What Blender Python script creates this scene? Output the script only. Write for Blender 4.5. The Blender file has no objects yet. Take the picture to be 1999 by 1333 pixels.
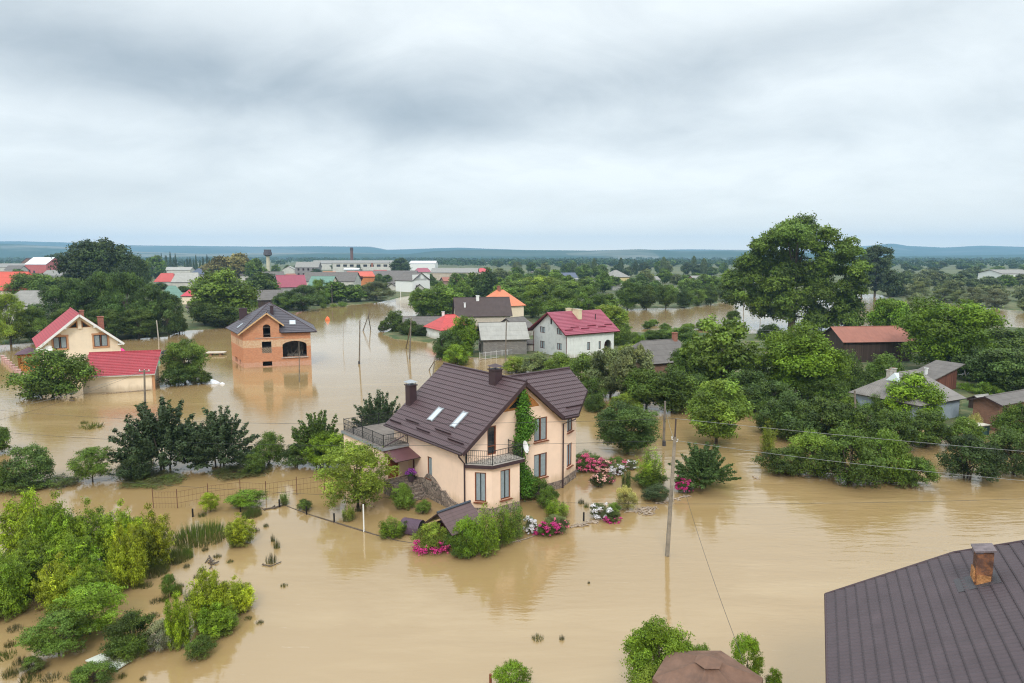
import bpy, bmesh, math, random
import numpy as np
from mathutils import Vector, Matrix
R = math.radians
S = bpy.context.scene
C = S.collection
random.seed(7)

# ------------------------------------------------------------------ camera
F_PX, CX, CY, CAM_H = 1333.0, 1000.0, 666.5, 17.0
TH = math.atan2(166.5, F_PX)
cd = bpy.data.cameras.new("camera"); cam = bpy.data.objects.new("camera", cd); C.objects.link(cam)
cd.sensor_width = 36; cd.lens = 24.0; cd.clip_start = 0.5; cd.clip_end = 40000
cam.location = (0, 0, CAM_H); cam.rotation_euler = (R(90) - TH, 0, 0)
S.camera = cam

# ------------------------------------------------------------------ world: overcast sky
W = bpy.data.worlds.new("World"); S.world = W; W.use_nodes = True
nt = W.node_tree; nt.nodes.clear()
def N(t, ty, **kw):
    n = t.nodes.new(ty)
    for k, v in kw.items():
        if k == 'ins':
            for a, b in v.items(): n.inputs[a].default_value = b
        else: setattr(n, k, v)
    return n
def mth(t, op, a, b=None, c=None, clamp=False):
    n = t.nodes.new('ShaderNodeMath'); n.operation = op; n.use_clamp = clamp
    for i, x in enumerate((a, b, c)):
        if x is None: continue
        if isinstance(x, (int, float)): n.inputs[i].default_value = x
        else: t.links.new(x, n.inputs[i])
    return n.outputs[0]
def mixc(t, f, a, b, mode='MIX'):
    n = t.nodes.new('ShaderNodeMix'); n.data_type = 'RGBA'; n.blend_type = mode
    for i, x in ((0, f), (6, a), (7, b)):
        if isinstance(x, (int, float)): n.inputs[i].default_value = x
        elif isinstance(x, tuple): n.inputs[i].default_value = x + (1,) if len(x) == 3 else x
        else: t.links.new(x, n.inputs[i])
    return n.outputs[2]
SUN_AZ, SUN_EL = R(184), R(42)       # azimuth from +Y towards +X: behind and right of the camera
tc = N(nt, 'ShaderNodeTexCoord'); sx = N(nt, 'ShaderNodeSeparateXYZ'); nt.links.new(tc.outputs['Generated'], sx.inputs[0])
X, Y, Z = sx.outputs
zc = mth(nt, 'ADD', mth(nt, 'MAXIMUM', Z, 0.0), 0.34)
cb = N(nt, 'ShaderNodeCombineXYZ'); nt.links.new(mth(nt, 'DIVIDE', X, zc), cb.inputs[0]); nt.links.new(mth(nt, 'MULTIPLY', mth(nt, 'DIVIDE', Y, zc), 1.3), cb.inputs[1])
def wn(sc, det, rough, dist=0.0, off=0.0):
    n = N(nt, 'ShaderNodeTexNoise', ins={'Scale': sc, 'Detail': det, 'Roughness': rough, 'Distortion': dist})
    m = N(nt, 'ShaderNodeVectorMath', operation='ADD'); m.inputs[1].default_value = (off, off * .7, 0)
    nt.links.new(cb.outputs[0], m.inputs[0]); nt.links.new(m.outputs[0], n.inputs['Vector']); return n.outputs['Fac']
def blob(x0, z0, sxx, szz, rot=0.0):
    dx = mth(nt, 'SUBTRACT', X, x0); dz = mth(nt, 'SUBTRACT', Z, z0); c, s = math.cos(rot), math.sin(rot)
    a = mth(nt, 'ADD', mth(nt, 'MULTIPLY', dx, c / sxx), mth(nt, 'MULTIPLY', dz, s / sxx))
    b = mth(nt, 'SUBTRACT', mth(nt, 'MULTIPLY', dz, c / szz), mth(nt, 'MULTIPLY', dx, s / szz))
    q = mth(nt, 'ADD', mth(nt, 'POWER', mth(nt, 'ABSOLUTE', a), 2.0), mth(nt, 'POWER', mth(nt, 'ABSOLUTE', b), 2.0))
    return mth(nt, 'EXPONENT', mth(nt, 'MULTIPLY', q, -1.0))
n1 = wn(0.7, 5, .5, .5, 3.1); n2 = wn(2.0, 7, .55, .7, 9.0); n3 = wn(6.0, 6, .6, .6, 4.0)
dk = mth(nt, 'ADD', mth(nt, 'MULTIPLY', mth(nt, 'SUBTRACT', n1, .5), 1.2), mth(nt, 'ADD', mth(nt, 'MULTIPLY', mth(nt, 'SUBTRACT', n2, .5), 1.15), mth(nt, 'MULTIPLY', mth(nt, 'SUBTRACT', n3, .5), .35)))
SKYB = [(.50, -.26, .222, .32, .05, -.10), (.32, -.55, .235, .2, .06, 0), (.32, -.12, .185, .18, .035, -.1), (.3, .12, .24, .2, .04, -.1), (.22, -.5, .14, .3, .02, .05), (-.45, -.62, .16, .26, .05, -.12),
        (-.25, -.12, .33, .3, .07, 0), (.28, .32, .26, .30, .035, .16), (.25, .45, .17, .3, .03, .05), (-.12, .18, .12, .3, .04, 0),
        (.25, -.45, .08, .35, .02, 0), (.15, .10, .08, .4, .02, 0), (-.15, .6, .30, .2, .06, 0), (.3, .05, .42, .3, .03, 0)]
for a_, *g in SKYB: dk = mth(nt, 'ADD', dk, mth(nt, 'MULTIPLY', blob(*g), a_ * 1.0))
fac = mth(nt, 'ADD', mth(nt, 'MULTIPLY', dk, .74), .25, None, True)
cloud = mixc(nt, fac, (.85, .90, .91), (.33, .39, .44))
hz = mth(nt, 'POWER', mth(nt, 'SUBTRACT', 1.0, mth(nt, 'MULTIPLY', mth(nt, 'MAXIMUM', Z, 0.0), 6.0), None, True), 2.0)
cloud = mixc(nt, mth(nt, 'MULTIPLY', hz, .6), cloud, (.66, .72, .75))
hb_ = mth(nt, 'EXPONENT', mth(nt, 'MULTIPLY', mth(nt, 'MAXIMUM', Z, 0.0), -22.0))
cloud = mixc(nt, hb_, cloud, (1.32, 1.16, .90))
zen = mth(nt, 'ADD', 1.0, mth(nt, 'MULTIPLY', mth(nt, 'MULTIPLY', mth(nt, 'SUBTRACT', Z, .38), 2.2, None, True), 1.35))
sky = N(nt, 'ShaderNodeTexSky', sky_type='NISHITA', sun_disc=False, sun_elevation=SUN_EL, sun_rotation=SUN_AZ)
skm = mixc(nt, 1.0, sky.outputs[0], (.1, .1, .1), 'MULTIPLY')
zv = N(nt, 'ShaderNodeCombineXYZ')
for i in range(3): nt.links.new(zen, zv.inputs[i])
cl2 = mixc(nt, 1.0, cloud, zv.outputs[0], 'MULTIPLY')
fin = mixc(nt, .93, skm, cl2)
bg = N(nt, 'ShaderNodeBackground', ins={'Strength': 1.0}); out = N(nt, 'ShaderNodeOutputWorld')
nt.links.new(fin, bg.inputs[0]); nt.links.new(bg.outputs[0], out.inputs[0])

sd = bpy.data.lights.new("sun", 'SUN'); sun = bpy.data.objects.new("sun", sd); C.objects.link(sun)
sd.energy = 1.5; sd.angle = R(14); sd.color = (1.0, .95, .87)
sdir = Vector((math.sin(SUN_AZ) * math.cos(SUN_EL), math.cos(SUN_AZ) * math.cos(SUN_EL), math.sin(SUN_EL)))
sun.rotation_euler = sdir.to_track_quat('Z', 'Y').to_euler(); sun.location = (30, -40, 80)
S.view_settings.view_transform = 'Standard'; S.view_settings.look = 'None'
S.view_settings.exposure = 0.32; S.view_settings.gamma = 1; S.view_settings.use_curve_mapping = False
S.cycles.use_denoising = True; S.cycles.denoising_prefilter = 'NONE'; S.cycles.pixel_filter_type = 'BLACKMAN_HARRIS'; S.cycles.filter_width = 1.15; S.cycles.use_adaptive_sampling = False; S.cycles.max_bounces = 6; S.cycles.diffuse_bounces = 3; S.cycles.glossy_bounces = 3
S.cycles.transmission_bounces = 3; S.cycles.volume_bounces = 1; S.cycles.transparent_max_bounces = 6
S.cycles.caustics_reflective = False; S.cycles.caustics_refractive = False

# ------------------------------------------------------------------ geometry helpers
def ray(x, y):
    a = (x - CX) / F_PX; b = -(y - CY) / F_PX
    return np.array([a, math.cos(TH) + b * math.sin(TH), -math.sin(TH) + b * math.cos(TH)])
def G(x, y, z=0.0):
    d = ray(x, y); t = (z - CAM_H) / d[2]; return np.array([0, 0, CAM_H]) + t * d
def hgt(y, D):           # height reached by image row y at forward distance D
    d = ray(CX, y); return CAM_H + d[2] / d[1] * D
def azd(deg): return np.array([math.sin(R(deg)), math.cos(R(deg)), 0.0])

class MB:
    """collects faces of ONE mesh; uv in metres; optional material index"""
    def __init__(s): s.v = []; s.f = []; s.uv = []; s.m = []; s.M = None
    def poly(s, pts, uv=None, m=0):
        i = len(s.v); pts = [tuple(float(c) for c in p) for p in pts]
        s.v += pts; s.f.append(tuple(range(i, i + len(pts)))); s.m.append(m)
        if uv is None:
            a = Vector(pts[0]); e = (Vector(pts[1]) - a); n = e.cross(Vector(pts[2]) - a)
            if n.length > 1e-9:
                n.normalize()
                if abs(n.z) > .98: ex, ey = Vector((1, 0, 0)), Vector((0, 1, 0))
                else: ex = Vector((0, 0, 1)).cross(n).normalized(); ey = n.cross(ex)
                uv = [(Vector(p).dot(ex), Vector(p).dot(ey)) for p in pts]
            else: uv = [(0, 0)] * len(pts)
        s.uv.append(uv)
    def box(s, c, size, rot=None, m=0, bev=0):
        hx, hy, hz_ = [q / 2 for q in size]; M = rot if rot is not None else Matrix.Identity(3); c = Vector([float(q) for q in c])
        P = [c + M @ Vector((x * hx, y * hy, z * hz_)) for x in (-1, 1) for y in (-1, 1) for z in (-1, 1)]
        for q in ((0, 1, 3, 2), (4, 6, 7, 5), (0, 4, 5, 1), (2, 3, 7, 6), (0, 2, 6, 4), (1, 5, 7, 3)): s.poly([P[i] for i in q], None, m)
    def tube(s, pts, rads, n=8, cap=True, m=0):
        pts = [Vector([float(q) for q in p]) for p in pts]
        if isinstance(rads, (int, float)): rads = [rads] * len(pts)
        rings = []; L = 0
        for i, p in enumerate(pts):
            d = (pts[min(i + 1, len(pts) - 1)] - pts[max(i - 1, 0)]).normalized()
            up = Vector((0, 0, 1)) if abs(d.z) < .9 else Vector((1, 0, 0))
            a = d.cross(up).normalized(); b = d.cross(a)
            if i: L += (p - pts[i - 1]).length
            rings.append(([p + (a * math.cos(2 * math.pi * k / n) + b * math.sin(2 * math.pi * k / n)) * rads[i] for k in range(n)], L))
        for (r0, l0), (r1, l1) in zip(rings, rings[1:]):
            for k in range(n):
                k2 = (k + 1) % n; w = 2 * math.pi * rads[0] / n
                s.poly([r0[k], r0[k2], r1[k2], r1[k]], [(k * w, l0), (k * w + w, l0), (k * w + w, l1), (k * w, l1)], m)
        if cap: s.poly(rings[0][0][::-1], None, m); s.poly(rings[-1][0], None, m)
    def build(s, name, mats, parent=None, smooth=False):
        me = bpy.data.meshes.new(name); me.from_pydata(s.v, [], s.f)
        uvl = me.uv_layers.new(name='UVMap'); uvl.data.foreach_set('uv', [c for u in s.uv for p in u for c in p])
        for mm in (mats if isinstance(mats, (list, tuple)) else [mats]): me.materials.append(mm)
        me.polygons.foreach_set('material_index', s.m)
        if smooth: me.polygons.foreach_set('use_smooth', [True] * len(s.f))
        me.update(); o = bpy.data.objects.new(name, me); C.objects.link(o)
        if parent: o.parent = parent
        return o
def tag(o, label=None, cat=None, group=None, kind=None):
    if label: o['label'] = label
    if cat: o['category'] = cat
    if group: o['group'] = group
    if kind: o['kind'] = kind
    return o
def empty(name, loc, rz=0.0):
    o = bpy.data.objects.new(name, None); o.empty_display_size = .3; C.objects.link(o)
    o.location = [float(q) for q in loc]; o.rotation_euler = (0, 0, rz); return o
def copy_tree(o, parent=None):
    c = o.copy(); C.objects.link(c); c.parent = parent
    for ch in list(o.children): copy_tree(ch, c)
    return c

# ------------------------------------------------------------------ materials
MATS = {}
def mat(name, col=(.5, .5, .5), rough=.8, metal=0.0, var=0.0, vscale=2.0, bump=0.0, bscale=8.0, uv=False, stain=None, spec=.3, dirt=None):
    """principled material with noise colour variation, optional bump and large stain patches of a second colour"""
    if name in MATS: return MATS[name]
    m = bpy.data.materials.new(name); m.use_nodes = True; t = m.node_tree; b = t.nodes['Principled BSDF']
    b.inputs['Roughness'].default_value = rough; b.inputs['Metallic'].default_value = metal; b.inputs['Specular IOR Level'].default_value = spec
    tcn = N(t, 'ShaderNodeTexCoord'); co = tcn.outputs['UV' if uv else 'Object']
    c = None
    if var or stain:
        nz = N(t, 'ShaderNodeTexNoise', ins={'Scale': vscale, 'Detail': 5, 'Roughness': .6}); t.links.new(co, nz.inputs['Vector'])
        k = 1 + var; lo = tuple(q * (1 - var) for q in col); hi = tuple(min(1, q * k) for q in col)
        mr = N(t, 'ShaderNodeMapRange', ins={'From Min': .3, 'From Max': .7}); t.links.new(nz.outputs['Fac'], mr.inputs[0])
        c = mixc(t, mr.outputs[0], lo, hi)
        if stain:
            n3 = N(t, 'ShaderNodeTexNoise', ins={'Scale': stain[1], 'Detail': 6, 'Roughness': .65}); t.links.new(co, n3.inputs['Vector'])
            mr = N(t, 'ShaderNodeMapRange', ins={'From Min': stain[2], 'From Max': stain[2] + .12, 'To Max': stain[3]}); t.links.new(n3.outputs['Fac'], mr.inputs[0])
            c = mixc(t, mr.outputs[0], c, stain[0])
        if dirt:                                  # splashed mud tide-line and streaks running down the wall
            sz_ = N(t, 'ShaderNodeSeparateXYZ'); t.links.new(co, sz_.inputs[0]); mp = N(t, 'ShaderNodeMapping'); mp.inputs['Scale'].default_value = (2.2, 2.2, .18); t.links.new(co, mp.inputs[0]); n8 = N(t, 'ShaderNodeTexNoise', ins={'Scale': 1.0, 'Detail': 6, 'Roughness': .7}); t.links.new(mp.outputs[0], n8.inputs['Vector'])
            lim = mth(t, 'ADD', mth(t, 'MULTIPLY', n8.outputs['Fac'], 1.6), dirt[1] - .8); mr = N(t, 'ShaderNodeMapRange', ins={'From Min': -.25, 'From Max': .3, 'To Max': dirt[2]}); t.links.new(mth(t, 'SUBTRACT', lim, sz_.outputs[2]), mr.inputs[0]); c = mixc(t, mr.outputs[0], c, dirt[0])
            mr = N(t, 'ShaderNodeMapRange', ins={'From Min': .58, 'From Max': .75, 'To Max': .35}); t.links.new(n8.outputs['Fac'], mr.inputs[0]); c = mixc(t, mr.outputs[0], c, tuple(q * .72 for q in col))
        t.links.new(c, b.inputs['Base Color'])
    else: b.inputs['Base Color'].default_value = (*col, 1)
    if bump:
        nb = N(t, 'ShaderNodeTexNoise', ins={'Scale': bscale, 'Detail': 4}); t.links.new(co, nb.inputs['Vector'])
        bp = N(t, 'ShaderNodeBump', ins={'Strength': bump, 'Distance': .05}); t.links.new(nb.outputs['Fac'], bp.inputs['Height']); t.links.new(bp.outputs[0], b.inputs['Normal'])
    MATS[name] = m; return m
def roofmat(name, col, course=.4, rib=.2, rough=.45, bump=.6, line=.45, var=.12, streak=None, kind='tile'):
    """roof covering drawn in UV metres (u along the eave, v up the slope): course joints and ribs"""
    m = bpy.data.materials.new(name); m.use_nodes = True; t = m.node_tree; b = t.nodes['Principled BSDF']
    b.inputs['Roughness'].default_value = rough; b.inputs['Specular IOR Level'].default_value = .35
    tcn = N(t, 'ShaderNodeTexCoord'); s = N(t, 'ShaderNodeSeparateXYZ'); t.links.new(tcn.outputs['UV'], s.inputs[0]); U, V, _ = s.outputs
    nz = N(t, 'ShaderNodeTexNoise', ins={'Scale': .9, 'Detail': 6, 'Roughness': .65}); t.links.new(tcn.outputs['UV'], nz.inputs['Vector'])
    c = mixc(t, nz.outputs['Fac'], tuple(q * (1 - var * 1.6) for q in col), tuple(q * (1 + var * 1.6) for q in col))
    # each course or sheet slightly different
    wn_ = N(t, 'ShaderNodeTexWhiteNoise', noise_dimensions='2D'); cbx = N(t, 'ShaderNodeCombineXYZ')
    t.links.new(mth(t, 'FLOOR', mth(t, 'DIVIDE', U, 1.15)), cbx.inputs[0]); t.links.new(mth(t, 'FLOOR', mth(t, 'DIVIDE', V, course * (1 if kind == 'slate' else 5))), cbx.inputs[1])
    t.links.new(cbx.outputs[0], wn_.inputs['Vector'])
    c = mixc(t, mth(t, 'MULTIPLY', wn_.outputs['Value'], .35), c, tuple(q * .82 for q in col))
    fr = mth(t, 'FRACT', mth(t, 'DIVIDE', V, course)); ln = mth(t, 'LESS_THAN', fr, .13)
    c = mixc(t, mth(t, 'MULTIPLY', ln, line), c, tuple(q * .35 for q in col))
    n7 = N(t, 'ShaderNodeTexNoise', ins={'Scale': 1.0, 'Detail': 6, 'Roughness': .7}); mp7 = N(t, 'ShaderNodeMapping'); mp7.inputs['Scale'].default_value = (2.6, .35, 1)
    t.links.new(tcn.outputs['UV'], mp7.inputs[0]); t.links.new(mp7.outputs[0], n7.inputs['Vector']); mr7 = N(t, 'ShaderNodeMapRange', ins={'From Min': .5, 'From Max': .72, 'To Max': .5}); t.links.new(n7.outputs['Fac'], mr7.inputs[0])
    c = mixc(t, mr7.outputs[0], c, tuple(q * .55 + .012 for q in col))
    n9 = N(t, 'ShaderNodeTexNoise', ins={'Scale': 2.2, 'Detail': 7, 'Roughness': .75}); t.links.new(tcn.outputs['UV'], n9.inputs['Vector']); mr9 = N(t, 'ShaderNodeMapRange', ins={'From Min': .62, 'From Max': .72, 'To Max': .35}); t.links.new(n9.outputs['Fac'], mr9.inputs[0])
    c = mixc(t, mr9.outputs[0], c, tuple(q * .7 + .05 for q in col))
    if streak:
        for (u0, w_, sc) in streak:
            d = mth(t, 'ABSOLUTE', mth(t, 'SUBTRACT', U, u0)); g = mth(t, 'SUBTRACT', 1.0, mth(t, 'DIVIDE', d, w_), None, True)
            n5 = N(t, 'ShaderNodeTexNoise', ins={'Scale': 1.0, 'Detail': 4}); mp = N(t, 'ShaderNodeMapping'); mp.inputs['Scale'].default_value = (9, .6, 1)
            t.links.new(tcn.outputs['UV'], mp.inputs[0]); t.links.new(mp.outputs[0], n5.inputs['Vector'])
            g = mth(t, 'MULTIPLY', mth(t, 'MULTIPLY', g, 2.0, None, True), mth(t, 'ADD', mth(t, 'MULTIPLY', n5.outputs['Fac'], .7), .05)); c = mixc(t, g, c, sc)
    t.links.new(c, b.inputs['Base Color'])
    rb = mth(t, 'SINE', mth(t, 'MULTIPLY', U, 2 * math.pi / rib)); hgt_ = mth(t, 'ADD', mth(t, 'MULTIPLY', rb, .35), mth(t, 'SUBTRACT', 1.0, fr))
    bp = N(t, 'ShaderNodeBump', ins={'Strength': bump, 'Distance': .03}); t.links.new(hgt_, bp.inputs['Height']); t.links.new(bp.outputs[0], b.inputs['Normal'])
    return m
def brickmat(name, c1, c2, mortar, bw=.26, bh=.085, bands=None, var=.2):
    m = bpy.data.materials.new(name); m.use_nodes = True; t = m.node_tree; b = t.nodes['Principled BSDF']; b.inputs['Roughness'].default_value = .9
    tcn = N(t, 'ShaderNodeTexCoord')
    bk = N(t, 'ShaderNodeTexBrick', ins={'Scale': 1.0, 'Mortar Size': .012, 'Mortar Smooth': .2, 'Brick Width': bw, 'Row Height': bh, 'Bias': 0.0})
    bk.inputs['Color1'].default_value = (*c1, 1); bk.inputs['Color2'].default_value = (*c2, 1); bk.inputs['Mortar'].default_value = (*mortar, 1)
    t.links.new(tcn.outputs['UV'], bk.inputs['Vector']); c = bk.outputs['Color']
    nz = N(t, 'ShaderNodeTexNoise', ins={'Scale': .8, 'Detail': 6, 'Roughness': .7}); t.links.new(tcn.outputs['UV'], nz.inputs['Vector'])
    s = N(t, 'ShaderNodeSeparateXYZ'); t.links.new(tcn.outputs['UV'], s.inputs[0])
    if bands:
        for (z0, z1, bc, amt, edge) in bands:
            zz = mth(t, 'ADD', s.outputs[1], mth(t, 'MULTIPLY', mth(t, 'SUBTRACT', nz.outputs['Fac'], .5), edge))
            g = mth(t, 'MULTIPLY', mth(t, 'GREATER_THAN', zz, z0), mth(t, 'LESS_THAN', zz, z1))
            n6 = N(t, 'ShaderNodeTexNoise', ins={'Scale': 3.5, 'Detail': 5, 'Roughness': .7}); t.links.new(tcn.outputs['UV'], n6.inputs['Vector'])
            g = mth(t, 'MULTIPLY', g, mth(t, 'MULTIPLY', mth(t, 'SUBTRACT', n6.outputs['Fac'], .28), 3.0, None, True)); c = mixc(t, mth(t, 'MULTIPLY', g, amt), c, bc)
    c = mixc(t, mth(t, 'MULTIPLY', nz.outputs['Fac'], var), c, (.12, .08, .06)); t.links.new(c, b.inputs['Base Color'])
    bp = N(t, 'ShaderNodeBump', ins={'Strength': .5, 'Distance': .02}); t.links.new(bk.outputs['Fac'], bp.inputs['Height']); bp.invert = True; t.links.new(bp.outputs[0], b.inputs['Normal'])
    return m
def stonemat(name, c1, c2, scale=3.2):
    m = bpy.data.materials.new(name); m.use_nodes = True; t = m.node_tree; b = t.nodes['Principled BSDF']; b.inputs['Roughness'].default_value = .85
    tcn = N(t, 'ShaderNodeTexCoord'); vo = N(t, 'ShaderNodeTexVoronoi', ins={'Scale': scale}); t.links.new(tcn.outputs['UV'], vo.inputs['Vector'])
    ve = N(t, 'ShaderNodeTexVoronoi', feature='DISTANCE_TO_EDGE', ins={'Scale': scale}); t.links.new(tcn.outputs['UV'], ve.inputs['Vector'])
    sp = N(t, 'ShaderNodeSeparateColor'); t.links.new(vo.outputs['Color'], sp.inputs[0])
    c = mixc(t, sp.outputs[0], c1, c2); ed = mth(t, 'LESS_THAN', ve.outputs['Distance'], .055); c = mixc(t, ed, c, (.10, .085, .07)); t.links.new(c, b.inputs['Base Color'])
    bp = N(t, 'ShaderNodeBump', ins={'Strength': .8, 'Distance': .05}); t.links.new(mth(t, 'MINIMUM', ve.outputs['Distance'], .2), bp.inputs['Height']); t.links.new(bp.outputs[0], b.inputs['Normal'])
    return m
def woodmat(name, col, plank=.16, vert=True, var=.35):
    m = bpy.data.materials.new(name); m.use_nodes = True; t = m.node_tree; b = t.nodes['Principled BSDF']; b.inputs['Roughness'].default_value = .85
    tcn = N(t, 'ShaderNodeTexCoord'); s = N(t, 'ShaderNodeSeparateXYZ'); t.links.new(tcn.outputs['UV'], s.inputs[0]); a = s.outputs[0 if vert else 1]
    q = mth(t, 'DIVIDE', a, plank); w = N(t, 'ShaderNodeTexWhiteNoise', noise_dimensions='1D'); t.links.new(mth(t, 'FLOOR', q), w.inputs['W'])
    c = mixc(t, w.outputs['Value'], tuple(k * (1 - var) for k in col), tuple(k * (1 + var) for k in col))
    mp = N(t, 'ShaderNodeMapping'); mp.inputs['Scale'].default_value = (14, 1.2, 1) if vert else (1.2, 14, 1)
    nz = N(t, 'ShaderNodeTexNoise', ins={'Scale': 1.0, 'Detail': 5}); t.links.new(tcn.outputs['UV'], mp.inputs[0]); t.links.new(mp.outputs[0], nz.inputs['Vector'])
    c = mixc(t, mth(t, 'MULTIPLY', nz.outputs['Fac'], .5), c, tuple(k * .4 for k in col))
    c = mixc(t, mth(t, 'LESS_THAN', mth(t, 'FRACT', q), .08), c, tuple(k * .2 for k in col)); t.links.new(c, b.inputs['Base Color']); return m

peach = mat('peach_stucco', (.90, .675, .52), .9, var=.05, vscale=1.2, bump=.15, bscale=30, stain=((.66, .52, .40), .7, .60, .35), dirt=((.50, .36, .22), .95, .6))
cream = mat('cream_stucco', (.84, .71, .54), .9, var=.05, vscale=1.0, bump=.15, bscale=30, stain=((.62, .52, .38), .6, .6, .35), dirt=((.50, .38, .24), .5, .6))
whitew = mat('whitewash', (.74, .75, .72), .9, var=.08, vscale=1.0, bump=.2, bscale=12, stain=((.55, .56, .53), .8, .55, .6), dirt=((.46, .40, .32), .8, .6))
shadew = mat('shaded_whitewash', (.52, .54, .53), .9, var=.12, vscale=.9, bump=.2, bscale=12, stain=((.36, .38, .38), .9, .52, .7))  # shade on the walls turned from the sun, put into the whitewash colour
brown = mat('brown_metal', (.058, .034, .038), .45, var=.1, vscale=3)
dwood = mat('brown_frame', (.20, .065, .03), .55, var=.15, vscale=4)
owood = mat('orange_wood', (.42, .18, .055), .6, var=.2, vscale=5)
black = mat('black_iron', (.02, .02, .022), .5)
greymet = mat('grey_metal', (.33, .35, .37), .5, metal=.3, var=.1)
whitep = mat('white_paint', (.78, .78, .76), .5, var=.04)
darkin = mat('dark_interior', (.012, .011, .012), .95)
polewood = mat('weathered_wood', (.20, .17, .14), .9, var=.3, vscale=3, bump=.4, bscale=20, stain=((.09, .075, .06), 1.5, .5, .8))
concrete = mat('concrete', (.42, .39, .35), .9, var=.15, vscale=2, bump=.3, bscale=10, stain=((.25, .22, .19), .8, .5, .7))
barkm = mat('bark', (.10, .08, .06), .95, var=.3, vscale=3, bump=.6, bscale=12)
wirem = mat('wire_dark', (.035, .035, .038), .5)
wirel = mat('wire_pale', (.22, .23, .23), .5)
curtain = mat('curtain_cloth', (.27, .32, .34), .9, var=.12, vscale=6)
glass = bpy.data.materials.new('window_glass'); glass.use_nodes = True
gb = glass.node_tree.nodes['Principled BSDF']; gb.inputs['Base Color'].default_value = (.018, .022, .026, 1); gb.inputs['Roughness'].default_value = .05; gb.inputs['Specular IOR Level'].default_value = .7
glight = bpy.data.materials.new('roof_window_glass'); glight.use_nodes = True
gb = glight.node_tree.nodes['Principled BSDF']; gb.inputs['Base Color'].default_value = (.50, .56, .62, 1); gb.inputs['Roughness'].default_value = .08; gb.inputs['Specular IOR Level'].default_value = .9
stone = stonemat('rubble_stone', (.16, .12, .10), (.34, .27, .22))
stoneg = stonemat('grey_plinth_stone', (.22, .19, .18), (.40, .35, .32), 4)
redbrick = brickmat('orange_brick', (.70, .26, .105), (.55, .17, .06), (.50, .38, .28), bands=[(3.05, 4.2, (.70, .55, .36), .9, .35), (-1, .75, (.66, .42, .32), .75, .5), (5.4, 9, (.62, .36, .20), .35, 1.0)])
chimbrick = brickmat('chimney_brick', (.42, .13, .07), (.30, .085, .05), (.3, .22, .18))
oldbrick = brickmat('old_brick', (.30, .14, .085), (.22, .10, .06), (.2, .15, .12))
greybrick = brickmat('grey_block', (.26, .25, .23), (.19, .18, .17), (.14, .13, .12), .4, .2)
darkplank = woodmat('dark_planks', (.07, .045, .035))
greyplank = woodmat('grey_planks', (.17, .15, .13), .2)
redplank = woodmat('reddish_planks', (.20, .075, .05), .18)
orangeplank = woodmat('orange_planks', (.55, .24, .05), .12)

r_brown = roofmat('brown_metal_tiles', (.088, .053, .058), .4, .19, .42, .35, .5, .1)
r_brown_s = roofmat('brown_metal_tiles_rusty', (.088, .053, .058), .4, .19, .42, .35, .5, .1, streak=[(2.75, .75, (.26, .105, .07))])
r_grey = roofmat('dark_grey_tiles', (.088, .078, .092), .38, .19, .45, .5, .55)
r_near = roofmat('grey_brown_tiles', (.074, .054, .060), .35, .19, .62, .3, .5, .3)
r_red = roofmat('crimson_tiles', (.37, .042, .055), .38, .20, .5, .7, .6, .2)
r_mag = roofmat('magenta_tiles', (.32, .07, .105), .38, .20, .5, .5, .5, .2)
r_bred = roofmat('bright_red_sheet', (.50, .06, .055), 1.6, .30, .5, .5, .2, .25)
r_orange = roofmat('orange_tiles', (.66, .21, .10), .38, .20, .5, .6, .4)
r_slate = roofmat('pale_asbestos', (.27, .26, .24), 1.2, .18, .85, .9, .12, .25, kind='slate')
r_slated = roofmat('brown_grey_asbestos', (.155, .14, .13), 1.2, .18, .9, 1.0, .14, .3, kind='slate')
r_slatew = roofmat('light_asbestos', (.36, .35, .32), 1.2, .18, .85, .9, .10, .2, kind='slate')
r_rust = roofmat('rusty_sheet', (.30, .12, .085), 9, .75, .75, .4, .2, .25)
r_dark = roofmat('dark_brown_bitumen', (.085, .062, .058), .35, .3, .85, .4, .5, .2)
r_green = roofmat('green_sheet', (.13, .24, .19), 2, .3, .5, .4, .2)
r_blue = roofmat('slate_blue_sheet', (.075, .095, .15), .4, .3, .4, .4, .3)
r_white = roofmat('white_sheet', (.74, .76, .78), 3, .5, .5, .3, .2, .05)
r_shingle = roofmat('brown_shingles', (.13, .085, .085), .24, .30, .8, .5, .4, .2, kind='slate')
# ------------------------------------------------------------------ ground, water, hills, air
rng = np.random.default_rng(11)
def vnoise2(x, y, seed=0):
    """smooth value noise, vectorised"""
    xi = np.floor(x).astype(int); yi = np.floor(y).astype(int); xf = x - xi; yf = y - yi
    def h(a, b): 
        n = (a * 374761393 + b * 668265263 + seed * 974634777) & 0x7fffffff; n = ((n ^ (n >> 13)) * 1274126177) & 0x7fffffff
        return (n & 0xffff) / 65535.0
    u = xf * xf * (3 - 2 * xf); v = yf * yf * (3 - 2 * yf)
    return (h(xi, yi) * (1 - u) + h(xi + 1, yi) * u) * (1 - v) + (h(xi, yi + 1) * (1 - u) + h(xi + 1, yi + 1) * u) * v
def inpoly(px, py, poly):
    r = np.zeros(px.shape, bool); n = len(poly)
    for i in range(n):
        x0, y0 = poly[i]; x1, y1 = poly[(i + 1) % n]
        if y0 == y1: continue
        c = ((y0 > py) != (y1 > py)) & (px < (x1 - x0) * (py - y0) / (y1 - y0) + x0); r ^= c
    return r
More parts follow.
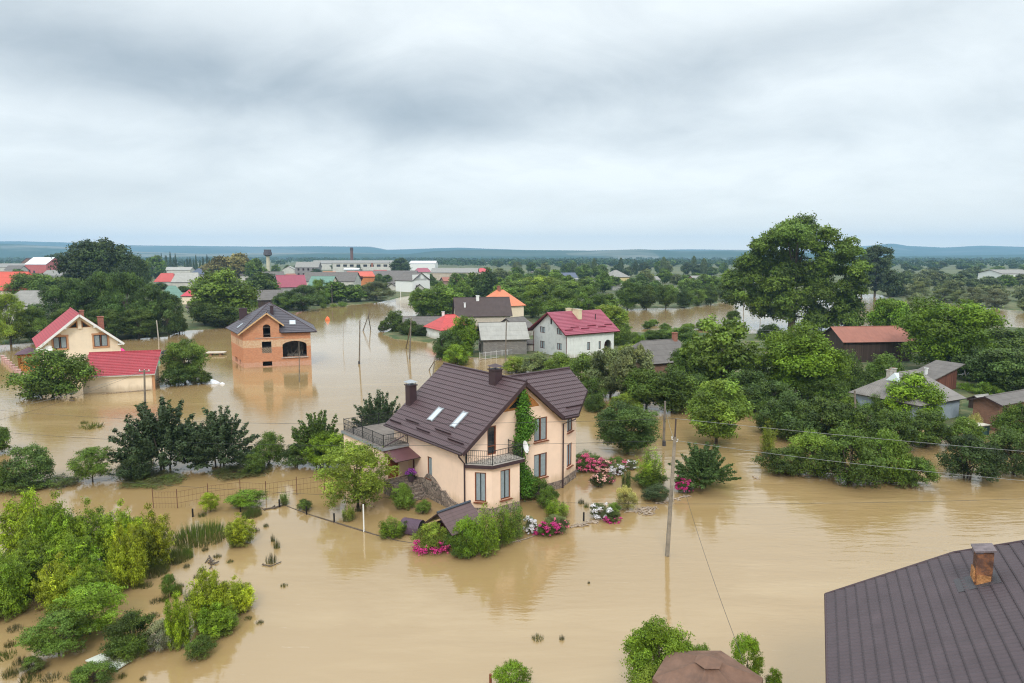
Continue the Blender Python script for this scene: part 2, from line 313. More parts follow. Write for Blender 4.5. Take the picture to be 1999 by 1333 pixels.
LAND = [
 [(-700, 700), (0, 672), (60, 668), (200, 664), (330, 657), (352, 646), (440, 640), (560, 612), (640, 600), (740, 590), (800, 577), (838, 574), (850, 585), (822, 610), (800, 622), (770, 640), (742, 652),
  (770, 662), (838, 668), (850, 690), (900, 696), (960, 700), (1040, 701), (1050, 716), (1130, 722), (1180, 745), (1190, 762), (1260, 768), (1300, 800), (1390, 790), (1480, 800), (1500, 830), (1560, 800), (1690, 820), (1850, 850), (1999, 835), (2700, 850),
  (2700, 650), (2000, 640), (1900, 634), (1760, 642), (1640, 645), (1450, 652), (1300, 648), (1235, 650), (1215, 640), (1205, 612), (1216, 603), (1300, 601), (1330, 603), (1400, 592), (1440, 585), (1560, 580), (1660, 573), (1715, 574), (1740, 586), (1800, 590), (1870, 596), (1999, 607), (2700, 650), (2700, 507), (-700, 507)]]
LANDW = [[tuple(G(x, y)[:2]) for x, y in P] for P in LAND]
na = 360; rr = np.concatenate([np.linspace(6, 60, 16), np.geomspace(62, 900, 230), np.geomspace(930, 7200, 50)])
aa = np.radians(np.linspace(-58, 58, na)); AA, RR = np.meshgrid(aa, rr); GX = np.sin(AA) * RR; GY = np.cos(AA) * RR
land = (inpoly(GX, GY, LANDW[0]) | (GY > 2200)).astype(float)
ls = land.copy()
for _ in range(2):
    ls[1:-1, 1:-1] = (ls[1:-1, 1:-1] * 2 + ls[:-2, 1:-1] + ls[2:, 1:-1] + ls[1:-1, :-2] + ls[1:-1, 2:]) / 6
wob = (vnoise2(GX / 5, GY / 5, 3) - .5) * .35 + (vnoise2(GX / 30, GY / 30, 5) - .5) * .3
GZ = np.where(ls > .02, -.8 + 1.15 * np.clip(ls * 1.15, 0, 1), -.8) + wob * np.clip(ls, 0, 1) * .5
verts = np.stack([GX, GY, GZ], -1).reshape(-1, 3); nr = len(rr)
idx = np.arange(nr * na).reshape(nr, na); faces = np.stack([idx[:-1, :-1], idx[:-1, 1:], idx[1:, 1:], idx[1:, :-1]], -1).reshape(-1, 4)
def npmesh(name, verts, faces, m, smooth=False, parent=None, attr=None):
    me = bpy.data.meshes.new(name); nv, nf = len(verts), len(faces); k = faces.shape[1]
    me.vertices.add(nv); me.vertices.foreach_set('co', np.ascontiguousarray(verts, dtype=np.float32).ravel())
    me.loops.add(nf * k); me.loops.foreach_set('vertex_index', faces.astype(np.int32).ravel())
    me.polygons.add(nf); me.polygons.foreach_set('loop_start', np.arange(0, nf * k, k, dtype=np.int32))
    if smooth: me.polygons.foreach_set('use_smooth', np.ones(nf, bool))
    if attr is not None:
        a = me.attributes.new('var', 'FLOAT_VECTOR', 'POINT'); a.data.foreach_set('vector', np.ascontiguousarray(attr, dtype=np.float32).ravel())
    for q in (m if isinstance(m, (list, tuple)) else [m]): me.materials.append(q)
    me.update(calc_edges=True); me.validate()
    o = bpy.data.objects.new(name, me); C.objects.link(o); o.parent = parent
    return o
gm = bpy.data.materials.new('meadow_ground'); gm.use_nodes = True; t = gm.node_tree; b = t.nodes['Principled BSDF']; b.inputs['Roughness'].default_value = 1
tcn = N(t, 'ShaderNodeTexCoord'); g1 = N(t, 'ShaderNodeTexNoise', ins={'Scale': .012, 'Detail': 8, 'Roughness': .6}); t.links.new(tcn.outputs['Object'], g1.inputs['Vector'])
g2 = N(t, 'ShaderNodeTexNoise', ins={'Scale': .35, 'Detail': 6, 'Roughness': .7}); t.links.new(tcn.outputs['Object'], g2.inputs['Vector'])
mr = N(t, 'ShaderNodeMapRange', ins={'From Min': .42, 'From Max': .62}); t.links.new(g1.outputs['Fac'], mr.inputs[0])
c = mixc(t, mr.outputs[0], (.035, .070, .018), (.085, .105, .035)); mr = N(t, 'ShaderNodeMapRange', ins={'From Min': .45, 'From Max': .65}); t.links.new(g2.outputs['Fac'], mr.inputs[0])
c = mixc(t, mth(t, 'MULTIPLY', mr.outputs[0], .7), c, (.22, .17, .085)); t.links.new(c, b.inputs['Base Color'])
tag(npmesh('ground', verts, faces, gm, True), kind='structure')

wm = bpy.data.materials.new('muddy_water'); wm.use_nodes = True; t = wm.node_tree; b = t.nodes['Principled BSDF']
b.inputs['IOR'].default_value = 1.85; b.inputs['Roughness'].default_value = .05; b.inputs['Specular IOR Level'].default_value = .5
ge = N(t, 'ShaderNodeNewGeometry'); P_ = ge.outputs['Position']
def wnz(scale, det, rough=.55, st=(1, 1, 1), rot=0.0, dist=0.0):
    mp = N(t, 'ShaderNodeMapping'); mp.inputs['Scale'].default_value = st; mp.inputs['Rotation'].default_value = (0, 0, rot); t.links.new(P_, mp.inputs[0])
    n = N(t, 'ShaderNodeTexNoise', ins={'Scale': scale, 'Detail': det, 'Roughness': rough, 'Distortion': dist}); t.links.new(mp.outputs[0], n.inputs['Vector']); return n.outputs['Fac']
big = wnz(.02, 3, .5, (1, 1.6, 1), .3); mid = wnz(.12, 5, .6, (.5, 1.7, 1), .2, .6)
c = mixc(t, big, (.300, .195, .080), (.335, .232, .112))
mr = N(t, 'ShaderNodeMapRange', ins={'From Min': .5, 'From Max': .75}); t.links.new(mid, mr.inputs[0]); c = mixc(t, mth(t, 'MULTIPLY', mr.outputs[0], .4), c, (.46, .34, .185))
st_ = wnz(.35, 6, .65, (.12, 1.4, 1), .25, .8); mr = N(t, 'ShaderNodeMapRange', ins={'From Min': .56, 'From Max': .72}); t.links.new(st_, mr.inputs[0]); c = mixc(t, mth(t, 'MULTIPLY', mr.outputs[0], .35), c, (.27, .175, .075))
fo_ = wnz(1.6, 5, .7, (.25, 1.3, 1), -.2, 1.2); mr = N(t, 'ShaderNodeMapRange', ins={'From Min': .66, 'From Max': .74}); t.links.new(fo_, mr.inputs[0]); c = mixc(t, mth(t, 'MULTIPLY', mr.outputs[0], .22), c, (.62, .54, .42))
t.links.new(c, b.inputs['Base Color'])
sep = N(t, 'ShaderNodeSeparateXYZ'); t.links.new(P_, sep.inputs[0])
calm = N(t, 'ShaderNodeMapRange', ins={'From Min': .40, 'From Max': .62, 'To Min': .35, 'To Max': 1.2}); t.links.new(wnz(.028, 2, .5, (1, 1.3, 1)), calm.inputs[0])
east = N(t, 'ShaderNodeMapRange', ins={'From Min': 4, 'From Max': 26, 'To Min': 0.0, 'To Max': 2.0}); t.links.new(sep.outputs[0], east.inputs[0])
rip = mth(t, 'ADD', mth(t, 'MULTIPLY', wnz(1.3, 3, .55, (.55, 1.9, 1), .15, .4), .55), mth(t, 'MULTIPLY', wnz(5.5, 3, .6, (.6, 1.6, 1), -.1, .3), .12))
swl = mth(t, 'MULTIPLY', wnz(.5, 3, .5, (.5, 1.8, 1), .35, .8), mth(t, 'MULTIPLY', east.outputs[0], 1.3))
hh = mth(t, 'ADD', mth(t, 'MULTIPLY', rip, mth(t, 'ADD', calm.outputs[0], mth(t, 'MULTIPLY', east.outputs[0], .6))), swl)
bp = N(t, 'ShaderNodeBump', ins={'Strength': .5, 'Distance': .05}); t.links.new(hh, bp.inputs['Height']); t.links.new(bp.outputs[0], b.inputs['Normal'])
mb = MB(); rw = 7200; pts = [(rw * math.sin(a), rw * math.cos(a), 0) for a in np.radians(np.linspace(0, 360, 48, endpoint=False))][::-1]; mb.poly(pts)
tag(mb.build('flood_water', wm), kind='structure')

# hills
BACK = [(-900, 474), (-100, 470), (60, 471), (150, 473), (260, 478), (400, 480), (500, 481), (620, 480), (730, 481), (760, 487), (830, 485), (900, 483), (1000, 487), (1100, 490), (1250, 487), (1400, 487), (1560, 488), (1640, 482), (1700, 478), (1730, 475), (1760, 480), (1830, 483), (1900, 479), (1999, 482), (2900, 478)]
FRNT = [(-900, 472), (0, 474), (70, 477), (130, 481), (250, 490), (400, 495), (500, 494), (700, 493), (800, 495), (850, 490), (950, 487), (1050, 488), (1150, 489), (1250, 486), (1330, 490), (1450, 488), (1550, 492), (1650, 501), (1750, 500), (1850, 498), (1999, 496), (2900, 500)]
xa = np.linspace(-700, 2700, 420); dd = np.concatenate([np.linspace(2900, 4700, 30), np.linspace(4760, 7150, 30)])
yb = np.interp(xa, *zip(*BACK)); yf = np.interp(xa, *zip(*FRNT))
tx = (xa - CX) / F_PX / math.cos(TH)
hb = np.array([hgt(y, 6400) for y in yb]); hf = np.array([hgt(y, 4000) for y in yf])
XX, DD = np.meshgrid(tx, dd); sm = lambda e0, e1, x: (lambda q: q * q * (3 - 2 * q))(np.clip((x - e0) / (e1 - e0), 0, 1))
HF = hf[None, :] * sm(2900, 4000, DD) * (1 - .55 * sm(4000, 4700, DD)); HB = hb[None, :] * sm(4600, 6400, DD) * (1 - .3 * sm(6450, 7150, DD))
WX = XX * DD; HH = np.maximum(HF, HB) + (vnoise2(WX / 320, DD / 320, 8) - .5) * 11 * sm(2950, 3500, DD) * np.where(abs(DD - 4000) < 200, .35, 1) * np.where(abs(DD - 6400) < 200, .35, 1)
hv = np.stack([WX, DD, HH - 1], -1).reshape(-1, 3); n0, n1_ = HH.shape; idx = np.arange(n0 * n1_).reshape(n0, n1_); hf_ = np.stack([idx[:-1, :-1], idx[:-1, 1:], idx[1:, 1:], idx[1:, :-1]], -1).reshape(-1, 4)
hm = bpy.data.materials.new('hillside'); hm.use_nodes = True; t = hm.node_tree; b = t.nodes['Principled BSDF']; b.inputs['Roughness'].default_value = 1; b.inputs['Specular IOR Level'].default_value = 0
tcn = N(t, 'ShaderNodeTexCoord'); vo = N(t, 'ShaderNodeTexVoronoi', ins={'Scale': .0022, 'Randomness': 1.0}); mp = N(t, 'ShaderNodeMapping'); mp.inputs['Scale'].default_value = (.6, 1.0, 0); t.links.new(tcn.outputs['Object'], mp.inputs[0]); t.links.new(mp.outputs[0], vo.inputs['Vector'])
nz = N(t, 'ShaderNodeTexNoise', ins={'Scale': .0012, 'Detail': 7, 'Roughness': .6}); t.links.new(mp.outputs[0], nz.inputs['Vector'])
sp = N(t, 'ShaderNodeSeparateColor'); t.links.new(vo.outputs['Color'], sp.inputs[0]); c = mixc(t, sp.outputs[0], (.06, .085, .05), (.27, .25, .20))
mr = N(t, 'ShaderNodeMapRange', ins={'From Min': .44, 'From Max': .52}); t.links.new(nz.outputs['Fac'], mr.inputs[0]); c = mixc(t, mr.outputs[0], c, (.03, .065, .03))
n2_ = N(t, 'ShaderNodeTexNoise', ins={'Scale': .02, 'Detail': 4}); t.links.new(mp.outputs[0], n2_.inputs['Vector']); c = mixc(t, mth(t, 'MULTIPLY', n2_.outputs['Fac'], .7), c, (.03, .055, .025)); t.links.new(c, b.inputs['Base Color'])
tag(npmesh('hills', hv, hf_, hm, True), kind='structure')

hz_ = MB(); hz_.box((0, 0, 118), (15600, 15600, 240)); hzm = bpy.data.materials.new('haze_air'); hzm.use_nodes = True; t = hzm.node_tree; t.nodes.clear()
pv = N(t, 'ShaderNodeVolumePrincipled', ins={'Density': 1.55e-4, 'Anisotropy': 0.0}); pv.inputs['Color'].default_value = (.37, .61, .90, 1); o_ = N(t, 'ShaderNodeOutputMaterial'); t.links.new(pv.outputs[0], o_.inputs['Volume'])
hz = tag(hz_.build('haze', hzm), kind='stuff')

# ------------------------------------------------------------------ foliage
def leafmat(name, trans=.25, rough=.55):
    m = bpy.data.materials.new(name); m.use_nodes = True; t = m.node_tree; b = t.nodes['Principled BSDF']; o = t.nodes['Material Output']
    oi = N(t, 'ShaderNodeObjectInfo'); at = N(t, 'ShaderNodeAttribute', attribute_name='var'); s = N(t, 'ShaderNodeSeparateXYZ'); t.links.new(at.outputs['Vector'], s.inputs[0])
    rn = oi.outputs['Random']
    k = mth(t, 'MULTIPLY', s.outputs[0], mth(t, 'ADD', .9, mth(t, 'MULTIPLY', rn, .2)))
    cbn = N(t, 'ShaderNodeCombineXYZ')
    for i in range(3): t.links.new(k, cbn.inputs[i])
    c = mixc(t, 1.0, oi.outputs['Color'], cbn.outputs[0], 'MULTIPLY')
    yel = mixc(t, 1.0, c, (1.45, 1.12, .55), 'MULTIPLY'); c = mixc(t, s.outputs[1], c, yel)
    gp_ = N(t, 'ShaderNodeNewGeometry'); sz_ = N(t, 'ShaderNodeSeparateXYZ'); t.links.new(gp_.outputs['Position'], sz_.inputs[0]); nm_ = N(t, 'ShaderNodeTexNoise', ins={'Scale': .9, 'Detail': 4}); t.links.new(gp_.outputs['Position'], nm_.inputs['Vector'])
    mud = N(t, 'ShaderNodeMapRange', ins={'From Min': .0, 'From Max': .32, 'To Min': .5, 'To Max': 0.0}); t.links.new(mth(t, 'SUBTRACT', sz_.outputs[2], mth(t, 'MULTIPLY', mth(t, 'SUBTRACT', nm_.outputs['Fac'], .4), 1.2)), mud.inputs[0]); c = mixc(t, mud.outputs[0], c, (.16, .12, .065))   # silt left on the lowest leaves
    t.links.new(c, b.inputs['Base Color']); b.inputs['Roughness'].default_value = rough; b.inputs['Specular IOR Level'].default_value = .22
    tr = N(t, 'ShaderNodeBsdfTranslucent'); t.links.new(mixc(t, 1.0, c, (1.5, 1.5, .8), 'MULTIPLY'), tr.inputs[0]); mx = N(t, 'ShaderNodeMixShader', ins={0: trans})
    t.links.new(b.outputs[0], mx.inputs[1]); t.links.new(tr.outputs[0], mx.inputs[2]); t.links.new(mx.outputs[0], o.inputs[0]); return m
LEAF = leafmat('leaves', .2, .5); 
def petals(name, c1, c2):
    m = bpy.data.materials.new(name); m.use_nodes = True; t = m.node_tree; b = t.nodes['Principled BSDF']; at = N(t, 'ShaderNodeAttribute', attribute_name='var'); s = N(t, 'ShaderNodeSeparateXYZ'); t.links.new(at.outputs['Vector'], s.inputs[0])
    t.links.new(mixc(t, s.outputs[1], c1, c2), b.inputs['Base Color']); b.inputs['Roughness'].default_value = .7; return m
def leaves(P, Nn, L, Wd, seed, droop=0.0, var=None, yel=None, jit=.7):
    """rhombic leaves: centre P, facing about Nn, length L, width Wd"""
    r = np.random.default_rng(seed); n = len(P)
    nn = Nn + r.normal(0, jit, (n, 3)); nn[:, 2] += .25; nn /= np.linalg.norm(nn, axis=1, keepdims=True) + 1e-9
    q = r.normal(0, 1, (n, 3)); q[:, 2] -= droop; a = np.cross(nn, q); a = np.cross(a, nn); a /= np.linalg.norm(a, axis=1, keepdims=True) + 1e-9; b_ = np.cross(nn, a)
    ln = L * r.uniform(.65, 1.3, (n, 1)); wd = Wd * r.uniform(.7, 1.25, (n, 1))
    V = np.stack([P - a * ln * .5, P + b_ * wd * .5 - nn * wd * .12, P + a * ln * .5 - nn * ln * .1, P - b_ * wd * .5 - nn * wd * .12], 1).reshape(-1, 3)
    F = np.arange(n * 4).reshape(n, 4)
    v0 = (np.ones(n) if var is None else var) * r.uniform(.72, 1.28, n); y0 = (np.zeros(n) if yel is None else yel) + r.uniform(0, .45, n) ** 2
    return V, F, np.repeat(np.stack([v0, np.clip(y0, 0, 1), np.zeros(n)], 1), 4, 0)
def clump_cloud(cs, rs, n, seed, squash=.8, low=-.55, inner=.35, fuzz=.12, twig=.0):
    """points on the shells of clumps (centres cs, radii rs) and on short twigs that poke out; returns P, N, clump index"""
    r = np.random.default_rng(seed); w = rs ** 2; k = r.choice(len(cs), n, p=w / w.sum()); d = r.normal(0, 1, (n, 3)); d /= np.linalg.norm(d, axis=1, keepdims=True)
    d[:, 2] = np.where(d[:, 2] < low, -d[:, 2], d[:, 2]); f = np.where(r.random(n) < inner, r.uniform(.4, 1, n), 1 + r.normal(0, fuzz, n))
    if twig:
        NT = 16; td = r.normal(0, 1, (len(cs), NT, 3)); td[..., 2] += .35; td /= np.linalg.norm(td, axis=2, keepdims=True); tl = r.uniform(1.05, 1.65, (len(cs), NT)); m = r.random(n) < twig; j = r.integers(0, NT, n)
        q = r.uniform(.55, 1, n) ** .7; d = np.where(m[:, None], td[k, j] + r.normal(0, .13, (n, 3)), d); f = np.where(m, q * tl[k, j], f)
    P = cs[k] + d * (rs[k] * f)[:, None] * np.array([1, 1, squash]); return P, d, k
GIANT = [(1540, 455, 52), (1495, 478, 40), (1588, 470, 40), (1638, 492, 40), (1478, 515, 40), (1530, 515, 48), (1600, 525, 45), (1648, 535, 34), (1440, 548, 36), (1500, 560, 52), (1560, 565, 55), (1620, 570, 48), (1452, 588, 38), (1510, 612, 50), (1575, 618, 52), (1635, 608, 42), (1655, 632, 26), (1425, 565, 22), (1660, 575, 20)]
def crown(kind, seed, H, Wd, n, L, lw):
    r = np.random.default_rng(seed); R_ = Wd / 2
    if kind == 'giant':
        cs = []; rs = []
        for (x, y, q) in GIANT:
            for _ in range(9):
                dd_ = r.normal(0, 1, 3); dd_ /= np.linalg.norm(dd_); q2 = q * .62; cs.append([(x - 1545 + dd_[0] * q2) / 131 * R_, (dd_[1] * q2 + r.uniform(-30, 30)) / 131 * R_ * 1.1, (652 - y + dd_[2] * q2 * .8) / 228 * H]); rs.append(q * r.uniform(.28, .5) / 131 * R_)
        cs = np.array(cs); rs = np.array(rs); P, d2, k = clump_cloud(cs, rs, n, seed + 1, .75, inner=.35, fuzz=.14, twig=.4); cv = r.uniform(.6, 1.45, len(cs)); cy = r.uniform(0, .3, len(cs))
        return leaves(P, d2, L, lw, seed + 2, .4, cv[k], cy[k], .6), cs, rs
    if kind in ('round', 'open', 'bush', 'willow', 'tall', 'low'):
        nc = dict(round=70, open=56, bush=48, willow=64, tall=72, low=34)[kind]; z0 = dict(round=.03, open=.10, bush=-.05, willow=-.03, tall=.03, low=-.1)[kind]
        cz = H * (z0 + (1 - z0) * .5); hz2 = H * (1 - z0) * .5; d = r.normal(0, 1, (nc, 3)); d /= np.linalg.norm(d, axis=1, keepdims=True)
        rf = r.uniform(.35, 1.0, nc) ** .5; cs = d * rf[:, None] * np.array([R_ * .84, R_ * .84, hz2 * .86]) + [0, 0, cz]
        lo = cs[:, 2] < cz; cs[lo, :2] *= 1.15 if kind in ('bush', 'low', 'willow') else 1.0
        lob = r.normal(0, 1, (5, 3)); lob /= np.linalg.norm(lob, axis=1, keepdims=True); amp = 1 + .22 * np.max(d @ lob.T, axis=1) - .12      # uneven outline: a few lobes stand out
        cs[:, :2] *= amp[:, None]; cs[:, 2] = cz + (cs[:, 2] - cz) * amp
        rs = R_ * r.uniform(.15, .34, nc) * dict(round=1, open=.85, bush=1, willow=.9, tall=1.0, low=1.1)[kind]
        cs[:, 2] = np.clip(cs[:, 2], rs * .25 if z0 < .05 else H * z0, H * 1.05)
        P, d2, k = clump_cloud(cs, rs, n, seed + 1, .8, inner=.4 if kind != 'open' else .5, fuzz=.15, twig=dict(round=.34, open=.6, bush=.42, willow=.3, tall=.34, low=.4)[kind])
        cv = r.uniform(.55, 1.5, nc); cy = r.uniform(0, .40, nc) * (.3 + .7 * (cs[:, 2] / H))
        drp = 2.0 if kind == 'willow' else .4; keep = P[:, 2] > -.1
        P, d2, k = P[keep], d2[keep], k[keep]
        return leaves(P, d2, L, lw, seed + 2, drp, cv[k], cy[k], .6), cs, rs
    if kind in ('conifer', 'poplar'):
        zz = r.uniform(.06, 1, n) ** (1.0 if kind == 'poplar' else 1.25); prof = np.sin(np.clip(zz, 0, 1) ** .8 * math.pi * .96) ** .7 if kind == 'poplar' else (1.02 - zz) * (1 + .18 * np.sin(zz * 60))
        a = r.uniform(0, 2 * math.pi, n); rad = R_ * prof * (1 - r.random(n) ** 2.5 * .6) * (1 + .2 * np.sin(a * 5 + zz * 9)); P = np.stack([np.cos(a) * rad, np.sin(a) * rad, zz * H], 1)
        d2 = np.stack([np.cos(a), np.sin(a), .3 + 0 * a], 1); return leaves(P, d2, L, lw, seed + 2, .8, None, None, .6), np.array([[0, 0, H * .6]]), np.array([R_])
    if kind == 'spiky':                        # shoots fanning up and out from the foot
        ns = 125; V = []; az_ = r.uniform(0, 2 * math.pi, ns); el = r.uniform(.12, 1.5, ns); ln = r.uniform(.62, 1.0, ns); per = max(4, n // ns); Ps = []; Ds = []; cv = []
        for i in range(ns):
            tip = np.array([math.cos(az_[i]) * math.cos(el[i]) * R_ * 1.03, math.sin(az_[i]) * math.cos(el[i]) * R_ * 1.03, math.sin(el[i]) ** .8 * H]) * ln[i]; tip[2] = max(tip[2], .12 * H)
            f = r.uniform(.22, 1.0, per) ** .6; base = np.array([math.cos(az_[i]) * .1 * R_, math.sin(az_[i]) * .1 * R_, 0]); mid = tip * .55 + np.array([0, 0, .10 * H])
            q = ((1 - f) ** 2)[:, None] * base + (2 * f * (1 - f))[:, None] * mid + (f ** 2)[:, None] * tip; th_ = (1.15 - f)[:, None] * .085 * R_ + .012 * Wd
            off = r.normal(0, 1, (per, 3)); off /= np.linalg.norm(off, axis=1, keepdims=True); Ps.append(q + off * th_ * r.uniform(.5, 1.3, (per, 1))); Ds.append(off + tip / (np.linalg.norm(tip) + 1e-9) * .3); cv.append(np.full(per, r.uniform(.8, 1.2)))
        P = np.concatenate(Ps); return leaves(P, np.concatenate(Ds), L, lw, seed + 2, -.6, np.concatenate(cv), None, .5), np.array([[0, 0, H * .5]]), np.array([R_])
    if kind in ('sapling', 'feather'):         # upright stems carrying short leafy side shoots
        ns = 26 if kind == 'sapling' else 34; Ps = []; Ds = []; cv = []; cy = []; nb = 26; per = max(3, n // ns // nb); cs = []
        for i in range(ns):
            a = r.uniform(0, 2 * math.pi); q = r.uniform(0, 1) ** .5; bx_ = np.array([math.cos(a), math.sin(a), 0]) * q * R_ * .74; top = H * r.uniform(.60, 1.0) * (1 - .38 * q ** 2); lean = np.array([math.cos(a), math.sin(a), 0]) * R_ * .24 * q; pv = r.uniform(.5, 1.35); py_ = r.uniform(0, .45)
            for b_ in range(nb):
                f = r.uniform(.05, 1); al = r.uniform(0, 2 * math.pi); w = R_ * (.40 if kind == 'sapling' else .24) * math.sin(min(1, .15 + f * .80) * math.pi) ** .6 * r.uniform(.5, 1.3); dr_ = np.array([math.cos(al), math.sin(al), r.uniform(.1, .7)]); o = bx_ + lean * f + np.array([0, 0, f * top]); tt = r.uniform(.25, 1, (per, 1))
                sc_ = r.normal(0, .05 * R_ + .02, (per, 3)); Ps.append(o + dr_ * w * tt + sc_); Ds.append(dr_ * .6 + [0, 0, .5] + sc_ * 3); cv.append(np.full(per, pv * r.uniform(.75, 1.25))); cy.append(np.full(per, py_ + .3 * f * r.random()))
            cs.append(bx_ + [0, 0, top * .6])
        P = np.concatenate(Ps); kz = P[:, 2] > -.08; cs = np.array(cs)
        return leaves(P[kz], np.concatenate(Ds)[kz], L, lw, seed + 2, 1.0 if kind == 'sapling' else -1.5, np.concatenate(cv)[kz], np.concatenate(cy)[kz], .5), cs, np.full(len(cs), R_ * .3)
    if kind == 'reeds':
        a = r.uniform(0, 2 * math.pi, n); q = r.uniform(0, 1, n) ** .5; P = np.stack([np.cos(a) * q * R_, np.sin(a) * q * R_, H * .5 * r.uniform(.6, 1, n) * (1.1 - .5 * q)], 1)
        up = np.stack([np.cos(a) * .25 * q, np.sin(a) * .25 * q, np.ones(n)], 1); hgt2 = P[:, 2:3] * 2; sd = r.normal(0, 1, (n, 3)); sd[:, 2] = 0; sd /= np.linalg.norm(sd, axis=1, keepdims=True)
        b0 = P * [1, 1, 0]; V = np.stack([b0 - sd * lw * .5, b0 + sd * lw * .5, b0 + up * hgt2 * .6 + sd * lw * .5, b0 + up * hgt2 + sd * L * .6], 1).reshape(-1, 3)
        at = np.repeat(np.stack([r.uniform(.6, 1.3, n), r.uniform(0, .6, n), np.zeros(n)], 1), 4, 0); return (V, np.arange(n * 4).reshape(n, 4), at), np.array([[0, 0, H]]), np.array([R_])
def trunk_mb(H, Wd, cs, rs, seed, base_r, stems=1):
    r = random.Random(seed); mb = MB()
    for s_ in range(stems):
        a = r.uniform(0, 6.28); ox, oy = (0, 0) if stems == 1 else (math.cos(a) * Wd * .05, math.sin(a) * Wd * .05)
        lean = (r.uniform(-.05, .05) * Wd + ox * 2, r.uniform(-.05, .05) * Wd + oy * 2); top = H * (.62 if stems == 1 else .8)
        mb.tube([(ox, oy, -.6), (ox * 1.2, oy * 1.2, H * .12), (lean[0] * .6 + ox, lean[1] * .6 + oy, H * .35), (lean[0] + ox * 2, lean[1] + oy * 2, top)], [base_r * 1.25, base_r, base_r * .7, base_r * .25], 7)
    sel = sorted(range(len(cs)), key=lambda i: -rs[i])[:min(14, len(cs))]
    for i in sel:
        z = min(H * .45, max(H * .12, cs[i][2] * .45)); mb.tube([(0, 0, z), (cs[i][0] * .45, cs[i][1] * .45, (z + cs[i][2]) * .52), tuple(cs[i])], [base_r * .42, base_r * .26, base_r * .08], 5)
    return mb
PROTO = {}
SPEC = {  # kind, H, W, leaves, leaf length, width, trunk radius, stems
 'roundN': ('round', 10, 9, 40000, .29, .165, .20, 1), 'roundM': ('round', 10, 9, 20000, .40, .245, .20, 1), 'roundF': ('round', 10, 9, 6500, .70, .45, .22, 1),
 'bigM': ('giant', 25, 28, 115000, .54, .33, .65, 1),
 'openN': ('open', 7, 7, 20000, .20, .105, .11, 1), 'openM': ('open', 10, 9, 10000, .46, .28, .18, 1),
 'bushN': ('bush', 3, 3.4, 14000, .12, .072, .05, 3), 'bushM': ('bush', 5, 6, 16000, .225, .145, .08, 3), 'bushF': ('bush', 6, 7, 2600, .75, .5, .1, 3),
 'lowN': ('low', 1.4, 2.6, 5000, .12, .07, .03, 3), 'willowM': ('willow', 11, 9, 24000, .40, .13, .22, 1), 'willowF': ('willow', 9, 9, 4500, .9, .4, .2, 1),
 'tallM': ('tall', 16, 9, 15000, .60, .38, .25, 1), 'tallF': ('tall', 14, 8, 3200, 1.1, .7, .25, 1),
 'spikyN': ('spiky', 4.2, 5, 16000, .19, .088, .05, 4), 'sapN': ('sapling', 5, 4, 24000, .20, .07, .035, 5), 'featherN': ('feather', 3, 2.2, 8000, .13, .04, .03, 4),
 'grassN': ('reeds', .5, .7, 120, .05, .025, 0, 0), 'reedN': ('reeds', 1.1, 2.6, 1100, .05, .03, 0, 0),
 'coniferF': ('conifer', 14, 5, 2200, 1.0, .5, .2, 1), 'poplarF': ('poplar', 18, 6, 3000, 1.1, .7, .25, 1), 'magN': ('tall', 9, 7, 24000, .29, .18, .16, 1),
}
NVAR = {'roundN': 3, 'roundM': 3, 'roundF': 3, 'bushN': 3, 'bushM': 3, 'bushF': 2, 'sapN': 3, 'spikyN': 2, 'willowM': 2}
def proto(key, v):
    if (key, v) in PROTO: return PROTO[key, v]
    kind, H, Wd, n, L, lw, tr, st = SPEC[key]; (V, F, A), cs, rs = crown(kind, hash(key) % 1 + sum(map(ord, key)) * 7 + v * 101, H, Wd, n, L, lw)
    # normalise so that the crown fills its nominal box
    w = np.percentile(np.abs(V[:, :2]).max(1), 99.5); top = np.percentile(V[:, 2], 99.9); V = V * [Wd / 2 / w, Wd / 2 / w, H / top]
    o = npmesh('crown', V, F, LEAF, attr=A); me = o.data; bpy.data.objects.remove(o); tm = None
    if tr:
        t_ = trunk_mb(H, Wd, cs, rs, v + len(key), tr, st).build('trunk', barkm, None, True); tm = t_.data; bpy.data.objects.remove(t_)
    PROTO[key, v] = (me, tm, H, Wd); return PROTO[key, v]
COL = {'D': (.066, .108, .020), 'd': (.080, .138, .024), 'M': (.100, .168, .028), 'm': (.125, .205, .030), 'Y': (.235, .310, .022), 'y': (.168, .238, .032), 'B': (.205, .320, .020), 'b': (.155, .258, .022),
       'G': (.130, .165, .072), 'g': (.090, .130, .055), 'S': (.175, .210, .120), 'T': (.052, .084, .034), 'P': (.38, .38, .14), 'K': (.046, .080, .022), 'V': (.128, .225, .018), 'W': (.070, .124, .030), 'O': (.17, .16, .05)}
PLANTS = 0
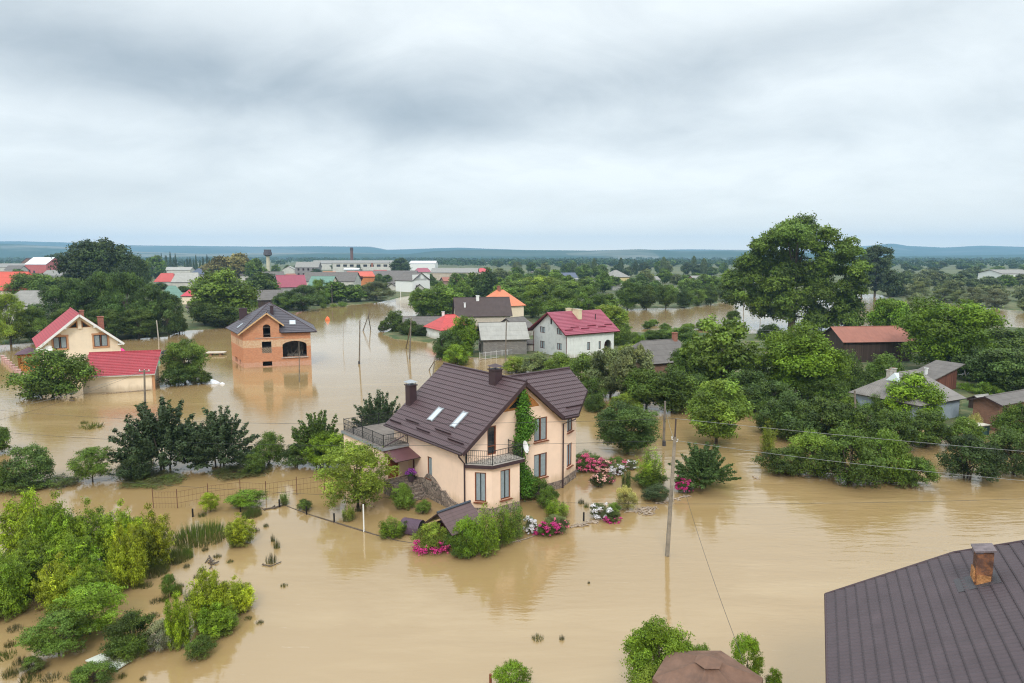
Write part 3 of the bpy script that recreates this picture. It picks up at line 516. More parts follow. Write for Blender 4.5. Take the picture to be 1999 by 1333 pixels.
def plant(key, x, yb, yt, w, col, name, label, cat, group=None, rot=None, nonuni=None, z=0.0, tint=None, lean=0.0):
    """foot front edge at image row yb, top at row yt, crown width w (photo pixels at its distance)"""
    global PLANTS; PLANTS += 1; rd = random.Random(PLANTS * 13 + 5); v = rd.randrange(NVAR.get(key, 1)); me, tm, H, Wd = proto(key, v)
    g = G(x, yb, z); D0 = math.hypot(g[0], g[1]); depth = g[1] * math.cos(TH) + (CAM_H - z) * math.sin(TH); r_ = w / 2 / F_PX * depth
    k = 1 + .8 * r_ / D0; gx, gy = g[0] * k, g[1] * k; sc = 2 * r_ * (1 + .8 * r_ / depth) / Wd; h = hgt(yt, gy) - z; h = max(h, .2)
    root = empty(name, (gx, gy, z), rot if rot is not None else (math.atan2(-gx, gy) if key == 'bigM' else rd.uniform(0, 6.28))); sz = h / H
    root.scale = (sc * rd.uniform(.95, 1.05), sc, sz)
    if lean: root.rotation_euler = (0, lean, root.rotation_euler[2])
    c = bpy.data.objects.new('crown', me); C.objects.link(c); c.parent = root
    base = COL[col] if isinstance(col, str) else col; j = rd.uniform(.9, 1.1); c.color = (base[0] * j, base[1] * j * rd.uniform(.96, 1.04), base[2] * j, 1)
    if tm: t_ = bpy.data.objects.new('trunk', tm); C.objects.link(t_); t_.parent = root
    tag(root, label, cat, group); return root
# ------------------------------------------------------------------ building helpers (house-local frame: x along the front, y to the back)
def hroot(name, A, a, label, cat, group=None): return tag(empty(name, A, R(90 - a)), label, cat, group)
def V3(*a): return Vector([float(q) for q in a])
def holewall(mb, p0, p1, z0, z1, holes=(), depth=.14, top=None, m=0, mrev=0, inner=None):
    """wall from p0 to p1 (plan points, outside on the right-hand side of p0->p1), rectangular holes (s0,s1,za,zb,arch) with reveals; top = extra polygon of (s,z) closing a gable"""
    p0 = Vector((p0[0], p0[1], 0)); p1 = Vector((p1[0], p1[1], 0)); d = (p1 - p0); L = d.length; d.normalize(); n = Vector((d.y, -d.x, 0))
    P = lambda s, z, o=0: p0 + d * s - n * o + Vector((0, 0, z))
    xs = sorted({0.0, L, *[h[0] for h in holes], *[h[1] for h in holes]}); zs = sorted({z0, z1, *[h[2] for h in holes], *[h[3] for h in holes]})
    for a, b in zip(xs, xs[1:]):
        for c_, e in zip(zs, zs[1:]):
            if any(h[0] <= a and h[1] >= b and h[2] <= c_ and h[3] >= e for h in holes): continue
            mb.poly([P(a, c_), P(b, c_), P(b, e), P(a, e)], [(a, c_), (b, c_), (b, e), (a, e)], m)
    for h in holes:
        a, b, c_, e = h[:4]; ar = h[4] if len(h) > 4 else 0
        mb.poly([P(a, c_), P(a, c_, depth), P(b, c_, depth), P(b, c_)], None, mrev); mb.poly([P(a, c_), P(a, e), P(a, e, depth), P(a, c_, depth)], [(0, c_), (0, e), (depth, e), (depth, c_)], mrev)
        mb.poly([P(b, c_), P(b, c_, depth), P(b, e, depth), P(b, e)], [(0, c_), (depth, c_), (depth, e), (0, e)], mrev); (mb.poly([P(a, e), P(b, e), P(b, e, depth), P(a, e, depth)], None, mrev) if ar >= 0 else None)
        if ar > 0:
            K = 10; pa = [(a + (b - a) * i / K, e - ar + ar * math.sin(math.pi * i / K) ** .6) for i in range(K + 1)]
            for q, w in zip(pa, pa[1:]):
                if min(q[1], w[1]) < e - 1e-4: mb.poly([P(*q), P(*w), P(w[0], e), P(q[0], e)], [q, w, (w[0], e), (q[0], e)], m)
                mb.poly([P(*q), P(*q, depth), P(*w, depth), P(*w)], None, mrev)
        if inner is not None: mb.poly([P(a, c_, depth + .02), P(b, c_, depth + .02), P(b, e, depth + .02), P(a, e, depth + .02)], None, inner)
    if top: mb.poly([P(s, z) for s, z in top], list(top), m)
    return P
def window(parent, p0, p1, s0, s1, z0, z1, rec=.08, fm=None, mull=1, sill=True, cur=True, trans=0, fw=.07, pane=None, nm='window', curm=None):
    fm = fm or dwood; p0 = Vector((p0[0], p0[1], 0)); p1 = Vector((p1[0], p1[1], 0)); d = (p1 - p0).normalized(); n = Vector((d.y, -d.x, 0)); M = Matrix((d, n, Vector((0, 0, 1)))).transposed()
    P = lambda s, z, o: p0 + d * s + n * o + Vector((0, 0, z)); mb = MB(); w = s1 - s0; h = z1 - z0
    for s in (s0 + fw / 2, s1 - fw / 2): mb.box(P(s, (z0 + z1) / 2, -rec), (fw, .07, h), M)
    for z in (z0 + fw / 2, z1 - fw / 2): mb.box(P((s0 + s1) / 2, z, -rec), (w - 2 * fw, .07, fw), M)
    for i in range(mull): mb.box(P(s0 + w * (i + 1) / (mull + 1), (z0 + z1) / 2, -rec), (fw * .9, .066, h - 2 * fw), M)
    if trans: mb.box(P((s0 + s1) / 2, z0 + h * trans, -rec), (w - 2 * fw, .062, fw * .7), M)
    o = mb.build(nm, fm, parent)
    g = MB(); o_ = -rec - .01; g.poly([P(s0 + fw, z0 + fw, o_), P(s1 - fw, z0 + fw, o_), P(s1 - fw, z1 - fw, o_), P(s0 + fw, z1 - fw, o_)]); 
    if cur:
        for (a, b) in ((s0 + fw + .01, s0 + fw + w * .36), (s1 - fw - w * .36, s1 - fw - .01)):
            K = 6
            for i in range(K):
                x0 = a + (b - a) * i / K; x1 = a + (b - a) * (i + 1) / K; da = .004 + .008 * (i % 2); db = .004 + .008 * ((i + 1) % 2)
                c_ = MB() if i == 0 and a < (s0 + s1) / 2 else cc; cc = c_; c_.poly([P(x0, z0 + fw + .02, o_ + da), P(x1, z0 + fw + .02, o_ + db), P(x1, z1 - fw - .02, o_ + db), P(x0, z1 - fw - .02, o_ + da)])
        cc.build('curtain', curm or curtain, o)
    g.build('pane', pane or glass, o)
    if sill: sm_ = MB(); sm_.box(P((s0 + s1) / 2, z0 - .03, .05), (w + .16, .2, .05), M); sm_.build('sill', fm, o)
    return o
def slab(mb, pts, th=.14, m=0, me=1):
    pts = [V3(*p) for p in pts]; n = (pts[1] - pts[0]).cross(pts[2] - pts[0]).normalized()
    if n.z < 0: pts = pts[::-1]; n = -n
    lo = [p - n * th for p in pts]; mb.poly(pts, None, m); mb.poly(lo[::-1], None, me)
    for i in range(len(pts)):
        j = (i + 1) % len(pts); mb.poly([pts[j], pts[i], lo[i], lo[j]], None, me)
def tiles(name, pts, mt, parent, course=.4, rib=.19, step=.03, ribh=.018, edge=None, th=.16, sub=6):
    """real stepped and ribbed tile sheet clipped to a convex polygon, on a slab"""
    pts = [V3(*p) for p in pts]; n = (pts[1] - pts[0]).cross(pts[2] - pts[0]).normalized()
    if n.z < 0: pts = pts[::-1]; n = -n
    ex = Vector((0, 0, 1)).cross(n).normalized(); ey = n.cross(ex); o0 = pts[0]
    X_ = [(p - o0).dot(ex) for p in pts]; Y_ = [(p - o0).dot(ey) for p in pts]; xs = np.arange(min(X_), max(X_) + rib, rib / sub); y0 = min(Y_); nj = int((max(Y_) - y0) / course) + 1
    prof = ribh * (np.cos((xs + o0.dot(ex)) * 2 * np.pi / rib) * .5 + .5) ** .7
    rows = []
    for j in range(nj + 1): rows += [(y0 + j * course, step + prof), (y0 + (j + 1) * course - .002, prof * .8)]
    Vv = np.array([[x, y, q] for y, pr in rows for x, q in zip(xs, pr)]); nx = len(xs); ny = len(rows)
    E_ = np.array([ex, ey, n]); W_ = Vv @ E_ + np.array(o0); idx = np.arange(nx * ny).reshape(ny, nx); F = np.stack([idx[:-1, :-1], idx[:-1, 1:], idx[1:, 1:], idx[1:, :-1]], -1).reshape(-1, 4)
    me = bpy.data.meshes.new(name); me.from_pydata(W_.tolist(), [], F.tolist()); bm = bmesh.new(); bm.from_mesh(me)
    cen = sum(pts, Vector()) / len(pts)
    for i in range(len(pts)):
        a, b_ = pts[i], pts[(i + 1) % len(pts)]; no = (b_ - a).cross(n).normalized()
        if no.dot(cen - a) > 0: no = -no
        bmesh.ops.bisect_plane(bm, geom=bm.verts[:] + bm.edges[:] + bm.faces[:], plane_co=a, plane_no=no, clear_outer=True, dist=1e-5)
    uvl = bm.loops.layers.uv.new('UVMap')
    for f in bm.faces:
        for l in f.loops: l[uvl].uv = (l.vert.co.dot(ex), (l.vert.co - o0).dot(ey) - y0)
    bm.to_mesh(me); bm.free(); me.materials.append(mt); o = bpy.data.objects.new(name, me); C.objects.link(o); o.parent = parent
    mb = MB(); lo = [p - n * .012 for p in pts]; slab(mb, lo, th, 0, 0); mb.build('roof_board', edge or brown, o); return o
def chimney(parent, x, y, z0, z1, w, d, mt, cap=None, nm='chimney', hood=False):
    mb = MB(); mb.box((x, y, (z0 + z1) / 2), (w, d, z1 - z0)); mb.box((x, y, z1 + .04), (w + .14, d + .14, .08)); o = mb.build(nm, mt, parent); mb = MB()
    if hood:
        for sx_ in (-1, 1):
            for sy in (-1, 1): mb.box((x + sx_ * w * .42, y + sy * d * .42, z1 + .17), (.04, .04, .18))
        h = z1 + .26; r_ = w * .68; s_ = d * .68; tp = (x, y, h + .2); q = [(x - r_, y - s_, h), (x + r_, y - s_, h), (x + r_, y + s_, h), (x - r_, y + s_, h)]
        for i in range(4): mb.poly([q[i], q[(i + 1) % 4], tp])
        mb.poly(q[::-1])
    else: mb.box((x, y, z1 + .10), (w * .6, d * .6, .05))
    mb.build('chimney_cap', cap or greymet, o); return o
def house(name, label, A, a, L, W_, hw, hr, wall, roof, axis='x', ov=.45, hip=0.0, edge=None, wins=(), chims=(), cat='house', group=None, fm=None, th=.12, z=0.0, cur=False, gwall=None, hiptop=0.0, walls=True):
    """simple house. A world corner, a azimuth of the front; hip = inset of ridge ends; wins (face, s0, s1, z0, z1) face f/l/r/b"""
    if len(A) == 2: A = G(*A)
    A = np.array([A[0], A[1], z]); root = hroot(name, A, a, label, cat, group); c = [(0, 0), (L, 0), (L, W_), (0, W_)]; F = dict(f=(c[0], c[1]), r=(c[1], c[2]), b=(c[2], c[3]), l=(c[3], c[0]))
    fl = dict(f=L, b=L, l=W_, r=W_); mb = MB(); ends = 'lr' if axis == 'x' else 'fb'
    slope = (hr - hw) / ((W_ if axis == 'x' else L) / 2 + ov) if ov else 1
    hwt = hw + slope * ov - th * 1.1
    if walls:
        for k, (p, q) in F.items():
            hs = [w[1:] for w in wins if w[0] == k]; top = None
            if k in ends and not hip: top = [(0, hwt), (fl[k], hwt), (fl[k] / 2, hr - th * 1.1)]
            holewall(mb, p, q, -1.0, hwt, hs, .12, top, 0)
        mb.build('wall', wall, root)
    for k, (p, q) in F.items():
        for w in wins:
            if w[0] == k: window(root, p, q, w[1], w[2], w[3], w[4], fm=fm, mull=1 if w[2] - w[1] > .7 else 0, sill=False, cur=cur)
    rb = MB()
    if axis == 'x': e0, e1, r0, r1 = -ov, L + ov, -ov + hip, L + ov - hip; T = lambda s, t, z_: (s, t, z_); m_ = W_ / 2; lo_, hi_ = -ov, W_ + ov
    else: e0, e1, r0, r1 = -ov, W_ + ov, -ov + hip, W_ + ov - hip; T = lambda s, t, z_: (t, s, z_); m_ = L / 2; lo_, hi_ = -ov, L + ov
    slab(rb, [T(e0, lo_, hw), T(e1, lo_, hw), T(r1, m_, hr), T(r0, m_, hr)], th); slab(rb, [T(e0, hi_, hw), T(e1, hi_, hw), T(r1, m_, hr), T(r0, m_, hr)], th)
    if hip:
        slab(rb, [T(e0, lo_, hw), T(e0, hi_, hw), T(r0, m_, hr)], th); slab(rb, [T(e1, lo_, hw), T(e1, hi_, hw), T(r1, m_, hr)], th)
    rf = rb.build('roof', [roof, edge or brown], root)
    if not hip or r1 - r0 > .5:
        mr_ = MB(); mr_.tube([T(r0, m_, hr + .0), T(r1, m_, hr + .0)], .07, 6); mr_.build('ridge_cap', edge or roof, rf)
    for ch in chims: chimney(rf, *ch)
    return root
def railing(parent, pts, z, h=.95, mt=None, name='railing', step=.13, curls=True):
    """iron railing of posts, two rails, thin bars and scroll rings"""
    mb = MB()
    for a, b in zip(pts, pts[1:]):
        a = Vector(a); b = Vector(b); L = (b - a).length; d = (b - a).normalized()
        for zz in (.08, h * .62, h): mb.tube([(a.x, a.y, z + zz), (b.x, b.y, z + zz)], .016 if zz < h else .024, 5)
        k = max(1, int(L / 1.3))
        for i in range(k + 1): q = a + d * L * i / k; mb.tube([(q.x, q.y, z), (q.x, q.y, z + h + .06)], .028, 6)
        k = max(2, int(L / step))
        for i in range(1, k): q = a + d * L * i / k; mb.tube([(q.x, q.y, z + .08), (q.x, q.y, z + h)], .010, 4)
        if curls:
            k = max(1, int(L / .38))
            for i in range(k):
                q = a + d * L * (i + .5) / k; mb.tube([(q.x + d.x * .12 * math.cos(t_), q.y + d.y * .12 * math.cos(t_), z + h * .33 + .16 * math.sin(t_)) for t_ in np.linspace(0, 2 * math.pi, 11)], .011, 4, False)
    return mb.build(name, mt or black, parent)

# ------------------------------------------------------------------ 1 main house
O = G(1103.6, 954.6); AZ = 50.7
mh = hroot('house', O, AZ, 'large peach two-storey house with dark brown tiled roof, balcony and terrace, standing in the flood', 'house')
mb = MB(); YF = .4; LX = -8.7
pf0, pf1 = (LX, YF), (0, YF); sl, sr = .757, .82
Z = lambda x: (8.5 - sl * (-3.87 - x) if x < -3.87 else 8.5 - sr * (x + 3.87)) - .2
holewall(mb, pf0, pf1, -1, Z(LX), [(1.85, 2.6, 3.72, Z(LX), -1), (6.0, 7.25, 3.9, Z(LX), -1), (6.0, 7.25, 1.2, 2.98)], .14)
def gpoly(x0, x1, z0): mb.poly([(x0, YF, z0), (x1, YF, z0), (x1, YF, Z(x1)), (x0, YF, Z(x0))], [(x0, z0), (x1, z0), (x1, Z(x1)), (x0, Z(x0))])
zt = Z(LX); dx0, dx1 = LX + 1.85, LX + 2.6; wx0, wx1 = LX + 6.0, LX + 7.25
for x0, x1, z0 in ((LX, dx0, zt), (dx0, dx1, 5.7), (dx1, -3.87, zt), (-3.87, wx0, zt), (wx0, wx1, 5.62), (wx1, 0, zt)): gpoly(x0, x1, z0)
for (x0, x1, zt2) in ((dx0, dx1, 5.7), (wx0, wx1, 5.62)):
    for xx in (x0, x1): mb.poly([(xx, YF, zt), (xx, YF + .14, zt), (xx, YF + .14, zt2), (xx, YF, zt2)])
    mb.poly([(x0, YF, zt2), (x1, YF, zt2), (x1, YF + .14, zt2), (x0, YF + .14, zt2)])
PW = lambda y: 5.5 + .716 * (min(y, 7.3 - y) + .1) - .22
def sl_wall(p, q, holes, nseg=1):
    L_ = math.dist(p, q); lowz = min(PW(p[1]), PW(q[1])); holewall(mb, p, q, -1, lowz, holes, .14)
    tp = [(0, lowz), (L_, lowz), (L_, PW(q[1]))] if PW(q[1]) > lowz else [(0, lowz), (L_, lowz), (0, PW(p[1]))]
    d_ = ((q[0] - p[0]) / L_, (q[1] - p[1]) / L_); mb.poly([(p[0] + d_[0] * s, p[1] + d_[1] * s, z_) for s, z_ in tp], tp)
ch0, ch1 = (0, YF), (2.55, 1.5)
sl_wall(ch0, ch1, [(1.0, 2.0, 3.9, 5.5), (1.0, 2.0, 1.2, 2.98)]); sl_wall(ch1, (2.55, 3.6), []); sl_wall((2.55, 3.6), (2.55, 5.8), []); sl_wall((2.55, 5.8), (0, 6.9), [])
holewall(mb, (0, 6.9), (0, 9.6), -1, 5.1); holewall(mb, (0, 9.6), (LX, 9.6), -1, 4.6, [], .14, [(0, 4.6), (8.7, 4.6), (3.87, 8.2), (0, 5.1)])
LW = ((LX, 9.6), (LX, YF)); holewall(mb, *LW, -1, zt, [(9.6 - 4.98, 9.6 - 4.40, 1.45, 3.0), (9.6 - 7.05, 9.6 - 6.75, 1.5, 2.8)], .16)
# bay below the balcony
B0, B1, B2, B3 = (LX + .01, YF), (-7.5, -.95), (-5.2, -1.0), (-5.2, YF); L1 = math.dist(B0, B1); L2 = math.dist(B1, B2)
holewall(mb, B0, B1, -1, 3.3, [(L1 * .36, L1 * .78, 1.0, 3.0)], .14); holewall(mb, B1, B2, -1, 3.3, [(L2 * .30, L2 * .66, 1.0, 3.02)], .14); holewall(mb, B2, B3, -1, 3.3)
mb.build('wall', peach, mh)
for s0, s1, z0, z1, ml in ((wx0 - LX, wx1 - LX, 3.9, 5.62, 1), (wx0 - LX, wx1 - LX, 1.2, 2.98, 1)): window(mh, pf0, pf1, s0, s1, z0, z1, mull=ml)
for z0, z1 in ((3.9, 5.5), (1.2, 2.98)): window(mh, ch0, ch1, 1.0, 2.0, z0, z1, mull=1)
window(mh, *LW, 9.6 - 4.98, 9.6 - 4.40, 1.45, 3.0, mull=0); window(mh, *LW, 9.6 - 7.05, 9.6 - 6.75, 1.5, 2.8, mull=0, cur=False)
window(mh, B0, B1, L1 * .36, L1 * .78, 1.0, 3.0, mull=0); window(mh, B1, B2, L2 * .30, L2 * .66, 1.0, 3.02, mull=0)
dr = window(mh, pf0, pf1, 1.85, 2.6, 3.72, 5.7, mull=0, sill=False, cur=False, nm='balcony_door', trans=.3, fw=.09)
# gable boards
mb = MB(); y_ = YF - .03
mb.poly([(-5.65, y_, 6.55), (-2.25, y_, 6.55), (-2.7, y_, 7.0), (-3.93, y_, 7.98), (-5.2, y_, 6.98)]); mb.poly([(-5.65, y_, 6.55), (-2.25, y_, 6.55), (-2.25, YF, 6.5), (-5.65, YF, 6.5)])
gb_ = mb.build('gable_boarding', owood, mh); mb = MB()
for xs_ in ((-5.05, -4.15, -1), (-3.65, -2.95, 1)): 
    mb = MB(); hh_ = .62; mb.poly([(xs_[0], y_ - .02, 6.68), (xs_[1], y_ - .02, 6.68), (xs_[1] if xs_[2] < 0 else xs_[0], y_ - .02, 6.68 + hh_)]); mb.build('gable_pane', glass, gb_)

# plinth
mb = MB()
def plin(p, q, zt_=.6, t_=.05):
    d = Vector((q[0] - p[0], q[1] - p[1], 0)); n = Vector((d.y, -d.x, 0)).normalized() * t_; a = Vector((p[0], p[1], 0)) + n; b = Vector((q[0], q[1], 0)) + n; L_ = d.length
    mb.poly([a + V3(0, 0, -1), b + V3(0, 0, -1), b + V3(0, 0, zt_), a + V3(0, 0, zt_)], [(0, -1), (L_, -1), (L_, zt_), (0, zt_)]); mb.poly([a + V3(0, 0, zt_), b + V3(0, 0, zt_), b - n + V3(0, 0, zt_), a - n + V3(0, 0, zt_)])
plin((LX, 9.6), B0); plin(B0, B1); plin(B1, B2); plin(B2, B3); plin(B3, (0, YF)); plin(ch0, ch1); plin(ch1, (2.55, 5.8))
# rubble cladding climbing the left wall
xw = LX - .12; prof = [(1.2, .6), (2.2, .78), (2.7, 1.1), (3.1, 1.0), (3.6, 1.35), (4.0, 1.6), (4.5, 1.75), (4.9, 1.75), (5.3, 1.35), (6.0, 1.2), (6.9, 1.1), (7.5, 1.1)]
for (a0, z0), (a1, z1) in zip(prof, prof[1:]):
    mb.poly([(xw, a1, -1), (xw, a0, -1), (xw, a0, z0), (xw, a1, z1)], [(-a1, -1), (-a0, -1), (-a0, z0), (-a1, z1)]); mb.poly([(xw, a1, z1), (xw, a0, z0), (LX, a0, z0), (LX, a1, z1)])
mb.build('stone_plinth', stone, mh)
# roof
tiles('roof', [(-9.24, -.1, 4.44), (-9.24, 10.0, 4.44), (-3.87, 10.0, 8.5), (-3.87, -.1, 8.5)], r_brown_s, mh)
tiles('roof', [(-.25, -.1, 5.53), (-3.44, 3.6, 8.15), (-3.87, 3.6, 8.5), (-3.87, -.1, 8.5)], r_brown, mh)
tiles('roof', [(-.25, 10, 5.53), (-.25, 7.3, 5.53), (-3.44, 3.6, 8.15), (-3.87, 3.6, 8.5), (-3.87, 10, 8.5)], r_brown, mh, sub=2)
wr = tiles('roof', [(-.30, -.1, 5.5), (1.15, -.1, 5.5), (3.75, 1.55, 6.68), (3.75, 3.6, 8.15), (-3.44, 3.6, 8.15)], r_brown, mh)
tiles('roof', [(-.30, 7.3, 5.5), (1.15, 7.3, 5.5), (3.75, 5.65, 6.68), (3.75, 3.6, 8.15), (-3.44, 3.6, 8.15)], r_brown, mh, sub=2)
mb = MB(); mb.tube([(-3.87, -.14, 8.53), (-3.87, 10.0, 8.53)], .09, 8); mb.tube([(-3.44, 3.6, 8.19), (3.78, 3.6, 8.19)], .09, 8)
for a, b in (((-9.26, -.12, 4.42), (-3.87, -.12, 8.47)), ((-3.87, -.12, 8.47), (-.28, -.12, 5.5)), ((3.77, 3.6, 8.12), (3.77, 1.55, 6.65)), ((3.77, 1.55, 6.65), (1.15, -.12, 5.48)), ((1.15, -.12, 5.47), (-.3, -.12, 5.47)), ((-9.24, 10.02, 4.4), (-3.87, 10.02, 8.47))):
    a, b = V3(*a), V3(*b); d = (b - a).normalized(); up = Vector((0, 0, 1)); s_ = d.cross(up).normalized(); u2 = s_.cross(d); mb.box((a + b) / 2 - u2 * .09, ((b - a).length + .04, .05, .26), Matrix((d, s_, u2)).transposed())
mb.build('fascia_board', brown, mh)
mb = MB(); mb.poly([(-.5, -.1, 5.30), (1.15, -.1, 5.30), (3.72, 1.55, 6.42), (2.5, 1.55, 6.42), (0, .45, 5.32)][::-1]); mb.build('soffit', brown, mh)
mb = MB()      # gutters
mb.tube([(-9.33, -.1, 4.36), (-9.33, 10, 4.36)], .075, 8); mb.build('gutter', brown, mh); mb = MB(); mb.tube([(-.3, -.2, 5.4), (1.15, -.2, 5.4), (3.8, 1.5, 6.5)][:2], .07, 8); mb.build('gutter', brown, mh)
mb = MB(); mb.tube([(-9.33, .2, 4.33), (-9.3, .2, 4.15), (-8.8, .32, 3.6), (-8.8, .32, .1)], .055, 8); mb.build('downpipe', brown, mh)
mb = MB(); mb.tube([(.9, -.2, 5.38), (.85, -.15, 5.15), (.06, .3, 4.85), (.06, .3, .0)], .055, 8); mb.build('downpipe', brown, mh)
def onl(x, y, o=.1): q = (x + 9.24) * sl; nn = Vector((-sl, 0, 1)).normalized(); return V3(x, y, 4.44 + q) + nn * o
for x, y0, y1 in ((-8.88, 8.2, 9.8), (-8.5, 6.3, 8.1), (-8.8, 4.4, 6.1), (-8.45, 2.3, 4.2), (-8.75, .4, 2.2)):
    mb = MB(); a, b = onl(x, y0), onl(x, y1); M_ = Matrix.Rotation(-math.atan(sl), 3, 'Y'); mb.box((a + b) / 2, (.05, y1 - y0, .16), M_)
    for f_ in (.1, .5, .9): mb.box(a.lerp(b, f_) - Vector((-sl, 0, 1)).normalized() * .04, (.14, .04, .05), M_)
    mb.build('snow_guard', brown, mh)
mb = MB(); q = lambda x: 5.5 + .716 * .55
mb.box((1.3, .45, 5.5 + .716 * .55 + .09), (1.6, .05, .14), Matrix.Rotation(math.atan(.716), 3, 'X')); mb.build('snow_guard', brown, mh)
for y0, y1, x0, x1 in ((5.24, 5.84, -8.04, -7.10), (2.50, 3.03, -7.97, -6.90)):
    M_ = Matrix.Rotation(-math.atan(sl), 3, 'Y'); c_ = (onl(x0, y0, .07) + onl(x1, y1, .07)) / 2; ln = math.hypot(x1 - x0, (x1 - x0) * sl)
    mb = MB(); w_ = y1 - y0
    for sy in (-1, 1): mb.box(c_ + M_ @ V3(0, sy * (w_ / 2), 0), (ln + .16, .07, .09), M_)
    for sx_ in (-1, 1): mb.box(c_ + M_ @ V3(sx_ * ln / 2, 0, 0), (.08, w_ - .07, .088), M_)
    sk = mb.build('roof_window', greymet, mh); mb = MB(); mb.box(c_ + M_ @ V3(0, 0, .0), (ln - .08, w_ - .07, .04), M_); mb.build('pane', glight, sk)
chimney(mh, -7.3, 9.4, 5.4, 7.25, .62, .62, brown, greymet, hood=True); chimney(mh, -4.35, 2.72, 7.7, 9.0, .62, .75, brown, brown, hood=True)
# balcony
mb = MB(); e = .28; bo = [(LX - .05, YF - .02), (LX - .12, YF - .25), (-7.62, -1.2), (-4.95, -1.25), (-4.95, YF - .02)]
mb.poly([(x, y, 3.56) for x, y in bo]); mb.poly([(x, y, 3.32) for x, y in bo][::-1])
for i in range(5): a, b = bo[i], bo[(i + 1) % 5]; mb.poly([(a[0], a[1], 3.32), (b[0], b[1], 3.32), (b[0], b[1], 3.56), (a[0], a[1], 3.56)], None, 1)
bal = mb.build('balcony', [concrete, brown], mh); railing(bal, [(LX + .0, YF - .1), (LX - .03, YF - .25), (-7.58, -1.1), (-5.05, -1.15), (-5.05, YF)], 3.56)
# terrace annex
mb = MB(); TX, TY0, TY1 = -10.75, 7.6, 14.0
holewall(mb, (TX, TY1), (TX, TY0), -1, 3.2, [(2.6, 3.6, 1.4, 2.6)], .12); holewall(mb, (TX, TY0), (LX, TY0), -1, 3.2, [(.35, 1.25, 1.0, 2.85)], .14); holewall(mb, (-3, TY1), (TX, TY1), -1, 3.2); holewall(mb, (-3, 9.6), (-3, TY1), -1, 3.2)
an = mb.build('terrace_wall', peach, mh); mb = MB(); tp = [(TX - .15, TY0 - .15), (LX - .0, TY0 - .15), (LX, 9.62), (-2.9, 9.62), (-2.9, TY1 + .15), (TX - .15, TY1 + .15)]
mb.poly([(x, y, 3.38) for x, y in tp]); mb.poly([(x, y, 3.18) for x, y in tp][::-1])
for i in range(6): a, b = tp[i], tp[(i + 1) % 6]; mb.poly([(a[0], a[1], 3.18), (b[0], b[1], 3.18), (b[0], b[1], 3.38), (a[0], a[1], 3.38)], None, 1)
tf = mb.build('terrace_floor', [mat('terrace_tiles', (.17, .145, .125), .85, var=.25, vscale=2), greymet], mh); railing(tf, [(LX - .05, TY0 + .02), (TX + .05, TY0 + .02), (TX + .05, TY1), (-3.1, TY1)], 3.38, .9)
mb = MB(); mb.box((TX + .8, TY0 + .1, 1.9), (.86, .05, 1.84)); mb.build('entrance_door', dwood, mh)
mb = MB(); slab(mb, [(TX + .0, TY0 - .05, 3.12), (LX, TY0 - .05, 3.12), (LX + .0, TY0 - 1.75, 2.72), (TX + .0, TY0 - 1.75, 2.72)], .06)
mb.build('porch_canopy', [mat('purple_metal', (.12, .055, .06), .4, var=.1), brown], mh)
mb = MB(); mb.tube([(-9.33, 7.0, 4.33), (-9.4, 7.0, 4.15), (-10.6, 7.66, 3.45)], .05, 8); mb.build('downpipe', brown, mh)
mb = MB(); mb.box((-9.75, 6.8, .3), (2.0, 1.6, 1.4))
for i in range(4): mb.box((-9.75, 5.85 - .3 * i, .15 - .18 * i + .5 - .35), (1.9, .3, .9))
mb.build('entrance_steps', stone, mh)
# dish
def dish(parent, c, n, r, name='satellite_dish', m=None):
    n = Vector(n).normalized(); a = n.cross(Vector((0, 0, 1))).normalized(); b = n.cross(a); mb = MB(); c = Vector(c); K = 20; rg = []
    for rr_, dp in ((.0, 0), (.5, .05), (1, .18)): rg.append([c + (a * math.cos(t_) + b * math.sin(t_)) * r * rr_ + n * r * dp for t_ in np.linspace(0, 2 * math.pi, K, endpoint=False)])
    for q, w in zip(rg, rg[1:]):
        for i in range(K): j = (i + 1) % K; mb.poly([q[i], q[j], w[j], w[i]]); mb.poly([p - n * .012 for p in (w[i], w[j], q[j], q[i])])
    o = mb.build(name, m or whitep, parent, True); mb = MB(); mb.tube([c - b * r * -.9, c + n * r * .9], .012, 5); mb.box(c + n * r * .9, (.06, .06, .06)); mb.tube([c, c - n * .25, c - n * .25 - Vector((0, 0, .3))], .02, 6); mb.build('dish_arm', greymet, o); return o
d_ = tag(hroot('satellite_dish', O, AZ, None, None), 'white satellite dish on the balcony railing of the peach house', 'satellite dish')
dish(d_, (-4.95, -1.25, 4.35), (.55, -1, .35), .42, 'reflector')
# flower pots by the entrance
# ------------------------------------------------------------------ 2 unfinished brick house
bh = hroot('brick_house', G(476.8, 718.3), 71, 'unfinished orange brick house with dark grey roof and empty window openings, standing in open water', 'house')
mb = MB(); FB = ((0, 0), (9.94, 0)); hl = [(2.97, 4.03, 4.6, 5.2, -1), (2.72, 4.1, 2.15, 3.95), (2.72, 4.1, .12, .85), (5.72, 9.3, 1.4, 3.9, .55)]
holewall(mb, *FB, -1, 5.2, hl, .35)
zg = lambda x: 8.2 - .75 * abs(x - 3.6)
def gp(x0, x1, z0): mb.poly([(x0, 0, z0), (x1, 0, z0), (x1, 0, zg(x1)), (x0, 0, zg(x0))], [(x0, z0), (x1, z0), (x1, zg(x1)), (x0, zg(x0))])
for a, b, c_ in ((0, 2.97, 5.2), (2.97, 3.5, 6.62), (3.5, 3.6, 6.62), (3.6, 4.03, 6.62), (4.03, 5.35, 5.2)): gp(a, b, c_)
K = 8; pa = [(2.97 + 1.06 * i / K, 6.3 + .3 * math.sin(math.pi * i / K) ** .6) for i in range(K + 1)]
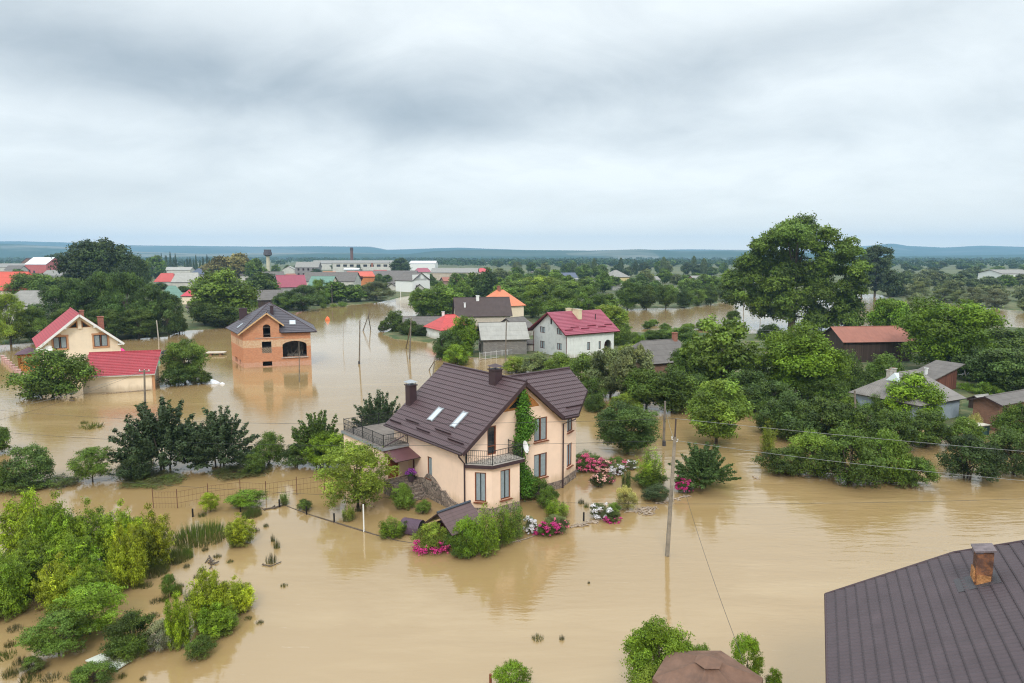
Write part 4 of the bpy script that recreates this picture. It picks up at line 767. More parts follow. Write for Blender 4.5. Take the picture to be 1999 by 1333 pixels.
for q, w in zip(pa, pa[1:]): mb.poly([(q[0], 0, q[1]), (w[0], 0, w[1]), (w[0], 0, 6.62), (q[0], 0, 6.62)], [q, w, (w[0], 6.62), (q[0], 6.62)])
for xx in (2.97, 4.03): mb.poly([(xx, 0, 5.2), (xx, .35, 5.2), (xx, .35, 6.62), (xx, 0, 6.62)])
mb.poly([(5.35, 0, 5.2), (5.35, 3.2, 5.2), (5.35, 3.2, 7.2), (5.35, 0, zg(5.35))])
holewall(mb, (9.94, 0), (9.94, 9.5), -1, 5.2, [(3, 5, 1.2, 3.6)], .35); holewall(mb, (9.94, 9.5), (-2.2, 9.5), -1, 5.2, [(3, 6, 1.2, 3.6), (8, 10, 1.2, 3.6)], .35)
holewall(mb, (-2.2, 9.5), (0, 0), -1, 5.2, [(5.6, 6.3, 3.15, 4.3), (4.2, 4.7, 3.2, 4.3), (2.5, 4.6, .1, .95), (6.3, 7.4, .1, .9)], .3)
mb.build('wall', redbrick, bh)
mb = MB(); dk_ = [(.36, .36), (9.58, .36), (9.58, 9.1), (-1.5, 9.1)]; mb.poly([(*p, 3.0) for p in ((.36, .4), (5.2, .4), (5.2, 9.1), (-1.5, 9.1))]); mb.poly([(*p, 1.0) for p in dk_]); mb.poly([(*p, 5.0) for p in dk_])
mb.poly([(4.9, .36, 1), (4.9, 6, 1), (4.9, 6, 5), (4.9, .36, 5)]); mb.poly([(9.0, 6.5, 1), (4.9, 6.5, 1), (4.9, 6.5, 5), (9, 6.5, 5)]); mb.build('inner_wall', mat('dim_plaster', (.20, .17, .15), .95, var=.3), bh)
mb = MB(); rr_ = random.Random(3)
for i in range(9):
    x = rr_.uniform(6, 9); z0 = rr_.uniform(1.1, 1.7); mb.tube([(x, 1.2, 1.05), (x + rr_.uniform(-1.3, 1.3), 1.6 + rr_.random(), z0 + 1.2)], .04, 5)
mb.box((7.2, 2.2, 1.35), (1.6, 1, .6)); mb.build('scaffold_timber', [polewood], bh)
mb = MB()
for i in range(6):
    for j in range(5): mb.tube([(2.82 + .235 * i + .1 * (j % 2), .05, 2.22 + .17 * j), (2.82 + .235 * i + .1 * (j % 2), .6, 2.22 + .17 * j)], .085, 7)
mb.build('stacked_firewood', [mat('cut_log', (.34, .27, .20), .9, var=.4, vscale=9)], bh)
mb = MB(); mb.box((7.5, -.06, 1.32), (4.0, .3, .12)); mb.build('window_ledge', concrete, bh); mb = MB(); mb.box((3.9, -.03, 4.52), (4.2, .09, .07)); mb.build('window_ledge', concrete, bh)
E1, E2, E3, E4, PK = (-.6, -.6, 5.3), (10.9, -.6, 5.3), (10.9, 10.1, 5.3), (-3.0, 10.1, 5.3), (3.95, 5.2, 9.65)
VT = (3.6, 3.66, 8.455); tiles('roof', [(5.55, -.6, 5.3), E2, PK, VT], r_grey, bh, .38, .2, sub=3, edge=brown); tiles('roof', [E1, VT, PK], r_grey, bh, .38, .2, sub=3, edge=brown)
tiles('roof', [E4, E1, PK], r_grey, bh, .38, .2, sub=3, edge=brown); tiles('roof', [E2, E3, PK], r_grey, bh, .38, .2, sub=2, edge=brown); tiles('roof', [E3, E4, PK], r_grey, bh, .38, .2, sub=2, edge=brown)
gx = 3.6; back = lambda z_: (z_ - 5.3) / .74 - .6
tiles('gable_roof', [(-.6, -.62, 5.3), (gx, -.62, 8.45), (gx, back(8.45), 8.47), (-.5, .0, 5.42)], r_grey, bh, .38, .2, sub=3, edge=brown); tiles('gable_roof', [(6.0, -.62, 6.5), (gx, -.62, 8.45), (gx, back(8.45), 8.47), (6.0, back(6.5), 6.52)], r_grey, bh, .38, .2, sub=3, edge=brown)
mb = MB()
for a, b in (((-.62, -.66, 5.16), (gx, -.66, 8.34)), ((gx, -.66, 8.34), (6.05, -.66, 6.38))):
    a, b = V3(*a), V3(*b); d = (b - a).normalized(); s_ = Vector((0, 1, 0)); u2 = s_.cross(d) * -1; mb.box((a + b) / 2, ((b - a).length, .05, .2), Matrix((d, s_, u2)).transposed())
mb.build('barge_board', mat('pale_pine', (.58, .38, .20), .7, var=.15, vscale=4), bh)
mb = MB(); mb.tube([PK, E1], .07, 6); mb.tube([(3.6, -.62, 8.5), (3.6, 3.66, 8.5)], .07, 6); mb.tube([PK, E2], .08, 6); mb.tube([PK, E4], .08, 6); mb.tube([PK, E3], .08, 6); mb.build('ridge_cap', brown, bh)
chimney(bh, 4.35, 3.0, 7.6, 9.15, .5, .55, brown, brown); chimney(bh, -.1, 8.0, 6.4, 8.55, 1.2, .7, brown, brown)
for cx_, cy_, nx_, w_, h_ in ((7.35, 1.15, 'f', .95, 1.0), (-.45, 3.6, 'l', .6, 1.1)):
    if nx_ == 'f': M_ = Matrix.Rotation(math.atan(.741), 3, 'X'); c_ = V3(cx_, cy_, 5.3 + .741 * (cy_ + .6) + .08)
    else: e1_ = V3(*E1) - V3(*E4); nn_ = e1_.cross(V3(*PK) - V3(*E1)).normalized(); nn_ = nn_ if nn_.z > 0 else -nn_; exx = Vector((0, 0, 1)).cross(nn_).normalized(); M_ = Matrix((exx, nn_.cross(exx), nn_)).transposed(); c_ = V3(cx_, cy_, 0); c_.z = E1[2] - ((c_.x - E1[0]) * nn_.x + (c_.y - E1[1]) * nn_.y) / nn_.z + .08
    mb = MB(); mb.box(c_, (w_, h_, .1), M_); sk = mb.build('roof_window', greymet, bh); mb = MB(); mb.box(c_ + M_ @ V3(0, 0, .03), (w_ - .16, h_ - .16, .08), M_); mb.build('pane', glight, sk)

# ------------------------------------------------------------------ 3 red-roofed gable house and its garage
A3 = G(226, 729); u3 = azd(53); v3 = azd(-37)
rh = hroot('house', A3 - u3 * 8.6, 53, 'cream gable house with steep crimson tile roof and two framed upstairs windows at the left', 'house')
mb = MB(); LL = 9.2; FB = ((0, 0), (LL, 0)); xm = 4.6; sl3 = (8.95 - 4.5) / (xm + .6)
holewall(mb, *FB, -1, 4.85, [(1.36, 2.94, 4.2, 4.85, -1), (6.2, 7.9, 4.1, 4.85, -1)], .12); zr = lambda x: 8.78 - sl3 * abs(x - xm)
def gp3(x0, x1, z0): mb.poly([(x0, 0, z0), (x1, 0, z0), (x1, 0, zr(x1)), (x0, 0, zr(x0))])
for a, b, c_ in ((0, 1.36, 4.85), (1.36, 2.94, 5.85), (2.94, xm, 4.85), (xm, 6.2, 4.85), (6.2, 7.9, 5.82), (7.9, LL, 4.85)): gp3(a, b, c_)
holewall(mb, (LL, 0), (LL, 13), -1, 4.85, [(2, 3.4, 1, 2.6)]); holewall(mb, (LL, 13), (0, 13), -1, 4.85, [], .1, [(0, 4.85), (LL, 4.85), (LL - xm, 8.7)]); holewall(mb, (0, 13), (0, 0), -1, 4.85, [(2, 3.4, 1, 2.6), (6, 7.4, 1, 2.6)])
mb.build('wall', cream, rh)
ow3 = mat('terracotta_trim', (.52, .27, .14), .7, var=.1)
for s0, s1, z0, z1 in ((1.36, 2.94, 4.2, 5.85), (6.2, 7.9, 4.1, 5.82)):
    mb = MB()
    for bx_ in ((((s0 + s1) / 2, -.04, z1 + .12), (s1 - s0 + .5, .08, .24)), (((s0 + s1) / 2, -.04, z0 - .1), (s1 - s0 + .4, .08, .2)), ((s0 - .1, -.04, (z0 + z1) / 2), (.2, .08, z1 - z0)), ((s1 + .1, -.04, (z0 + z1) / 2), (.2, .08, z1 - z0)), (((s0 + s1) / 2, -.05, z1 + .3), (.4, .1, .14))): mb.box(*bx_)
    tr_ = mb.build('window_trim', ow3, rh); window(rh, *FB, s0, s1, z0, z1, mull=1, sill=False, fm=dwood)
for (x0, x1, xa_) in ((3.2, 4.35, 4.35), (4.85, 6.0, 4.85)):
    mb = MB(); mb.poly([(x0, -.03, 7.0), (x1, -.03, 7.0), (xa_, -.03, 8.0)]); at_ = mb.build('attic_window', owood, rh); mb = MB(); g_ = .16; cx_ = (x0 + x1 + xa_) / 3; mb.poly([(cx_ + (p[0] - cx_) * .68, -.045, 7.3 + (p[1] - 7.33) * .68) for p in ((x0, 7.0), (x1, 7.0), (xa_, 8.0))]); mb.build('pane', glass, at_)
mb = MB(); mb.box((4.6, -.1, 7.6), (.42, .2, 1.5)); mb.build('wall_pilaster', cream, rh); mb = MB(); mb.box((LL + .02, -.02, 2.0), (.5, .1, 4.2)); mb.build('wall_pilaster', cream, rh)
slr = (-.62, -.85, 4.5), (-.62, 13.4, 4.5), (xm, 13.4, 8.95), (xm, -.85, 8.95)
tiles('roof', slr, r_red, rh, .38, .2, sub=3, edge=whitep); tiles('roof', [(2 * xm + .62, y, z_) if x < 0 else (x, y, z_) for x, y, z_ in slr], r_red, rh, .38, .2, sub=3, edge=whitep)
mb = MB()
for sg in (-1, 1):
    a, b = V3(xm, -.88, 8.80), V3(xm + sg * (xm + .66), -.88, 4.34); d = (b - a).normalized(); s_ = Vector((0, 1, 0)); u2 = d.cross(s_); mb.box((a + b) / 2, ((b - a).length, .06, .3), Matrix((d, s_, u2)).transposed()); mb.box((xm + sg * 4.85, -.5, 4.33), (.8, .7, .12)); mb.box((xm + sg * 1.8, -.5, 7.1), (.35, .75, .3))
mb.build('barge_board', whitep, rh); mb = MB(); mb.tube([(xm, -.88, 9.0), (xm, 13.4, 9.0)], .09, 6); mb.build('ridge_cap', r_red, rh)
chimney(rh, 5.1, 1.6, 8.0, 9.25, .5, .5, chimbrick, chimbrick); chimney(rh, 7.55, 3.4, 5.9, 8.1, .75, .6, chimbrick, chimbrick)
mb = MB(); mb.tube([(LL + .35, -.1, 4.1), (LL + .2, .0, 3.9), (LL + .2, 0, 0)], .06, 6); mb.build('downpipe', dwood, rh)
dd_ = tag(hroot('satellite_dish', A3 - u3 * 8.2 - v3 * .6, 53, None, None), 'white satellite dish on the cream gable wall beside the left framed window', 'satellite dish'); dish(dd_, (.35, 0, 4.3), (-.3, -1, .3), .5, 'reflector')
ga = hroot('garage', G(163, 767.5), 73, 'low cream garage with wide crimson tiled roof in front of the gable house', 'garage')
mb = MB(); GL = 7.8
holewall(mb, (0, 0), (GL, 0), -1, 2.15); holewall(mb, (GL, 0), (GL, 4.6), -1, 2.15, [], .1, [(0, 2.15), (4.6, 2.15), (4.6, 4.1)]); holewall(mb, (GL, 4.6), (0, 4.6), -1, 4.1); holewall(mb, (0, 4.6), (0, 0), -1, 2.15, [], .1, [(0, 2.15), (4.6, 2.15), (0, 4.1)]); mb.build('wall', cream, ga)
tiles('roof', [(-.3, -.45, 2.1), (GL + .45, -.45, 2.1), (GL + .45, 4.75, 4.45), (-.3, 4.75, 4.45)], r_red, ga, .38, .2, sub=3, edge=whitep); mb = MB(); mb.tube([(-.3, 4.75, 4.48), (GL + .45, 4.75, 4.48)], .09, 6); mb.build('ridge_cap', r_red, ga)
mb = MB(); mb.box((GL + .18, .1, 1.0), (.3, .25, 2.2)); mb.build('corner_post', ow3, ga)

# ------------------------------------------------------------------ 4 whitewashed house with magenta roof
A4 = G(1106, 703); wh = hroot('house', A4, 58, 'whitewashed farmhouse with magenta roof, broad chimney and arched doorway', 'house')
L4, W4 = 10.1, 9.8; mb = MB(); holewall(mb, (0, 0), (L4, 0), -1, 4.2, [(4.3, 4.95, 1.35, 2.7), (6.8, 7.25, 1.35, 2.7), (8.0, 9.6, -.6, 2.85, .75)], .25); mb.build('wall', whitew, wh)
mb = MB(); lh = lambda v0, v1, z0, z1: (W4 - v1, W4 - v0, z0, z1)
holewall(mb, (0, W4), (0, 0), -1, 4.2, [(*lh(6.15, 7.7, 3.9, 4.2), -1), (*lh(1.25, 2.7, 4.05, 4.2), -1), lh(6.25, 7.7, 1.2, 2.45), lh(1.25, 2.7, 1.5, 2.6)], .12)
z4 = lambda s: 7.42 - (7.42 - 4.2) / 4.9 * abs(s - 4.9)
for a, b, c_ in ((0, 2.1, 4.2), (2.1, 3.65, 4.95), (3.65, 4.9, 4.2), (4.9, 7.1, 4.2), (7.1, 8.55, 5.1), (8.55, W4, 4.2)):
    mb.poly([(0, W4 - a, c_), (0, W4 - b, c_), (0, W4 - b, z4(b)), (0, W4 - a, z4(a))], [(a, c_), (b, c_), (b, z4(b)), (a, z4(a))])
holewall(mb, (L4, 0), (L4, W4), -1, 4.2, [], .1, [(0, 4.2), (W4, 4.2), (4.9, 7.42)]); holewall(mb, (L4, W4), (0, W4), -1, 4.2); mb.build('gable_wall', shadew, wh)
for q in (lh(6.15, 7.7, 3.9, 4.95), lh(1.25, 2.7, 4.05, 5.1), lh(6.25, 7.7, 1.2, 2.45), lh(1.25, 2.7, 1.5, 2.6)): window(wh, (0, W4), (0, 0), *q, fm=mat('dark_red_frame', (.11, .04, .035), .6), sill=False, mull=1)
for q in ((4.3, 4.95, 1.35, 2.7), (6.8, 7.25, 1.35, 2.7)): window(wh, (0, 0), (L4, 0), *q, fm=MATS['dark_red_frame'], sill=False, mull=0)
mb = MB(); mb.box((-.02, 4.35, 6.2), (.06, .34, 1.2)); mb.build('attic_slit', darkin, wh)
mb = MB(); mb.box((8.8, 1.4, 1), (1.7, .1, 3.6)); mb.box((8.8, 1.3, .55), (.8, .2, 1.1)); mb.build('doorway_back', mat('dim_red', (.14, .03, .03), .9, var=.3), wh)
mb = MB()
for x in (.15, 1.7, 3.3, 5.9, 7.6, 9.95): mb.box((x, -.03, 1.6), (.16, .06, 5.2))
mb.build('wall_pilaster', whitep, wh)
tiles('roof', [(-.55, -.5, 4.22), (L4 + 1.0, -.5, 4.22), (L4 + 1.0, 4.9, 7.6), (-.55, 4.9, 7.6)], r_mag, wh, .38, .2, sub=3, edge=mat('crimson_edge', (.16, .02, .03), .5)); tiles('roof', [(-.55, 11.1, 4.0), (L4 + 1.0, 11.1, 4.0), (L4 + 1.0, 4.9, 7.6), (-.55, 4.9, 7.6)], r_mag, wh, .38, .2, sub=2, edge=MATS['crimson_edge'])
ay = math.atan(3.38 / 5.4)
for x0, x1, yy in ((.0, 1.6, .45), (1.6, 3.3, 1.0), (3.5, 5.2, .6), (5.2, 7.0, 1.1), (7.2, 8.9, .7), (8.9, 10.6, 1.1)): mb = MB(); mb.box(((x0 + x1) / 2, yy, 4.22 + (yy + .5) * .626 + .1), (x1 - x0, .06, .16), Matrix.Rotation(ay, 3, 'X')); mb.build('snow_guard', MATS['crimson_edge'], wh)
chimney(wh, 4.9, 3.6, 5.2, 7.95, .75, 1.7, mat('yellow_plaster', (.68, .60, .40), .9, var=.12), concrete); chimney(wh, 4.4, 5.4, 7.3, 8.0, .9, .5, MATS['yellow_plaster'], concrete)
mb = MB(); mb.tube([(8.1, 2.6, 6.1), (8.1, 2.6, 7.1)], .08, 6); mb.build('vent_pipe', brown, wh)
mb = MB(); mb.tube([(-.2, -.4, 4.15), (-.07, -.08, 3.7), (-.07, -.08, 0)], .055, 6); mb.build('downpipe', MATS['dark_red_frame'], wh); mb = MB(); mb.tube([(-.07, W4 - .2, 3.9), (-.07, W4 - .2, 0)], .055, 6); mb.build('downpipe', MATS['dark_red_frame'], wh)

# ------------------------------------------------------------------ 5..15 the other houses nearby
H_ = house
H_('barn', 'weathered grey barn with pale asbestos roof left of the whitewashed house', (944, 697), 80, 7.5, 6.5, 2.95, 5.6, greybrick, r_slatew, wins=[('l', 1.0, 3.4, -.5, 1.9)], cat='barn', edge=greyplank, fm=mat('dark_door', (.08, .03, .03), .7))
H_('shed', 'low grey lean-to shed between the barn and the whitewashed house', (1024, 690), 72, 3.6, 4.5, 1.7, 2.1, concrete, r_slated, cat='shed', ov=.25)
H_('house', 'white-walled house under a bright red hip roof beside the leafy tree', (862, 668), 62, 7.5, 8.5, 2.4, 5.1, whitew, r_bred, hip=3.2, edge=mat('red_edge', (.30, .03, .03), .5), wins=[('f', 1.2, 2.2, .6, 1.7)], chims=[(3, 6.2, 4.2, 5.5, .45, .45, whitep, greymet)])
H_('house', 'house with dark brown bitumen roof and small white chimney behind the bright red roof', (893, 645), 79, 12.5, 7.0, 3.2, 7.4, mat('beige_wall', (.55, .48, .40), .9, var=.1), r_dark, chims=[(5.2, 3, 6.2, 7.8, .7, .6, whitep, greymet), (2.0, 1.6, 4.6, 6.2, .4, .4, whitep, greymet)])
H_('house', 'cream house with salmon orange hip roof and brick chimney, rising behind the dark brown roof', (970, 640), 55, 8, 9, 5.1, 8.8, cream, r_orange, hip=3.4, edge=mat('orange_edge', (.45, .16, .08), .6), wins=[('r', 2, 3, 3, 4.2), ('f', 3, 4.2, 3.2, 4.4)], chims=[(3.6, 4.4, 8, 9.7, .55, .8, chimbrick, chimbrick)])
H_('shed', 'long low shed with mossy grey asbestos roof left of the bright red roof', (790, 655), 84, 12, 5, 1.9, 3.9, greyplank, r_slated, cat='shed')
H_('shed', 'grey roofed outbuilding behind the barn', (1012, 662), 40, 5, 6, 2.2, 4.2, concrete, r_slated, cat='shed')
H_('barn', 'long dark timber barn with rust-red sheet roof at the right', (1646, 712), 84, 11.5, 6.5, 3.6, 5.7, darkplank, r_rust, cat='barn')
H_('cottage', 'small white cottage with faded mauve roof, half hidden by the yellow-green tree', (1590, 764), 78, 5.2, 4.2, 2.0, 3.9, whitew, mat and roofmat('mauve_sheet', (.20, .11, .13), 9, .7, .7, .4, .2, .3), cat='cottage', wins=[('f', 3.4, 3.75, .8, 1.5), ('f', 4.3, 4.65, .8, 1.5)])
# blue walled house, hip roof of grey corrugated sheets, small white gablet
hb_ = H_('house', 'pale blue house with grey corrugated asbestos hip roof and little white gablet', (1790, 834), 62, 7.2, 7.0, 2.3, 4.9, mat('blue_wash', (.30, .36, .42), .9, var=.15, stain=((.2, .24, .28), 1, .5, .6)), roofmat('grey_corrugated', (.235, .215, .20), 1.4, .20, .9, 1.2, .12, .3, kind='slate'), hip=2.5, chims=[(1.7, 4.3, 3.4, 5.0, .42, .42, concrete, oldbrick), (2.5, 4.4, 3.4, 5.1, .42, .42, concrete, oldbrick)], wins=[('r', 2, 3, .7, 1.7)])
mb = MB(); q = [V3(1.1, 2.7, 4.0), V3(1.1, 4.3, 4.0), V3(1.25, 3.5, 4.9)]; mb.poly([q[1], q[0], q[2]]); mb.poly([q[0], V3(2.1, 3.5, 4.85), q[2]]); mb.poly([q[1], q[2], V3(2.1, 3.5, 4.85)]); mb.build('gablet', mat('pale_gablet', (.60, .66, .70), .8), hb_)
H_('porch', 'small porch with brown asbestos roof on the right of the blue house', (1836, 822), 62, 2.6, 1.8, 1.5, 2.1, dwood, r_slated, cat='porch', ov=.3)
ws = hroot('shed', G(1822, 770), 66, 'reddish plank shed with single-pitch roof rising to the right, behind the blue house', 'shed')
mb = MB(); holewall(mb, (0, 0), (4.3, 0), -1, 2.0, [], .1, [(0, 2.0), (4.3, 2.0), (4.3, 3.2)]); holewall(mb, (4.3, 0), (4.3, 3), -1, 3.2); holewall(mb, (4.3, 3), (0, 3), -1, 2.0, [], .1, [(0, 2), (4.3, 2), (0, 3.2)]); holewall(mb, (0, 3), (0, 0), -1, 2.0); mb.build('wall', redplank, ws)
mb = MB(); slab(mb, [(-.5, -.4, 1.95), (5.2, -.4, 3.55), (5.2, 3.4, 3.55), (-.5, 3.4, 1.95)], .1); wrf = mb.build('roof', [r_slated, greyplank], ws); chimney(wrf, .6, 1.5, 2.1, 3.0, .25, .25, whitep, greymet)
dd_ = tag(hroot('satellite_dish', G(1822, 770) + azd(66) * 5.0 + azd(-24) * -.5, 66, None, None), 'white satellite dish on the high corner of the plank shed', 'satellite dish'); dish(dd_, (0, 0, 2.4), (.7, -1, .3), .45, 'reflector')
mb = MB(); mb.tube([(0, 0, 2.3), (-.6, .4, 2.2)], .03, 5); mb.build('bracket', greymet, dd_)
H_('shed', 'brick-walled shed with brown-grey asbestos roof at the right edge of the photo', (1948, 842), 62, 12, 2.4, 2.7, 3.3, oldbrick, r_slated, cat='shed')
H_('shed', 'small dark shed with pale roof beside the brick-walled shed', (1916, 806), 70, 1.7, 1.5, 1.3, 1.8, darkplank, r_slatew, cat='shed', ov=.25)
mb = MB(); tk = hroot('water_tank', G(1908, 853), 75, 'dark teal water tank with pale lid in front of the brick-walled shed', 'tank'); mb.box((.75, .6, .4), (1.5, 1.1, 1.2)); mb.build('tank_body', mat('teal_paint', (.05, .12, .12), .6, var=.3), tk); mb = MB(); mb.box((.75, .6, 1.04), (1.7, 1.3, .06)); mb.build('lid', mat('pale_board', (.5, .46, .38), .8, var=.2), tk)
H_('house', 'old house with grey-brown slate roof and brick chimney, half hidden among the trees', (1262, 741), 66, 9.5, 7.5, 2.2, 4.9, oldbrick, r_slated, hip=2.0, chims=[(7.4, 3.6, 4.3, 5.8, .6, .6, chimbrick, chimbrick)])
mb = MB(); dmr = hroot('dormer', G(1262, 741), 66, None, None)
bpy.data.objects.remove(dmr)

# ------------------------------------------------------------------ 16 near roof bottom right
P16 = G(1612, 1161, 5.0); nr_ = hroot('house', (P16[0], P16[1], 0), 114, 'large house under the grey-brown tiled roof filling the bottom right corner', 'house')
pt = math.tan(R(27)); q = lambda e_, s_: (s_ * math.cos(R(27)), e_, 5.0 + s_ * math.sin(R(27)))   # x up the slope, y along the eave
tiles('roof', [q(-15, 0), q(0, 0), q(.72, 4.36), q(.25, 6.3), q(-.2, 8.2), q(-15, 8.2)], r_near, nr_, .35, .19, .028, .024, brown, .12)
top = q(0, 8.2); mb = MB(); slab(mb, [(top[0], -15, top[2]), (top[0], -.2, top[2]), (2 * top[0], -.2, 5.0), (2 * top[0], -15, 5.0)], .12); mb.build('roof', [r_near, brown], nr_)
mb = MB(); holewall(mb, (.6, -14.5), (2 * top[0] - .6, -14.5), -1, 5); holewall(mb, (2 * top[0] - .6, -14.5), (2 * top[0] - .6, -.6), -1, 5); holewall(mb, (2 * top[0] - .6, -.6), (.6, -.6), -1, 5, [], .1, [(0, 5), (2 * top[0] - 1.2, 5), (top[0] - .6, top[2] - .3)]); holewall(mb, (.6, -.6), (.6, -14.5), -1, 5); mb.build('wall', peach, nr_)
mb = MB()
for a, b in ((q(0, 0), q(.72, 4.36)), (q(.72, 4.36), q(.25, 6.3)), (q(.25, 6.3), q(-.2, 8.2)), (q(-15, 0), q(0, 0))):
    a, b = V3(*a), V3(*b); mb.tube([a + V3(0, 0, .02), b + V3(0, 0, .02)], .045, 6)
mb.build('edge_trim', brown, nr_)
cq = V3(*q(-1.7, 4.62)); ck = mb = MB()
mb.box(cq + V3(.1, 0, .38), (.42, .50, 1.36)); co_ = mb.build('chimney', mat('rusty_dark_metal', (.11, .055, .038), .75, var=.35, vscale=4, stain=((.34, .14, .06), 1.8, .48, .8)), nr_)
mb = MB(); mb.box(cq + V3(-.13, 0, .26), (.05, .44, .36)); mb.box(cq + V3(.1, -.255, .12), (.36, .03, .42)); mb.build('bare_brick_patch', mat('crumbling_brick', (.42, .20, .08), .95, var=.5, vscale=9, bump=.8), co_)
mb = MB(); M_ = Matrix.Rotation(R(-12), 3, 'Y'); mb.box(cq + V3(.08, 0, 1.10), (.56, .62, .05), M_); mb.box(cq + V3(-.05, .0, 1.03), (.2, .52, .09), M_); mb.build('chimney_cap', mat('dull_cap', (.15, .12, .125), .6, var=.4, vscale=4), co_)
mb = MB(); slab(mb, [tuple(cq + V3(-.55, -.45, -.24)), tuple(cq + V3(.5, -.45, .30)), tuple(cq + V3(.5, .45, .30)), tuple(cq + V3(-.55, .45, -.24))], .03); mb.build('flashing', mat('dark_flashing', (.06, .055, .06), .5), co_)
rr_ = random.Random(5); mb = MB()
for i in range(9): dx_ = rr_.uniform(-.12, .35); mb.box(cq + V3(dx_, -.34 + rr_.uniform(-.1, .06), -.15 + dx_ * .51 + rr_.uniform(.0, .06)), (.09, .07, .05), Matrix.Rotation(rr_.uniform(0, 3), 3, 'X'))
mb.build('mortar_crumb', mat('pale_mortar', (.34, .30, .26), .95, var=.3), co_)

# ------------------------------------------------------------------ small structures
# gazebo with sagging brown canopy at the bottom edge
gz = hroot('gazebo', (6.9, 22.4, .5), 40, 'six-sided gazebo with brown fabric roof at the bottom edge between leafy branches', 'gazebo')
hexp = [(1.95 * math.cos(R(60 * i + 10)), 1.95 * math.sin(R(60 * i + 10))) for i in range(6)]; cm = mat('brown_canvas', (.165, .095, .066), .8, var=.25, vscale=1.5, bump=.3, bscale=3, stain=((.11, .07, .055), .8, .5, .7))
mb = MB(); K = 6
for i in range(6):
    a, b = hexp[i], hexp[(i + 1) % 6]
    for r in range(K):
        f0, f1 = .16 + .84 * r / K, .16 + .84 * (r + 1) / K
        for s in range(4):
            g0, g1 = s / 4, (s + 1) / 4; pp = lambda f, g: ((a[0] * (1 - g) + b[0] * g) * f, (a[1] * (1 - g) + b[1] * g) * f, 1.75 + .75 * (1 - f) - .12 * math.sin(math.pi * g) * math.sin(math.pi * min(1, f)) )
            mb.poly([pp(f0, g0), pp(f1, g0), pp(f1, g1), pp(f0, g1)])
    mb.poly([(a[0], a[1], 1.75), (a[0], a[1], 1.55), (b[0], b[1], 1.55), (b[0], b[1], 1.75)])
    mb.poly([(a[0] * .26, a[1] * .26, 2.38), (b[0] * .26, b[1] * .26, 2.38), (0, 0, 2.6)])
mb.build('canopy', cm, gz, False)
for a in hexp: mb = MB(); mb.tube([(a[0] * .97, a[1] * .97, -1), (a[0] * .97, a[1] * .97, 1.7)], .05, 6); mb.build('post', brown, gz)
# orange garden gazebo on the left
og = hroot('gazebo', G(38, 724), 60, 'small orange wooden gazebo with dark purple hip roof at the left edge', 'gazebo')
mb = MB()
for k in range(4):
    c4 = [(0, 0), (2.6, 0), (2.6, 2.6), (0, 2.6)]; p, q2 = c4[k], c4[(k + 1) % 4]; holewall(mb, p, q2, -1, 1.0); holewall(mb, p, q2, 2.15, 2.5)
    for f in (0, .33, .66, 1): x, y = p[0] + (q2[0] - p[0]) * f, p[1] + (q2[1] - p[1]) * f; mb.box((x, y, 1.5), (.12, .12, 1.9))
    for f in np.linspace(.04, .96, 9): x, y = p[0] + (q2[0] - p[0]) * f, p[1] + (q2[1] - p[1]) * f; mb.tube([(x, y, 1.0), (x, y, 2.15)], .02, 4)
mb.build('lattice_wall', orangeplank, og); mb = MB()
for k in range(4): c4 = [(-.4, -.4, 2.5), (3.0, -.4, 2.5), (3.0, 3.0, 2.5), (-.4, 3.0, 2.5)]; slab(mb, [c4[k], c4[(k + 1) % 4], (1.3, 1.3, 3.35)], .06)
mb.build('roof', [mat('purple_shingle', (.11, .065, .085), .7, var=.2), brown], og)
lw = hroot('garden_wall', G(6, 703), 0, 'low pinkish brick garden wall with square caps beside the orange gazebo', 'wall')
g0 = G(6, 703); g1 = G(50, 742); dl = g1 - g0; n_ = 9; mb = MB(); bm_ = MB()
ang = math.atan2(dl[1], dl[0]); Mz = Matrix.Rotation(ang - R(90) + R(90), 3, 'Z'); lw.rotation_euler = (0, 0, 0); Ld = np.linalg.norm(dl); M_ = Matrix.Rotation(ang, 3, 'Z')
mb.box((dl[0] / 2, dl[1] / 2, .0), (Ld, .25, 1.0), M_); mb.build('brick_course', mat('pink_brick', (.48, .30, .25), .9, var=.2, vscale=5), lw); 
for i in range(n_): bm_.box((dl[0] * i / (n_ - 1), dl[1] * i / (n_ - 1), .2), (.45, .45, 1.0), M_); bm_.box((dl[0] * i / (n_ - 1), dl[1] * i / (n_ - 1), .74), (.55, .55, .08), M_)
bm_.build('pier', mat('pink_caps', (.55, .36, .33), .9, var=.15), lw)
# shingled little roof (well house) and arched sheet shelter in the front garden
wl = hroot('well_house', G(893, 1056), 0, 'small well house with brown shingle roof in front of the peach house', 'well house'); gw = G(893, 1056)
def at(x, y, z_): p = G(x, y, z_); return (p[0] - gw[0], p[1] - gw[1], z_)
ra, rb_ = at(878, 982, 1.95), at(936, 1004, 1.95); ea, eb = at(843, 1016, 1.0), at(895, 1050, 1.0)
e_ = Vector((rb_[0] - ra[0], rb_[1] - ra[1], 0)); le_ = max(e_.length, 1.9); e_.normalize(); mr_ = Vector(((ra[0] + rb_[0]) / 2, (ra[1] + rb_[1]) / 2, 0)); me_ = Vector(((ea[0] + eb[0]) / 2, (ea[1] + eb[1]) / 2, 0)) - mr_; me_ = me_ - e_ * me_.dot(e_); me_ = me_.normalized() * max(me_.length, 1.15)
ra, rb_ = [tuple(mr_ + e_ * s_ * le_ / 2 + Vector((0, 0, 1.95))) for s_ in (-1, 1)]; ea, eb = [tuple(mr_ + me_ + e_ * s_ * le_ / 2 + Vector((0, 0, .95))) for s_ in (-1, 1)]
